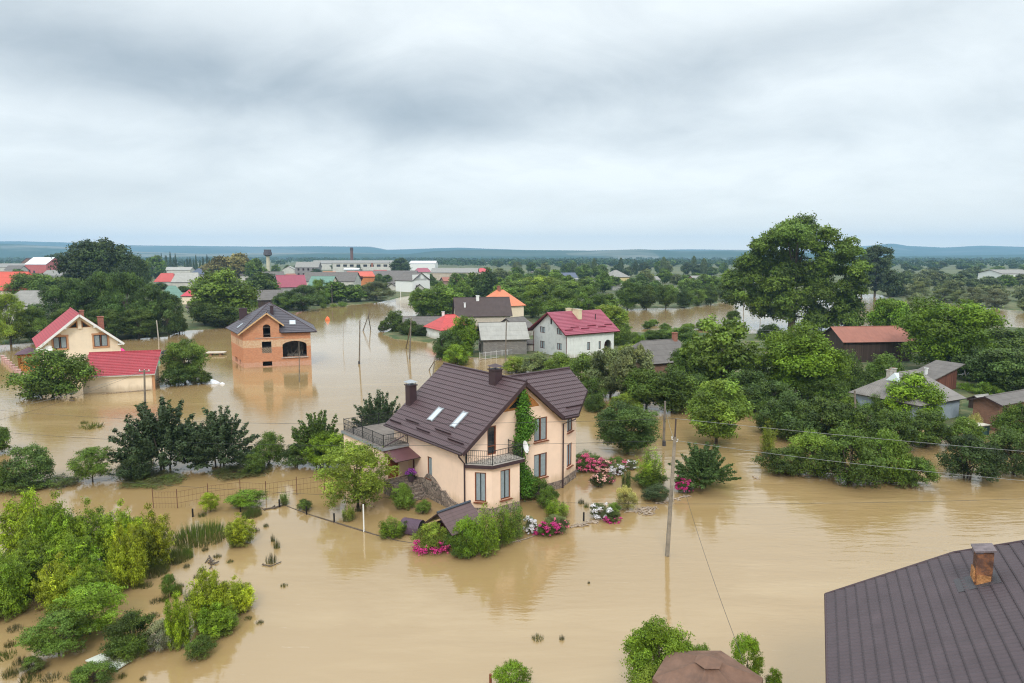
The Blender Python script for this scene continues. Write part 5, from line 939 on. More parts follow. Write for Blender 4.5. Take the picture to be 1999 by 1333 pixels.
mb = MB(); slab(mb, [ea, eb, rb_, ra], .07); ba = [ra[i] * 2 - ea[i] for i in range(2)] + [.95]; bb2 = [rb_[i] * 2 - eb[i] for i in range(2)] + [.95]; slab(mb, [ra, rb_, bb2, ba], .07); mb.build('roof', [r_shingle, brown], wl)
mb = MB(); mb.tube([V3(*ra) + V3(0, 0, .04), V3(*rb_) + V3(0, 0, .04)], .07, 6); mb.build('ridge_cap', mat('slate_cap', (.06, .07, .09), .6), wl)
mb = MB(); cc_ = [sum(V3(*p)[i] for p in (ea, eb, bb2, ba)) / 4 for i in range(2)]; pc = [V3(*p) for p in (ea, eb, bb2, ba)]; ce = sum(pc, Vector()) / 4; pc = [ce + (p - ce) * .8 for p in pc]
for i in range(4): a, b = pc[i], pc[(i + 1) % 4]; mb.poly([(a.x, a.y, -1), (b.x, b.y, -1), (b.x, b.y, .9), (a.x, a.y, .9)])
mb.build('wall', redplank, wl)
ar = hroot('arched_shelter', G(824, 1041), 20, 'low arched shelter of purple corrugated sheet beside the well house', 'shelter'); mb = MB(); K = 12; cor = mat('purple_corrugated', (.085, .05, .075), .5, var=.15)
for j in range(26):
    y0, y1 = j * .05, (j + 1) * .05; r0, r1 = .62 + .015 * (j % 2), .62 + .015 * ((j + 1) % 2)
    for i in range(K): a0, a1 = math.pi * i / K, math.pi * (i + 1) / K; mb.poly([(-math.cos(a0) * r0, y0, .1 + math.sin(a0) * r0 * 1.15), (-math.cos(a1) * r0, y0, .1 + math.sin(a1) * r0 * 1.15), (-math.cos(a1) * r1, y1, .1 + math.sin(a1) * r1 * 1.15), (-math.cos(a0) * r1, y1, .1 + math.sin(a0) * r1 * 1.15)])
mb.build('arch_sheet', cor, ar); mb = MB(); mb.poly([(-math.cos(a_) * .6, .02, .1 + math.sin(a_) * .68) for a_ in np.linspace(0, math.pi, 13)][::-1]); mb.poly([(-.6, .02, -.5), (.6, .02, -.5), (.6, .02, .1), (-.6, .02, .1)]); mb.build('end_panel', darkin, ar)
# white board floating at lower left
g_ = [G(x, y) for x, y in ((167, 1293), (200, 1279), (257, 1293), (227, 1312))]; bs = hroot('floating_board', g_[0], 90, None, None); bs.rotation_euler = (0, 0, 0); mb = MB(); pq = [tuple(p - g_[0] + [0, 0, .1]) for p in g_]; slab(mb, pq, .05, 0, 0)
o = mb.build('board', mat('stained_white_board', (.60, .62, .55), .6, var=.08, stain=((.25, .22, .15), 1.6, .62, .8)), bs); tag(bs, 'white rectangular board floating beside the lower left bushes', 'board')
# driftwood along the garden edge
def logs(pxs, name, label, cat, r=.05, z=.03, seed=1, m=None, th_=0):
    rr = random.Random(seed); a0 = G(*pxs[0]); rt = hroot(name, a0, 90, label, cat); mb = MB(); rt.rotation_euler = (0, 0, 0)
    P_ = [G(*p) - a0 for p in pxs]; mb.tube([(p[0] + rr.uniform(-.03, .03), p[1] + rr.uniform(-.03, .03), z + rr.uniform(-.01, .03)) for p in P_], [r * rr.uniform(.7, 1.1) for _ in P_], 6); 
    if th_:
        for i in range(th_):
            k = rr.randrange(len(P_) - 1); f = rr.random(); c_ = P_[k] * (1 - f) + P_[k + 1] * f; an_ = rr.uniform(0, 3.1); l_ = rr.uniform(.15, .5); c2 = (c_[0] + rr.uniform(-.3, .3), c_[1] + rr.uniform(-.2, .2)); mb.tube([(c2[0] - math.cos(an_) * l_ / 2, c2[1] - math.sin(an_) * l_ / 2, .02), (c2[0] + math.cos(an_) * l_ / 2, c2[1] + math.sin(an_) * l_ / 2, .08)], r * rr.uniform(.3, .8), 5)
    mb.build('log', m or mat('drift_wood', (.32, .25, .19), .9, var=.4, vscale=5), rt); return rt
logs([(1113, 1031), (1140, 1024), (1170, 1016)], 'driftwood', 'pale floating boards at the corner of the flower bed, nearest the peach house', 'driftwood', .07, th_=14, seed=2)
logs([(1222, 1000), (1250, 998), (1262, 992)], 'driftwood', 'floating plank beside the pale yellow shrub', 'driftwood', .06, th_=12, seed=3)
logs([(1252, 998), (1262, 1005), (1278, 990)], 'driftwood', 'tangled heap of floating branches under the low dark shrub', 'driftwood', .05, th_=34, seed=4)
logs([(1280, 984), (1305, 979), (1345, 968)], 'driftwood', 'line of driftwood passing behind the foreground pole', 'driftwood', .05, th_=26, seed=5)
logs([(995, 1061), (1030, 1052), (1060, 1040)], 'driftwood', 'thin pale stick floating below the magenta flowers', 'driftwood', .035, th_=5, seed=6)
logs([(1470, 930), (1478, 934), (1481, 937)], 'driftwood', 'short forked branch in the water left of the right-hand bushes', 'driftwood', .06, th_=2, seed=7)
logs([(1568, 933), (1590, 929), (1602, 923)], 'driftwood', 'long bare branch reaching from the right-hand bushes over the water', 'driftwood', .07, z=.15, seed=8)
logs([(560, 985), (535, 992), (515, 995)], 'driftwood', 'dark log lying at the corner of the wire fence', 'driftwood', .08, th_=4, seed=9, m=mat('wet_wood', (.10, .075, .055), .8, var=.3))
logs([(409, 1092), (418, 1110)], 'driftwood', 'dark stick poking out of the water above the lower bushes', 'driftwood', .05, z=.2, th_=10, seed=10, m=MATS['wet_wood'])
logs([(512, 1104), (530, 1106), (550, 1098)], 'driftwood', 'curved twig caught on a grass tuft', 'driftwood', .03, th_=3, seed=11, m=MATS['wet_wood'])
logs([(137, 782), (145, 783)], 'driftwood', 'small dark piece of wood floating before the left bushy tree', 'driftwood', .12, seed=12, m=MATS['wet_wood'])
logs([(200, 769), (260, 764), (296, 761)], 'driftwood', 'line of floating debris along the foot of the cream garage', 'driftwood', .06, th_=16, seed=13)
# garden edging rope-like kerb
for i, (pp, lab) in enumerate(([[(553, 985), (600, 1003), (653, 1020), (711, 1038), (745, 1047)], 'submerged kerb line along the garden between the short posts'], [[(745, 1047), (780, 1056), (806, 1060)], 'end of the submerged kerb by the bright green shrub'])):
    logs(pp, 'kerb', lab, 'kerb', .05, -.01, seed=30 + i, m=MATS['wet_wood'])
# flotsam near the garage
def lump(name, x, y, sz, col, label, cat, h=.5, seed=1, shape='heap'):
    p = G(x, y); rt = hroot(name, p, 90, label, cat); rt.rotation_euler = (0, 0, 0); rr = np.random.default_rng(seed); mb = MB(); K = 10; rings = []
    for j in range(5):
        f = j / 4; rings.append([(math.cos(t_) * sz[0] / 2 * (1 - f ** 1.6) * (1 + rr.normal(0, .08)), math.sin(t_) * sz[1] / 2 * (1 - f ** 1.6) * (1 + rr.normal(0, .08)), -.1 + (h + .1) * f ** .8) for t_ in np.linspace(0, 2 * math.pi, K, endpoint=False)])
    for a, b in zip(rings, rings[1:]):
        for i in range(K): j = (i + 1) % K; mb.poly([a[i], a[j], b[j], b[i]])
    mb.build('body', mat('lump_' + name + str(seed), col, .6, var=.25, vscale=3), rt, True); return rt
lump('tarpaulin', 326, 690, (2.6, 1.2), (.02, .02, .025), 'black sagging tarpaulin afloat behind the island bush', 'tarpaulin', .7, 2)
lump('paddling_pool', 331, 695, (1.6, .8), (.03, .16, .55), 'bright blue plastic pool beside the black tarpaulin', 'pool', .35, 3)
lump('plastic_sheet', 412, 748, (2.6, 1.3), (.60, .62, .66), 'crumpled pale plastic sheet floating beside the island bush', 'plastic sheet', .6, 4)
lump('plastic_sheet', 434, 750, (.9, .5), (.66, .66, .68), 'small white plastic lump right of the crumpled sheet', 'plastic sheet', .3, 5)
lump('cardboard_box', 398, 744, (1.0, .8), (.48, .22, .12), 'soaked orange-brown box against the island bush', 'box', .9, 6)
lump('inflatable_ring', 238, 689, (1.8, 1.2), (.70, .03, .22), 'hot pink inflatable showing behind the garage roof', 'inflatable', .9, 7)
lump('rain_barrel', 309, 709, (.9, .7), (.10, .35, .22), 'green and white barrel at the right end of the garage roof', 'barrel', .6, 8)
lump('boat', 790, 651, (2.2, .9), (.12, .42, .30), 'small turquoise boat moored by the dark bushes', 'boat', .45, 9)
lump('buoy', 640, 625, (1.5, 1.2), (.70, .16, .05), 'orange tent-shaped float alone in the open water', 'float', 1.1, 10)
lump('debris', 320, 700, (1.1, .8), (.05, .045, .04), 'dark rubbish heap just right of the garage', 'debris', .8, 11)
dk2 = hroot('footbridge', G(402, 694), 82, 'pale concrete jetty slab sticking out of the water left of the brick house', 'jetty'); mb = MB(); mb.box((1.5, .8, .42), (3.1, 1.6, .16)); mb.build('deck', mat('pale_slab', (.52, .46, .38), .9, var=.12), dk2); mb = MB(); mb.box((.7, .8, -.1), (.4, 1.3, .9)); mb.box((2.3, .8, -.1), (.4, 1.3, .9)); mb.build('support', oldbrick, dk2)
# potted flowers by the door
# ------------------------------------------------------------------ poles
INS = mat('white_insulator', (.7, .7, .68), .3)
POLES = {}
def pole(key, x, yb, yt, label, r=.13, xt=None, m=None, arm=None, base=None, group='utility poles in the water', lamp=None, z=0, strut=None, nm='utility_pole', cat='utility pole', topmast=None):
    p = G(x, yb, z); h = hgt(yt, p[1]) - z; rt = hroot(nm, p, 90, label, cat, group); rt.rotation_euler = (0, 0, 0)
    dx = 0 if xt is None else (xt - CX) * ((p[1]) * math.cos(TH) + (CAM_H - z - h) * math.sin(TH)) / F_PX - p[0]; mb = MB(); mb.tube([(-dx * .15, 0, -1.2), (0, 0, 0), (dx * .5, 0, h * .5), (dx, 0, h)], [r * 1.1, r * 1.05, r * .9, r * .72], 8); mb.build('shaft', m or polewood, rt); T = (dx, 0, h)
    if arm:
        mb = MB()
        for zz in arm: mb.box((dx, 0, h - zz), (1.2, .09, .09)); mb.build('crossarm', m or polewood, rt) if zz == arm[-1] else None
        for zz in arm:
            for sx_ in (-.5, 0, .5):
                i_ = MB(); i_.tube([(dx + sx_, 0, h - zz + .04), (dx + sx_, 0, h - zz + .12), (dx + sx_, 0, h - zz + .2)], [.05, .07, .03], 6); i_.build('insulator', INS, rt)
    elif arm is not None:
        for sx_, zz in ((-.16, .15), (.16, .28)): i_ = MB(); i_.tube([(dx, 0, h - zz), (dx + sx_, 0, h - zz + .02), (dx + sx_, 0, h - zz + .16)], [.02, .025, .05], 6); i_.build('insulator', INS, rt)
    if topmast: mb = MB(); mb.tube([(dx, 0, h - .3), (dx + .03, 0, h + topmast)], .045, 6); mb.build('mast', mat('rusty_pipe', (.07, .05, .045), .8), rt); T = (dx + .03, 0, h + topmast)
    if base: mb = MB(); mb.tube([(dx * base, -.16, h * base - .3), (dx * base, -.16, h * base + .3)], .16, 8); mb.build('footing_collar', mat('dark_collar', (.06, .055, .06), .8), rt)
    if lamp: mb = MB(); mb.tube([(dx, 0, h - .6), (dx + lamp * .6, 0, h - .1), (dx + lamp, 0, h - .1)], .03, 6); mb.box((dx + lamp * 1.2, 0, h - .12), (.5, .2, .12)); mb.build('lamp_head', greymet, rt)
    if strut: q_ = G(*strut) - p; mb = MB(); mb.tube([(q_[0], q_[1], -.8), (q_[0], q_[1], 0), (dx * .8, 0, h * .8)], r * .85, 7); mb.build('strut', m or polewood, rt)
    POLES[key] = np.array([p[0] + T[0], p[1], z + T[2]]); return rt
pole('n', 1303, 1085, 853, 'tall concrete pole with thin mast rising from the brown water in the foreground', .125, 1318, mat('grey_timber', (.27, .235, .19), .9, var=.25, vscale=2, bump=.4, bscale=15, stain=((.13, .11, .085), 1.2, .5, .7)), arm=False, topmast=1.05, base=None)
pole('b', 1296, 869, 783, 'grey wooden pole with dark collar at the waterline beside the big leafy tree', .12, 1299, base=.03)
pole('g', 284, 808, 722, 'wooden pole with crossarm in front of the cream garage', .12, 282, arm=[.15])
pole('c', 702, 710, 625, 'upright pole with dark collar alone in the open water', .12, 703, arm=False, base=.02)
pole('a', 709, 646, 608, 'leaning pole in open water propped against a second slim post', .12, 722, strut=(724, 643))
pole('l', 800, 700, 620, 'street-lamp pole leaning over the turquoise boat', .12, 803, arm=False, lamp=-.7, strut=(793, 680), nm='lamp_pole', cat='lamp pole')
pole('f', 585, 746, 666, 'thin pole standing in front of the large arched opening of the brick house', .07, 584)
pole('s', 987, 714, 627, 'weathered pole in front of the grey barn', .11, 989, arm=False)
pole('t', 670, 680, 632, 'thin pale post in open water right of the brick house', .05, 671, m=concrete)
pole('w', 310, 664, 625, 'short whitish concrete post before the dark willow thicket', .12, 306, m=concrete)
pole('v', 1483, 656, 621, 'grey post between the trees below the giant tree', .13, 1485, m=concrete)
pole('r', 1672, 822, 762, 'leaning grey post rising from the bushes left of the blue house', .12, 1669)
pole('h', 845, 736, 696, 'pair of dark poles meeting behind the left slope of the peach house roof', .08, 850, strut=(838, 722))
pole('x', 769, 632, 597, 'thin post among the dark bushes by the boat', .07, 768, m=concrete)
pole('y', 649, 594, 556, 'distant wooden pole on the far shore in front of the bushes', .14, 648)
pole('z', 783, 586, 560, 'distant white post by the far inlet', .12, 782, m=whitep)
pole('k', 1452, 640, 560, 'distant pole left of the giant tree', .12, 1452, m=concrete)
def wire(a, b, sag, label, m=None, r=.010):
    rt = hroot('wire', a, 90, label, 'wire', 'overhead wires'); rt.rotation_euler = (0, 0, 0); d = np.array(b) - np.array(a); mb = MB(); mb.tube([tuple(d * f + [0, 0, -4 * sag * f * (1 - f)]) for f in np.linspace(0, 1, 25)], r, 4); mb.build('cable', m or wirem, rt)
def wp(x, y, Y): d = ray(x, y); t_ = Y / d[1]; return np.array([0, 0, CAM_H]) + t_ * d
pn = POLES['n']; mast = pn.copy(); low = pn - [0, 0, 1.25]
wire(mast, wp(2300, 905, 32), .1, 'upper wire running right from the mast of the foreground pole', wirel); wire(low, wp(2300, 962, 31), .25, 'lower wire running right from the foreground pole', wirel)
wire(mast, wp(-60, 795, 70) * [1, 1, 1], .9, 'long wire crossing the picture from the foreground mast to the left edge', wirem); wire(low, wp(-60, 838, 62), .8, 'lower of the two long wires crossing above the dark shrubs', wirem)
wire(low + [0, 0, -.1], POLES['b'] - [0, 0, .3], .3, 'short wire from the foreground pole back to the grey wooden pole', wirel)
wire(wp(1338, 960, 38), wp(1452, 1290, 20), .25, 'thin cable hanging from the foreground pole to the treetop at the bottom', wirem, .008)
wire(POLES['g'], wp(-80, 815, 60), .5, 'wire from the garage pole to the left edge', wirel); wire(POLES['g'] - [.3, 0, .2], wp(-80, 840, 60), .4, 'second wire from the garage pole to the left edge', wirem)
wire(POLES['c'], POLES['l'], 1.4, 'sagging wire between the lone pole and the lamp pole', wirem); wire(POLES['c'] - [0, 0, .3], POLES['h'], 1.2, 'low wire between the lone pole and the dark pole pair', wirem)
wire(POLES['a'], POLES['x'], 1.0, 'wire from the leaning pole to the far bank post', wirel); wire(POLES['f'], POLES['t'] , .6, 'wire from the brick house pole to the thin pale post', wirel)
wire(wp(1405, 640, 130), wp(2200, 662, 110), .5, 'far wire across the trees on the right', wirel, .02)
wire(wp(-40, 915, 50), wp(2050, 972, 40), 1.3, 'lowest long wire sagging in front of the peach house', wirem, .009)
# short garden posts
for x, yb_, yt_, lab, m_ in ((377, 1009, 993, 'short black stump in the water left of the sprawling vine', darkin), (470, 999, 985, 'black stump beside the sprawling vine', darkin), (546, 990, 975, 'black stump at the corner of the kerb', darkin), (599, 1004, 988, 'slim dark stump by the clipped shrubs', darkin), (653, 1020, 1002, 'dark stump left of the white-topped post', darkin), (711, 1038, 985, 'white post with dark foot under the yellow-green tree', whitep),
        (1140, 1017, 1000, 'tiny stake by the flower bed boards', darkin), (958, 1333, 1316, 'round dark post top at the bottom edge beside the small shrub', dwood)):
    p_ = G(x, yb_); h_ = hgt(yt_, p_[1]); mb = MB(); mb.tube([(0, 0, -.6), (0, 0, h_)], .055 if yt_ != 985 or x < 600 else .045, 7); rt = hroot('garden_post', p_, 90, lab, 'post', 'short posts in the flooded garden'); mb.build('shaft', m_, rt)
# wire mesh fence
fe = hroot('wire_fence', G(300, 986), 90, 'rusty wire mesh fence on thin posts crossing the water behind the bright bushes', 'fence'); fe.rotation_euler = (0, 0, 0); f0 = G(300, 992)
pp = [(300, 992), (347, 992), (407, 980), (470, 972), (520, 975), (580, 966), (634, 958)]; P_ = [G(*p) - f0 for p in pp]; fe.location = f0; mb = MB()
for zz in (.35, .75, 1.15):
    for a, b in zip(P_, P_[1:]): mb.tube([(a[0], a[1], zz), (b[0], b[1], zz)], .011, 4)
for a, b in zip(P_, P_[1:]):
    for f in np.linspace(0, 1, 9)[1:-1]: c_ = a + (b - a) * f; mb.tube([(c_[0], c_[1], 0), (c_[0], c_[1], 1.15)], .006, 3)
mb.build('mesh', mat('rusty_wire', (.16, .08, .05), .8), fe)
for a in P_: mb = MB(); mb.tube([(a[0], a[1], -.6), (a[0], a[1], 1.35)], .028, 6); mb.build('post', MATS['rusty_wire'], fe)
# fence before the barn
fb = hroot('garden_fence', G(937, 703), 90, 'pale bar fence in front of the grey barn', 'fence'); fb.rotation_euler = (0, 0, 0); a_, b_ = G(937, 703), G(1022, 693); d = b_ - a_; mb = MB()
for zz in (.15, 1.15): mb.tube([(0, 0, zz), (d[0], d[1], zz)], .035, 5)
mb.build('rail', mat('pale_grey_paint', (.5, .5, .5), .6), fb)
for f in np.linspace(0, 1, 9): mb = MB(); mb.tube([(d[0] * f, d[1] * f, -.6), (d[0] * f, d[1] * f, 1.3)], .05, 5); mb.build('post', MATS['pale_grey_paint'], fb)
mb = MB()
for f in np.linspace(0, 1, 60): mb.tube([(d[0] * f, d[1] * f, .1), (d[0] * f, d[1] * f, 1.1)], .012, 4)
mb.build('bar', MATS['pale_grey_paint'], fb)
# ------------------------------------------------------------------ far town
def fh(name, x0, x1, yb, ye, yr, az_, dep, wall, roof, label, cat='house', hip=0, axis='x', wins=(), chims=(), ov=.4, edge=None):
    A = G(x0, yb); D = A[1]; zc_ = D * math.cos(TH) + CAM_H * math.sin(TH); L = (x1 - x0) / F_PX * zc_; hw = hgt(ye, D); hr = hgt(yr, D + dep / 2)
    return house(name, label, (x0, yb), az_, L / math.sin(R(az_)) if 45 < az_ < 135 else L, dep, hw, max(hr, hw + .8), wall, roof, axis, ov, hip, edge, wins, chims, cat, 'houses of the far town' if cat == 'house' else None, th=.2)
bw = lambda *c: mat('wall%d_%d_%d' % tuple(int(q * 100) for q in c), c, .9, var=.15, vscale=.5)
pinkw, yelw, grw, ltw = bw(.55, .25, .20), bw(.62, .50, .25), bw(.36, .35, .33), bw(.54, .52, .47)
fh('house', -40, 54, 600, 567, 530, 88, 11, cream, roofmat('tomato_sheet', (.58, .09, .055), 1.6, .4, .5, .4, .2), 'big house with tomato red hip roof at the left edge', hip=3, chims=[(13, 4, 5, 8, .7, .7, chimbrick, chimbrick)])
fh('house', 4, 90, 628, 597, 567, 86, 9, ltw, r_slate, 'long house with rounded grey slate hip roof below the tomato red one', hip=2.8, chims=[(5, 4.5, 4, 6.3, .8, .8, chimbrick, chimbrick)])
fh('warehouse', 50, 97, 534, 516, 502, 100, 22, bw(.50, .13, .12), r_white, 'warehouse with glaring white roof and red wall', cat='warehouse', wins=[('f', 4, 6, 0, 4), ('f', 9, 11, 0, 3)])
fh('workshop', 44, 67, 532, 512, 503, 92, 14, oldbrick, r_dark, 'dark brick gabled workshop left of the white-roofed warehouse', cat='workshop', axis='y')
fh('shed', -60, 47, 534, 521, 514, 91, 16, ltw, r_slate, 'long pale shed row at the far left edge', cat='shed')
fh('house', 10, 42, 540, 527, 518, 95, 9, ltw, r_slated, 'small grey-roofed house before the long pale shed row')
fh('house', 82, 117, 550, 538, 527, 80, 9, grw, r_slate, 'grey slate house left of the big dark tree', hip=2); fh('house', 115, 136, 546, 537, 528, 96, 8, ltw, r_slatew, 'pale roofed house partly behind the big dark tree')
fh('house', 303, 338, 566, 550, 533, 82, 10, ltw, roofmat('faded_red', (.46, .075, .065), 1.5, .4, .5, .4, .2), 'house with faded red roof right of the willow thicket', hip=2)
fh('house', 336, 384, 566, 551, 532, 78, 11, ltw, r_slatew, 'white house with wide light grey roof touching the faded red one', hip=1.5)
fh('house', 371, 408, 550, 535, 519, 88, 12, grw, r_blue, 'house with slate-blue pyramid roof', hip=6.5, chims=[(9, 4, 7, 10, .8, .8, grw, greymet)])
fh('shed', 300, 372, 537, 527, 521, 90, 10, ltw, r_slatew, 'long whitish roof below the row of dark conifers', cat='shed')
fh('house', 316, 353, 596, 582, 558, 60, 8, whitew, r_green, 'house with rounded sea-green roof behind the willow thicket', hip=3)
fh('house', 356, 392, 596, 578, 560, 82, 8, cream, roofmat('cherry_sheet', (.50, .05, .07), 1.5, .3, .5, .4, .2), 'small cream house with cherry red hip roof left of the large leafy tree', hip=3)
fh('house', 383, 410, 612, 600, 580, 70, 9, whitep, r_dark, 'white gable wall peeping out left of the large leafy tree', axis='y')
fh('house', 366, 398, 612, 600, 588, 80, 6, grw, r_dark, 'low dark-roofed outhouse beside the white gable')
fh('barn', 505, 548, 602, 586, 566, 70, 9, darkplank, r_slated, 'old dark barn with brown slate roof right behind the brick house', cat='barn')
fh('house', 546, 592, 580, 561, 537, 62, 10, grw, r_mag, 'house with magenta-pink roof left of the green-roofed house')
fh('house', 600, 646, 580, 561, 539, 100, 11, cream, r_green, 'long house with green sheet roof and cream gable', wins=[('l', 4.5, 6, 4, 6)])
fh('house', 470, 512, 552, 538, 524, 76, 12, ltw, r_slated, 'cream house with brown-grey roof beside the water tower', wins=[('f', 3, 4.5, 1, 3), ('f', 7, 8.5, 1, 3)])
fh('house', 512, 550, 556, 543, 530, 74, 12, bw(.62, .56, .44), r_slated, 'low cream house with brown roof below the water tower')
fh('house', 552, 575, 536, 526, 519, 85, 8, ltw, r_slatew, 'tiny white gabled house right of the water tower', axis='y')
fh('barrack', 590, 693, 566, 549, 531, 92, 14, ltw, r_slated, 'long brown-roofed barrack behind the green-roofed house', cat='barrack')
fh('barrack', 690, 812, 552, 540, 528, 90, 14, grw, r_slated, 'second long brown barrack right of the orange brick house', cat='barrack')
fh('house', 685, 728, 560, 541, 530, 62, 12, bw(.60, .22, .08), roofmat('coral_sheet', (.56, .10, .06), 1.5, .4, .5, .4, .2), 'orange brick house with coral red roof in the centre distance', wins=[('l', 3, 5, 4, 6.5), ('l', 8, 10, 4, 6.5), ('l', 3, 5, 0, 2.5), ('l', 8, 10, 0, 2.5), ('f', 5, 7, 4, 6)], chims=[(14, 5, 11, 13, .8, .8, chimbrick, chimbrick)])
fh('school', 577, 621, 540, 522, 511, 84, 16, bw(.24, .22, .22), r_slate, 'dark two-storey building with dormers and white gable end', cat='building', wins=[('f', a, a + 1.5, b, b + 2) for a in range(2, 18, 4) for b in (1, 5)])
fh('factory', 650, 764, 532, 513, 508, 89, 30, ltw, r_slate, 'long white factory hall with a strip of windows', cat='factory', wins=[('f', a, a + 4, 6, 8.5) for a in range(4, 80, 7)])
fh('factory', 800, 850, 530, 514, 509, 90, 30, whitep, r_white, 'white factory block right of the round dark tree', cat='factory')
fh('shed', 610, 655, 527, 514, 508, 90, 18, ltw, r_slate, 'pale hall end left of the factory hall', cat='shed')
fh('shed', 672, 700, 536, 526, 523, 88, 12, grw, r_white, 'low bright-roofed shed before the factory hall', cat='shed')
fh('house', 806, 852, 572, 548, 532, 40, 12, whitep, r_slated, 'tall white mansard-gabled house standing above the inlet', axis='y', wins=[('f', 5, 7, 6.5, 8.5), ('f', 2, 3.5, 1.5, 3.5), ('r', 2, 3.2, 1, 3.5), ('r', 5, 6.2, 1, 3.5), ('r', 8, 9.2, 1, 3.5)])
fh('cottage', 756, 774, 568, 561, 552, 84, 6, ltw, r_slated, 'first tiny gabled cottage by the inlet', axis='y', cat='cottage'); fh('cottage', 775, 798, 569, 561, 551, 88, 7, ltw, r_slated, 'second tiny cottage, next to the tall white house', cat='cottage')
fh('cottage', 812, 828, 572, 563, 554, 80, 6, ltw, r_dark, 'little white porch cottage before the tall white house', axis='y', cat='cottage')
fh('house', 757, 806, 562, 552, 540, 92, 12, grw, r_slated, 'plain brown-roofed house behind the tiny cottages')
fh('house', 810, 842, 542, 531, 523, 80, 14, ltw, r_mag, 'pink-red roofed house in front of the white factory block', hip=3)
fh('barrack', 842, 932, 548, 532, 523, 91, 16, bw(.50, .42, .34), r_slate, 'long grey-roofed barrack right of the pink-red roof', cat='barrack'); fh('house', 931, 957, 546, 531, 523, 80, 14, bw(.5, .42, .34), roofmat('rose_sheet', (.50, .06, .07), 1.5, .4, .5, .4, .2), 'rose red roofed end house of the grey barrack', hip=4)
fh('shed', 868, 905, 560, 549, 541, 70, 10, bw(.3, .2, .16), r_rust, 'ramshackle brown shed left of the dark tree clump', cat='shed')
fh('house', 1092, 1130, 566, 546, 532, 76, 12, ltw, r_blue, 'house with dark blue roof amid the trees', wins=[('f', 5, 7, 4, 6)]); fh('house', 1196, 1232, 562, 541, 527, 70, 13, yelw, r_slate, 'yellow house with grey pyramid roof amid the trees', hip=5)
fh('shed', 1196, 1226, 568, 557, 549, 82, 8, grw, r_slatew, 'low pale shed below the yellow house', cat='shed'); fh('cottage', 1357, 1378, 566, 547, 538, 76, 9, pinkw, r_slate, 'pinkish cottage with pale roof above the river bank', cat='cottage')
fh('house', 1955, 2020, 556, 534, 526, 88, 20, whitep, r_slate, 'long white house among the trees at the far right')
for q_ in ((596, 622, 534, 527, 521, 82, ltw, r_blue, 'small house with slate-blue roof right of the dark two-storey building'), (455, 478, 540, 531, 524, 84, cream, r_slated, 'small cream house behind the olive-yellow trees'), (555, 578, 548, 541, 534, 80, ltw, r_rust, 'small house with rusty roof beside the pink roof'), (628, 652, 545, 537, 530, 95, cream, r_orange, 'small house with orange roof before the factory hall end'), (730, 754, 540, 533, 527, 85, ltw, r_bred, 'small house with vivid red roof below the factory windows'), (892, 915, 552, 545, 538, 78, yelw, r_rust, 'yellowish house with rusty roof below the grey barrack'),
           (985, 1008, 548, 538, 531, 80, ltw, r_slatew, 'pale-roofed house right of the rose red end house'), (1040, 1062, 544, 535, 529, 84, cream, r_slated, 'cream house in the trees left of the dark blue roof'), (1268, 1290, 556, 546, 539, 76, ltw, r_slate, 'pale house in the trees right of the yellow house'), (140, 168, 545, 536, 529, 84, ltw, r_rust, 'rusty-roofed house under the huge round tree'), (240, 268, 540, 531, 524, 88, cream, r_slatew, 'light-roofed house right of the huge round tree'), (412, 440, 556, 546, 538, 80, ltw, r_slated, 'brown-roofed house just right of the slate-blue pyramid roof')):
    fh('house', q_[0], q_[1], q_[2], q_[3], q_[4], q_[5], 9, q_[6], q_[7], q_[8], hip=1.5 if q_[0] % 2 else 0)
wt = hroot('water_tower', G(525, 540), 90, 'pale water tower with dark widened head', 'water tower'); D_ = G(525, 540)[1]; hh_ = hgt(487, D_); k_ = D_ / F_PX; mb = MB()
mb.tube([(0, 0, -1), (0, 0, hh_ * .35), (0, 0, hh_ * .78)], [3.4 * k_, 3.6 * k_, 3.2 * k_], 12); mb.build('shaft', bw(.52, .48, .36), wt); mb = MB(); mb.tube([(0, 0, hh_ * .76), (0, 0, hh_ * .80), (0, 0, hh_ * .9)], [4 * k_, 8 * k_, 8 * k_], 12); mb.tube([(0, 0, hh_ * .9), (0, 0, hh_ * .91), (0, 0, hh_)], [6.8 * k_, 6.8 * k_, 6.8 * k_], 12); mb.build('tank_head', bw(.10, .09, .10), wt)
fc = hroot('factory_chimney', G(688, 530), 90, 'dark brick factory chimney rising behind the white factory hall', 'chimney'); D_ = G(688, 530)[1]; hh_ = hgt(483, D_); k_ = D_ / F_PX; mb = MB(); mb.tube([(0, 0, -1), (0, 0, hh_ * .9)], [3.2 * k_, 2.8 * k_], 8); mb.build('stack', bw(.16, .09, .08), fc); mb = MB(); mb.tube([(0, 0, hh_ * .88), (0, 0, hh_)], [3.4 * k_, 3.0 * k_], 8); mb.build('chimney_crown', bw(.08, .06, .06), fc)

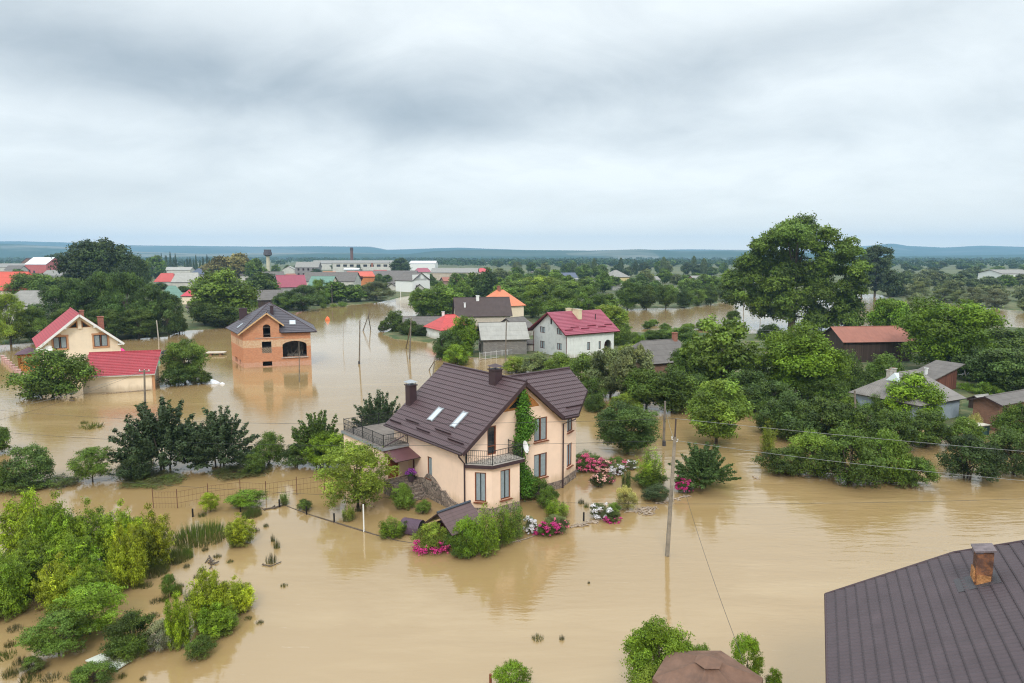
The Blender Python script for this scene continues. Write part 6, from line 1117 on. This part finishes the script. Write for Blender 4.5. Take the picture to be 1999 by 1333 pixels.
# ------------------------------------------------------------------ trees and shrubs: key|x|y foot|y top|width|colour|label[|group]
T_ = '''
bigM|1545|652|424|262|M|giant dark tree towering above everything on the right
roundM|195|592|467|128|K|huge dark round tree towering over the left-hand houses
roundM|262|578|494|62|D|dark tree leaning out right of the huge round one
roundF|112|532|494|48|D|dark tree hiding the white-roofed warehouse
roundF|304|545|498|44|M|mid-green tree between the huge dark tree and the conifers
roundF|432|552|500|64|O|olive-yellow tree, leftmost of three right of the conifers
roundF|470|552|494|62|O|olive-yellow tree, middle of three right of the conifers
roundF|500|555|504|44|M|darker tree, rightmost of three right of the conifers
roundM|72|600|533|84|M|broad tree beside the tomato red roof
roundM|135|596|540|72|m|greener tree behind the slate hip roof
willowM|22|676|572|76|y|pale green willow at the left edge beside the slate house
willowM|-18|690|600|80|y|willow cut by the left edge
willowM|68|672|598|66|M|low willow behind the red gable roof, leftmost
willowM|112|660|560|92|W|grey-green willow behind the red roof ridge, left one
willowM|155|656|545|86|W|grey-green willow directly above the red roof ridge
willowM|202|652|530|94|W|tall willow in the middle of the thicket
willowM|250|656|530|98|W|tall willow right of the thicket's middle
willowM|298|658|553|82|W|willow at the right shoulder of the thicket
willowM|330|657|568|64|W|rounded willow at the thicket's right end
willowM|272|664|603|92|D|dark low willow at the water's edge, behind the brick-red chimney
willowM|205|668|603|90|D|dark low willow behind the cream gable
willowM|128|672|602|70|D|dark low willow behind the left roof slope
bushM|350|652|612|36|D|small dark bush where the thicket meets the water
roundM|442|636|524|122|m|large leafy tree with pale rounded lobes left of the brick house roof
roundM|400|640|588|60|D|dark undergrowth tree at the foot of the large leafy tree, left side
roundM|436|642|596|72|D|dark undergrowth tree at the foot of the large leafy tree, right side
roundF|516|588|530|62|D|dark tree between the large leafy tree and the pink roof
bushM|558|606|568|44|D|dark bush between the old barn and the dense round willow
willowM|592|609|556|74|W|dense round grey-green willow above the brick house's right roof
willowM|622|600|545|46|M|taller tree behind the dense round willow
roundF|655|594|548|56|M|tree left of the distant wooden pole's bushes
roundF|692|592|556|50|M|tree right of the distant wooden pole
willowM|735|590|549|72|G|pale grey-green round bush at the end of the far shore
roundF|642|562|532|40|M|tree before the brown barrack
roundF|715|580|556|34|D|small dark tree in front of the orange brick house
roundF|742|560|534|22|D|slim dark tree right of the orange brick house
roundF|755|562|536|28|D|second slim dark tree right of the orange brick house
roundF|780|540|503|44|K|round black-green tree in front of the factory
roundF|702|532|515|24|D|small tree before the factory hall
roundF|658|530|512|26|D|small tree at the left end of the factory hall
lowN|632|602|591|15|m|low round bush on the far shore, leftmost
lowN|652|600|592|15|y|low round bush on the far shore, in the middle
lowN|670|599|588|20|m|low round bush on the far shore, rightmost
roundM|862|622|554|88|m|rounded tree by the inlet, behind the long mossy shed
roundM|826|620|562|56|M|darker tree at the left of the rounded inlet tree
bushM|862|574|548|20|M|small shrub before the grey barrack
roundF|892|572|532|34|M|tree right of the tall white house
bushM|772|650|606|54|D|dark bush left of the long mossy shed
bushM|802|658|622|52|D|dark bush behind the turquoise boat
bushM|748|648|626|24|D|small dark bush jutting into the open water
bushM|824|660|634|40|K|dark bush in front of the mossy shed
roundM|905|698|616|58|V|bright green upright tree left of the barn
bushM|872|704|640|64|W|darker tree at the left of the bright upright one
bushM|893|716|672|56|b|light green bush at the foot of the bright upright tree
bushM|938|668|636|40|D|dark shrub before the dark brown bitumen roof
bushM|960|662|632|36|D|dark shrub between brown roof and barn
roundF|985|606|556|60|m|light tree behind the salmon orange roof
roundF|950|588|528|52|K|very dark tree clump left of the grove
roundF|925|585|532|56|M|tree left of the very dark clump
roundF|905|592|546|36|m|small light tree at the meadow
willowM|1040|625|556|74|m|tree in the grove behind the barn, leftmost
willowM|1095|632|560|84|M|tree in the grove behind the magenta roof, left
willowM|1150|628|558|82|M|tree in the grove behind the magenta roof, right
roundM|1192|655|594|72|y|light tree hugging the right end of the magenta roof
bushM|1212|680|636|44|M|darker bush under the light tree at the magenta roof
roundM|1052|585|538|74|y|light crown in the middle of the grove
roundM|1105|592|546|72|m|crown right of the light one in the grove
roundM|1010|592|548|66|M|crown left of the light one in the grove
roundM|1000|630|575|56|d|low crown right of the salmon orange roof
bushM|1072|652|612|56|d|bush between barn roof and magenta roof, higher one
bushM|1022|655|622|44|M|bush above the barn roof
roundM|1225|606|548|52|d|bank tree, first from the left above the river
roundM|1262|606|556|46|D|bank tree, second from the left above the river
roundM|1300|604|556|44|d|bank tree, third from the left above the river
roundM|1336|602|562|38|W|bank tree, fourth from the left above the river
roundM|1362|598|564|34|m|pale bank tree, fifth from the left above the river
roundM|1388|596|556|36|D|dark bank tree with visible stem above the river
roundM|1418|590|550|44|D|bank tree just left of the giant tree
bushM|1432|630|605|28|m|lone rounded bush standing in the river
tallM|1708|578|478|62|T|tall broad poplar-like tree right of the giant tree
tallM|1682|580|498|44|K|dark tree squeezed between giant tree and tall one
roundF|1745|582|528|48|T|tree at the right foot of the tall one
willowM|1788|640|572|58|S|pale willow standing in the river bend
roundM|1738|672|582|78|V|rounded green tree left of the big walnut-like one
roundN|1852|740|584|180|V|big spreading bright tree above the wood shed
roundM|1905|752|676|84|W|dark tree behind the high end of the plank shed
roundM|2015|772|690|100|D|dark tree cut by the right edge above the brick-walled shed
bushM|1925|778|744|56|m|green bush between the plank shed and the brick-walled shed
roundM|215|592|484|92|K|second dark crown merged into the huge round tree
roundM|1945|712|640|110|d|dull green tree right of the big spreading one
roundM|1960|778|676|120|W|dark green tree at the right edge above the trellis
bushM|1995|664|640|44|d|bush at the right edge by the river
roundM|1598|690|648|60|d|crown below the giant tree, left of the rusty roof
bushM|1625|694|660|70|y|yellowish scrub left of the rusty barn roof
bushM|1500|668|630|56|K|dark scrub at the foot of the giant tree
openM|1402|790|618|150|m|airy yellow-green tree with loose crown in the middle right
roundN|1562|790|628|160|V|dense bright green tree with domed crown left of the white cottage
bushM|1470|780|690|70|D|dark gap-filling tree between the airy and the domed one
roundM|1332|672|638|62|M|orchard tree on the near river bank, right one
roundM|1300|668|642|44|M|orchard tree on the near river bank, middle one
roundM|1275|668|644|34|d|orchard tree on the near river bank, left one
bushM|1250|688|652|26|V|tiny bright green tree in the garden plot
bushN|578|918|866|62|W|dark bush filling the gap between the upright shrub and the terrace shrubs
bushN|498|930|884|48|D|low dark bush at the right foot of the large shrub pair
lowN|470|936|914|120|D|dark growth low in the water under the large shrub pair
lowN|300|952|930|130|d|dark growth low in the water left of the large shrub pair
bushN|690|905|860|52|W|dark bush tucked against the terrace wall
bushN|8|962|912|50|d|shrub clipped by the left edge beside the blue-green one
bushM|1240|676|648|34|M|bush left of the tiny bright tree
bushM|1232|708|670|60|y|pale shrub beside the bright garden plot
bushM|1322|735|700|40|S|grey-leaved shrub in front of the old slate roof
bushM|1010|732|696|66|y|scrub behind the peach house roof, leftmost
bushM|1052|742|688|74|G|brownish scrub behind the peach house roof, second
bushM|1096|752|688|78|m|scrub behind the peach house roof, third
bushM|1142|770|690|84|M|scrub behind the peach house roof, fourth
bushM|1148|795|738|72|d|dark green bush at the right tip of the peach roof
bushM|1160|806|768|50|D|low dark bush at the water right of the peach roof
roundM|1192|782|680|92|G|grey-green fruit tree right of the peach roof
roundM|1236|800|674|84|G|grey-green fruit tree with spreading crown
roundM|1262|808|718|96|d|many-stemmed tree standing in water, lit side left
roundM|1312|812|712|96|d|many-stemmed tree standing in water behind the grey pole
roundM|1352|800|730|70|W|dark tree left of the big-leaved one
roundM|1350|762|664|80|d|tree rising behind the old slate roof
roundM|1452|812|722|96|W|shadowy tree behind the big-leaved one, right side
roundM|1500|812|742|84|W|shadowy tree below the domed one
bushM|1612|800|735|90|d|bush right below the domed tree
bushM|1655|772|688|78|D|dark bush before the rusty barn, left
bushM|1722|770|690|84|d|dark bush before the rusty barn, right
bushM|1665|748|715|40|y|pale weeds beside the white cottage
magN|1398|880|740|126|m|dense big-leaved tree standing in the brown water
roundN|1225|900|790|128|W|umbrella-shaped green tree right of the peach house
bushM|1222|812|768|72|y|sparse light shrub growing out of the current
featherN|1160|806|770|34|W|small upright shrub beside the current
featherN|1500|888|820|34|y|thin sapling in the channel right of the big-leaved tree
bushM|1545|868|766|124|W|bush mass on the right, upper left one
bushM|1612|866|776|110|D|bush mass on the right, upper middle one
bushM|1675|880|790|112|d|bush mass on the right, upper right one
bushN|1530|936|872|110|D|low bush at the water's edge, leftmost of the right-hand mass
bushN|1590|938|842|120|m|bush at the water's edge, second of the right-hand mass
bushN|1662|960|838|150|d|spreading bush at the water's edge, third of the right-hand mass
bushN|1735|956|842|130|m|bush at the water's edge, fourth of the right-hand mass
bushN|1782|958|888|84|d|low bush at the water's edge, fifth of the right-hand mass
bushM|1745|890|800|110|d|bush before the blue wall
bushM|1812|880|800|100|D|bush below the small porch
bushN|1890|948|846|124|K|very dark bush beside the gleaming water patch
bushN|1972|936|836|110|W|dark bush at the right edge of the photo
bushM|1880|880|815|80|M|bush before the teal tank
bushM|1990|870|780|90|d|bush hiding the brick-walled shed
roundM|1782|834|728|100|V|young bright tree in front of the grey hip roof
bushM|1718|822|768|60|d|bush at the left corner of the blue wall
bushM|1502|850|782|60|d|bush left of the mass by the channel
lowN|1895|768|748|60|V|bright vine trellis strip behind the blue house
lowN|1975|776|756|70|V|bright vine trellis strip at the right edge
lowN|1900|846|805|30|P|yellow-flowering shrub by the teal tank
lowN|1860|812|770|30|S|whitish flowering shrub right of the small porch
bushM|-8|892|830|60|d|bush cut by the left edge above the water line
bushM|112|784|676|150|M|broad bushy tree before the garage, with ragged outline
roundN|362|752|664|84|M|island bush with domed top between garage and brick house
bushM|345|756|716|60|W|lower left lobe of bushes on the island
bushM|390|752|722|52|D|lower right lobe of bushes on the island
spikyN|325|936|782|172|T|large dark shrub with upward shoots, left of the pair
spikyN|432|928|796|146|T|large dark shrub with upward shoots, right of the pair
bushN|262|944|888|90|T|dark low shrub at the left foot of the pair
bushN|528|916|842|66|d|upright dark green shrub right of the pair
openN|182|950|872|86|M|lone feathery shrub left of the pair
bushN|60|958|868|96|W|rounded blue-green shrub near the left edge
lowN|112|956|932|90|d|low hedge running to the lone feathery shrub
lowN|40|966|938|90|D|low growth under the rounded blue-green shrub
spikyN|625|922|806|112|D|dark shrub with upright shoots left of the terrace
roundN|640|924|842|92|b|bright green bush left of the terrace
spikyN|745|880|764|110|T|dark spreading shrub behind the terrace railing
openN|700|1012|866|158|y|yellow-green tree with airy crown in front of the terrace
bushN|790|1000|944|58|m|white-dotted bush at the foot of the entrance steps
bushN|828|1006|976|36|M|small round bush below the entrance steps
featherN|768|1056|1010|56|V|bright feathery shrub alone in the water before the garden
featherN|556|988|958|22|M|narrow clipped shrub at the kerb corner
bushN|594|1000|974|36|M|small clipped shrub right of the kerb corner
featherN|680|1020|985|28|y|wispy seedling under the yellow-green tree
openN|482|1000|958|78|V|sprawling vine on the wire fence
openN|412|1004|962|42|Y|yellowish young shoot on the wire fence
bushN|912|1096|1010|68|V|creeper mass right below the well house roof
featherN|945|1092|982|62|V|creeper column hanging beside the well house
featherN|975|1072|986|62|V|feathery creeper under the bay window
featherN|1000|1058|978|52|M|dark feathery shrub at the bay corner
bushN|905|1096|1056|58|M|low green mound at the water under the creeper
bushN|1052|984|930|50|d|tall leafy rose shrub against the peach wall
bushN|1072|1000|950|50|M|drooping shrub between wall and flower bed
featherN|1090|1016|976|50|b|fresh green shrub of the front flower bed
bushN|1082|1040|1006|60|G|reddish-leaved shrub behind the magenta flowers
featherN|1148|910|878|40|d|green shrub behind the pink oleander row
featherN|1268|956|872|62|b|bright feathery tamarisk-like shrub
bushN|1268|960|918|70|d|dark base shrub under the feathery one
featherN|1222|955|912|22|W|narrow green column shrub
bushN|1222|1000|948|46|P|pale yellow-leaved shrub at the back of the right flower bed
bushN|1198|1012|982|36|m|green shrub between white and yellow ones
bushN|1282|984|946|60|T|low blue-green mound shrub
spikyN|1370|968|866|122|W|dark shrub with arching shoots right of the foreground pole
roundN|1284|1392|1212|130|b|leafy branches left of the brown gazebo roof
roundN|1292|1440|1300|120|y|lower yellowish branches left of the gazebo
bushN|1362|1345|1256|60|M|sprig rising behind the gazebo canopy
openN|1456|1372|1238|66|b|slender treetop right of the gazebo
bushN|1510|1372|1304|36|V|small sprig right of the slender treetop
openN|1000|1378|1292|76|b|small leafy shrub at the bottom edge
sapN|60|1112|958|105|B|bright sapling clump at the upper left, first of its row
sapN|118|1122|960|96|b|bright sapling clump at the upper left, second of its row
sapN|180|1118|975|96|b|bright sapling clump at the upper left, third of its row
sapN|240|1112|978|88|B|bright sapling clump at the upper left, fourth of its row
sapN|302|1118|984|84|Y|yellowish sapling clump ending the upper row on the right
sapN|150|1165|1040|105|b|sapling clump in the second row, left of the yellow one
sapN|252|1158|1016|73|Y|yellow-green pointed sapling in front of the upper row
sapN|70|1172|1040|105|b|sapling clump in the second row, near the left edge
sapN|15|1215|1076|88|b|sapling clump at the left edge, lower one
sapN|120|1198|1082|93|Y|yellow-topped sapling clump in the middle of the thicket
sapN|180|1195|1088|79|b|green sapling right of the yellow-topped clump
openN|178|1262|1150|130|b|thin-stemmed leaning sapling in the lower thicket
openN|118|1302|1196|128|M|leaning green sapling above the floating board
bushN|68|1318|1282|52|M|small round bush left of the floating board
bushN|258|1290|1196|108|D|dark green bush right of the floating board
featherN|252|1296|1238|80|M|feathery clump below the dark green bush
bushN|184|1352|1296|88|M|bush overlapping the floating board from below
sapN|350|1272|1158|51|B|narrow upright sapling left of the shining bush
sapN|412|1232|1108|84|Y|shining yellow-green bush, left part
sapN|458|1206|1126|77|Y|shining yellow-green bush, right part
sapN|425|1252|1180|79|b|lower green part of the shining bush
bushN|392|1294|1242|60|M|small dark growth under the shining bush
bushN|318|1276|1212|66|S|greyish weeds between the dark bush and the narrow sapling
sapN|470|1072|1002|61|Y|vase-shaped bright yellow-green bush standing alone in the open water
openN|330|1172|1120|30|M|small thin seedling in the open water of the thicket
reedN|395|1066|1008|112|d|band of tall grass behind the lone vase-shaped bush
reedN|348|1100|1050|60|d|tall grass beside the upper row of saplings
reedN|492|1012|978|40|W|grass tuft behind the lone vase-shaped bush
reedN|302|1128|1090|60|d|grass edge at the foot of the upper row
reedN|345|1165|1118|24|M|grass tuft left of the shining bush, upper
featherN|370|1178|1150|26|S|pale weed left of the shining bush
'''
def cat_of(lb, key):
    k = key[:4]
    return 'shrub' if k in ('bush', 'lowN', 'feat', 'spik') or 'bush' in lb or 'shrub' in lb else 'grass' if k == 'reed' else 'sapling' if k == 'sapN' or 'sapling' in lb else 'willow' if 'willow' in lb else 'tree'
NM = {'bigM': 'tree', 'round': 'tree'}
for ln in T_.strip().split('\n'):
    k, x, yb_, yt_, w, c_, lb, *gp_ = ln.split('|'); ct = cat_of(lb, k)
    nm = {'shrub': 'shrub', 'grass': 'grass_clump', 'sapling': 'sapling', 'willow': 'willow_tree', 'tree': 'tree'}[ct]
    plant(k, float(x), float(yb_), float(yt_), float(w), c_, nm, lb, ct, gp_[0] if gp_ else None)
# repeats that nothing tells apart
def band(key, x0, x1, n, yb0, yb1, hp, wp_, cols, label, group, seed, nm='tree', cat='tree', slope=0.0):
    r = random.Random(seed)
    for i in range(n):
        x = x0 + (x1 - x0) * (i + .5) / n + r.uniform(-.4, .4) * (x1 - x0) / n; yb_ = r.uniform(yb0, yb1) + slope * (x - x0); h = hp * r.uniform(.75, 1.2)
        plant(key, x, yb_, yb_ - h, wp_ * r.uniform(.8, 1.25), r.choice(cols), nm, label, cat, group)
band('coniferF', 316, 346, 6, 528, 531, 34, 9, 'KT', 'dark pointed conifer of the left cluster before the far hills', 'left cluster of dark conifers', 1, 'conifer', 'conifer')
band('coniferF', 356, 414, 9, 528, 531, 29, 9, 'KT', 'dark pointed conifer of the right cluster before the far hills', 'right cluster of dark conifers', 2, 'conifer', 'conifer')
band('roundF', 962, 1215, 9, 566, 580, 36, 42, 'dMm', 'rounded tree in the grove between the town and the magenta roof', 'grove trees behind the magenta roof', 3)
band('roundF', 1225, 1420, 8, 572, 582, 34, 38, 'dMmD', 'rounded tree in the second row above the river bank', 'second row of trees above the river', 4)
band('roundF', 960, 1190, 8, 546, 556, 27, 32, 'dMG', 'tree of the third row between the dark blue roof and the town', 'third row trees left of the yellow house', 5)
band('roundF', 1235, 1420, 8, 552, 562, 28, 30, 'dMGm', 'tree of the third row around the pinkish cottage', 'third row trees above the river', 6)
band('roundF', 1000, 1430, 16, 532, 541, 22, 26, 'GgTd', 'hazy tree in the far row below the hills, left of the giant tree', 'far tree row left of the giant tree', 7)
band('poplarF', 1110, 1400, 7, 536, 540, 36, 13, 'gT', 'taller slim tree sticking out of the far tree row', 'slim trees of the far tree row', 8)
band('willowM', 1740, 2010, 7, 576, 581, 36, 44, 'SSG', 'pale round willow on the far river bank at the right', 'pale willows on the far river bank', 9, 'willow_tree', 'willow', .125)
band('willowF', 1775, 2010, 6, 566, 571, 30, 42, 'SGG', 'pale willow in the row behind the far river bank', 'willows behind the far river bank', 10, 'willow_tree', 'willow', .09)
band('roundF', 1750, 2010, 8, 559, 566, 28, 38, 'GgdM', 'tree in the green belt behind the pale willows', 'green belt behind the pale willows', 11)
band('roundF', 1760, 2010, 9, 543, 549, 20, 32, 'gTG', 'bluish tree in the far belt at the right', 'far belt at the right', 12)
band('roundF', 860, 1000, 5, 540, 548, 20, 22, 'dTM', 'small tree near the grey barrack', 'trees near the grey barrack', 13)
band('roundF', 420, 640, 7, 534, 541, 18, 20, 'dTM', 'small tree among the roofs left of the factory', 'trees among the roofs left of the factory', 14)
band('roundF', 0, 300, 7, 546, 556, 20, 28, 'dMm', 'small tree among the far roofs at the left', 'trees among the far roofs at the left', 15)
band('bushM', 598, 700, 5, 594, 604, 24, 26, 'MdmD', 'rounded shrub on the far shore right of the dense willow', 'shrubs of the far shore', 16, 'shrub', 'shrub', -.10)
band('roundM', 450, 560, 3, 600, 612, 30, 36, 'dM', 'tree behind the brick house roof', 'trees behind the brick house roof', 17)
band('bushM', 1050, 1140, 4, 664, 676, 26, 34, 'dmy', 'bush between the barn and the magenta roof house', 'bushes behind the barn', 18, 'shrub', 'shrub')
band('bushM', 1640, 1760, 4, 800, 812, 36, 40, 'dmM', 'bush between the white cottage and the blue house', 'bushes left of the blue house', 19, 'shrub', 'shrub')
band('bushM', 1880, 2010, 4, 720, 740, 36, 50, 'WdM', 'bush under the big spreading tree', 'bushes under the big spreading tree', 20, 'shrub', 'shrub')
band('bushM', 1215, 1400, 7, 636, 650, 14, 26, 'mMd', 'small bush on the near river bank', 'bushes on the near river bank', 21, 'shrub', 'shrub')
for i, (x, y, h, w) in enumerate(((533, 1058, 22, 10), (541, 1072, 28, 14), (530, 1102, 30, 22), (321, 1176, 22, 18), (401, 1077, 14, 14), (485, 1212, 12, 18), (508, 1220, 12, 16), (1097, 1251, 16, 12), (1050, 1253, 18, 26), (40, 1300, 24, 26), (22, 1325, 30, 30), (240, 1326, 16, 18), (345, 1104, 18, 22), (555, 1147, 10, 16), (1150, 1140, 3, 6), (1135, 985, 16, 14), (1145, 992, 16, 12), (280, 1330, 14, 14), (180, 838, 16, 46), (165, 828, 10, 16), (20, 1265, 20, 22), (285, 1150, 18, 30), (305, 1180, 16, 24), (350, 1150, 14, 20), (385, 1130, 14, 16), (425, 1090, 12, 18), (450, 1100, 10, 14), (30, 1235, 20, 30), (90, 1245, 22, 30), (140, 1235, 22, 26), (55, 1262, 22, 22), (100, 1270, 18, 30), (300, 1210, 18, 26), (270, 1150, 20, 26), (500, 1040, 14, 16), (520, 1030, 12, 12), (60, 1335, 26, 40), (100, 1333, 22, 40), (12, 1290, 24, 40), (140, 1330, 20, 30), (330, 1140, 16, 26), (360, 1200, 14, 20), (365, 1110, 14, 14), (395, 1010, 16, 18), (700, 1000, 20, 16))):
    lab = {'533': 0}.get('x'); plant('grassN', x, y, y - h, w, 'dMSmg'[i % 5] if i not in (18, 19) else 'V', 'grass_tuft', 'thin grass tuft poking out of the brown water', 'grass', 'grass tufts in the flood')
for sd_, (x0, x1, y0, y1, n_, h_, w_, lb, gp_) in enumerate(((300, 560, 560, 572, 8, 18, 26, 'small rounded tree among the houses right of the willow thicket', 'garden trees right of the willow thicket'), (560, 760, 566, 576, 9, 18, 24, 'small rounded tree before the brown barracks', 'garden trees before the barracks'), (820, 960, 556, 566, 6, 20, 26, 'small rounded tree below the grey barrack', 'garden trees below the grey barrack'), (960, 1420, 520, 527, 16, 12, 20, 'tiny tree in the hazy belt just below the hills', 'hazy tree belt below the hills'), (1700, 2010, 524, 531, 12, 14, 22, 'tiny bluish tree in the belt below the right-hand hills', 'tree belt below the right-hand hills'), (960, 1200, 606, 618, 6, 34, 44, 'leafy tree behind the farmhouse with magenta roof', 'trees right behind the farmhouse'))): band('roundF', x0, x1, n_, y0, y1, h_, w_, 'dMmDW', lb, gp_, 60 + sd_)
# garden plot
gp_m = mat('bright_crops', (.12, .30, .03), .9, var=.4, vscale=1.2, bump=1, bscale=3); q_ = [G(x, y, .35) for x, y in ((1228, 697), (1270, 690), (1292, 694), (1276, 712), (1236, 716))]
mb = MB(); mb.poly([tuple(p) for p in q_]); g_o = mb.build('vegetable_plot', gp_m); tag(g_o, kind='structure')

# ------------------------------------------------------------------ flowering shrubs (crown + blossoms), creeper
FL = {'pink': petals('pink_petals', (.60, .09, .20), (.75, .28, .34)), 'white': petals('white_petals', (.72, .70, .72), (.55, .52, .58)), 'mag': petals('magenta_petals', (.48, .02, .17), (.62, .06, .26)), 'blush': petals('blush_petals', (.80, .45, .38), (.78, .66, .58)), 'violet': petals('violet_petals', (.28, .05, .36), (.5, .15, .5))}
def flower(x, yb_, yt_, w, col, fl, nfl, label, low=.1, hi=1.0, fs=.085, key='bushN', cl=22, name='flowering_shrub'):
    root = plant(key, x, yb_, yt_, w, col, name, label, 'flowering shrub'); me, tm, H, Wd = proto(key, 0); r = np.random.default_rng(int(x * 7 + yb_)); a = r.uniform(-math.pi, math.pi, cl); toCam = math.atan2(-root.location[1], -root.location[0]) - root.rotation_euler[2]
    a = toCam + r.uniform(-1.4, 1.4, cl); z_ = H * r.uniform(low, hi, cl); rad = Wd * .46 * np.sqrt(np.clip(1 - ((z_ / H - .35) / .75) ** 2, .05, 1)); cs = np.stack([np.cos(a) * rad, np.sin(a) * rad, z_], 1)
    P, d, k = clump_cloud(cs, r.uniform(.03, .11, cl) * Wd, nfl, int(x), .9, inner=.3, fuzz=.45); k_ = P[:, 2] > -.05; s_ = fs / max(root.scale[0], .2); V_, F_, A_ = leaves(P[k_], d[k_], s_, s_ * .9, 3, 0, None, None, .6); npmesh('blossoms', V_, F_, FL[fl], parent=root, attr=A_); return root
flower(1135, 925, 886, 40, 'W', 'pink', 900, 'pink oleander next to the peach house corner, leftmost of its row')
flower(1160, 924, 890, 50, 'W', 'pink', 1300, 'dense pink oleander, second of its row')
flower(1180, 926, 896, 42, 'G', 'blush', 600, 'fading pink-green oleander, third of its row')
flower(1204, 924, 892, 44, 'd', 'pink', 500, 'red-pink oleander, rightmost of its row')
flower(1168, 955, 922, 36, 'K', 'blush', 260, 'dark round bush sprinkled with light pink blooms', low=.4)
flower(1190, 948, 922, 26, 'G', 'pink', 60, 'brownish round shrub beside the light pink blooms')
flower(1206, 930, 902, 34, 'G', 'white', 800, 'white hydrangea-like bush under the umbrella-shaped tree')
flower(1232, 918, 896, 32, 'G', 'white', 500, 'white blossoms just right of the umbrella-shaped tree trunk')
flower(1172, 1016, 982, 46, 'G', 'white', 900, 'white flowers at the left end of the right flower bed')
flower(1196, 1022, 998, 36, 'D', 'mag', 300, 'crimson flowers low at the edge of the right flower bed', low=0, hi=.6)
flower(1036, 1044, 1008, 32, 'S', 'white', 1100, 'white flowering bush in the front bed beside the magenta one')
flower(1068, 1050, 1016, 52, 'd', 'mag', 1300, 'magenta flowering bush in the front bed')
flower(1092, 1046, 1010, 40, 'G', 'pink', 150, 'sparse pink shrub at the right of the magenta bush')
flower(1336, 966, 928, 40, 'W', 'mag', 700, 'magenta flowering shrub right behind the foreground pole')
flower(1360, 952, 918, 26, 'V', 'blush', 50, 'light green shrub with few blooms right of the foreground pole')
flower(845, 1084, 1018, 76, 'y', 'mag', 1000, 'rose bush with magenta blooms before the well house', low=-.05, hi=.5)
flower(880, 1080, 1040, 46, 'W', 'pink', 200, 'rose shoots with a few pink blooms under the shingle roof', low=.0, hi=.5)
fpt = tag(empty('flower_pot', O + azd(AZ) * -9.4 + azd(AZ - 90) * 6.1 + [0, 0, 1.0], R(90 - AZ)), 'dark pot of violet flowers by the entrance steps', 'flower pot'); mb = MB(); mb.tube([(0, 0, 0), (0, 0, .45)], [.18, .25], 10); mb.build('pot', mat('dark_clay', (.06, .04, .05), .7), fpt)
P, d, k = clump_cloud(np.array([[0, 0, .75], [.2, -.1, .6], [-.2, .1, .62]]), np.array([.28, .2, .2]), 420, 4); V_, F_, A_ = leaves(P, d, .08, .07, 5); npmesh('blossoms', V_, F_, FL['violet'], parent=fpt, attr=A_)
P, d, k = clump_cloud(np.array([[0, 0, .55], [.15, .1, .4]]), np.array([.26, .2]), 500, 6); V_, F_, A_ = leaves(P, d, .12, .06, 7); lf = npmesh('foliage', V_, F_, LEAF, parent=fpt, attr=A_); lf.color = (.05, .1, .02, 1)
# creeper on the gable wall and down the right of the bay
cr = hroot('creeper', O, AZ, 'bright creeper climbing the gable wall of the peach house up to the attic', 'creeper'); pth = [(-4.05, .25, 8.0 - .3, .3), (-3.95, .2, 7.2, .42), (-4.0, .2, 6.6, .5), (-4.1, .15, 6.1, .5), (-3.75, .1, 5.5, .75), (-3.9, .1, 5.1, .6), (-4.2, .05, 4.6, .5), (-4.35, .0, 4.2, .55), (-4.5, -.1, 3.8, .5), (-4.55, -.05, 3.4, .35), (-4.4, 0, 2.9, .4), (-4.2, .05, 2.3, .5), (-3.9, 0, 1.7, .6), (-3.7, -.1, 1.0, .7)]
P, d, k = clump_cloud(np.array([p[:3] for p in pth]), np.array([p[3] for p in pth]), 9000, 8, 1.0, -1, .3, .2); P[:, 1] = np.minimum(.37, (P[:, 1] - .3) * .75 + .12); cv_ = np.random.default_rng(4).uniform(.75, 1.3, len(pth)); V_, F_, A_ = leaves(P, d, .17, .085, 9, 1.2, cv_[k], None, .6); co_ = npmesh('foliage', V_, F_, LEAF, parent=cr, attr=A_); co_.color = (.08, .19, .018, 1)
mb = MB(); mb.tube([(-3.6, .3, -.5), (-4.1, .33, 2), (-4.5, .33, 4), (-3.9, .33, 6), (-4.0, .33, 7.6)], [.05, .05, .04, .03, .02], 6); mb.build('stem', barkm, cr)

# ------------------------------------------------------------------ far woods: one mass
r = np.random.default_rng(21); cs = []; 
def addf(n, x0, x1, y0, y1, hmin, hmax, thr=0.0):
    xs = r.uniform(x0, x1, n); ys = 1 / r.uniform(1 / (y1 - 499.5), 1 / (y0 - 499.5), n) + 499.5
    for x, y in zip(xs, ys):
        p = G(x, y); 
        if thr and vnoise2(np.array([p[0] / 160]), np.array([p[1] / 200]), 9)[0] < thr: continue
        cs.append((p[0], p[1], r.uniform(hmin, hmax)))
addf(2600, -250, 2250, 505.0, 513, 9, 17, .30); addf(700, 850, 1480, 512, 522, 8, 14, .25); addf(420, 1640, 2250, 510, 526, 9, 15, .30); addf(300, -250, 560, 511, 522, 7, 12, .45); addf(260, 560, 900, 509, 515, 9, 16, .3)
cs = np.array(cs); per = 34; n = len(cs) * per; k = np.repeat(np.arange(len(cs)), per); d = r.normal(0, 1, (n, 3)); d /= np.linalg.norm(d, axis=1, keepdims=True); d[:, 2] = np.abs(d[:, 2]) * 1.0 - .15
hh_ = cs[k, 2]; P = np.stack([cs[k, 0] + d[:, 0] * hh_ * .55, cs[k, 1] + d[:, 1] * hh_ * .55, hh_ * (.45 + .5 * d[:, 2])], 1); cv_ = r.uniform(.7, 1.3, len(cs)); cy_ = r.uniform(0, .4, len(cs)) * (r.random(len(cs)) > .5)
V_, F_, A_ = leaves(P, d, 4.2, 3.2, 31, 0, cv_[k], cy_[k], .5); fo = npmesh('far_woods', V_, F_, LEAF, attr=A_); fo.color = (.034, .075, .026, 1); tag(fo, 'far-off woods below the hills', 'woods', kind='stuff')
print('plants', PLANTS, 'objects', len(bpy.data.objects))
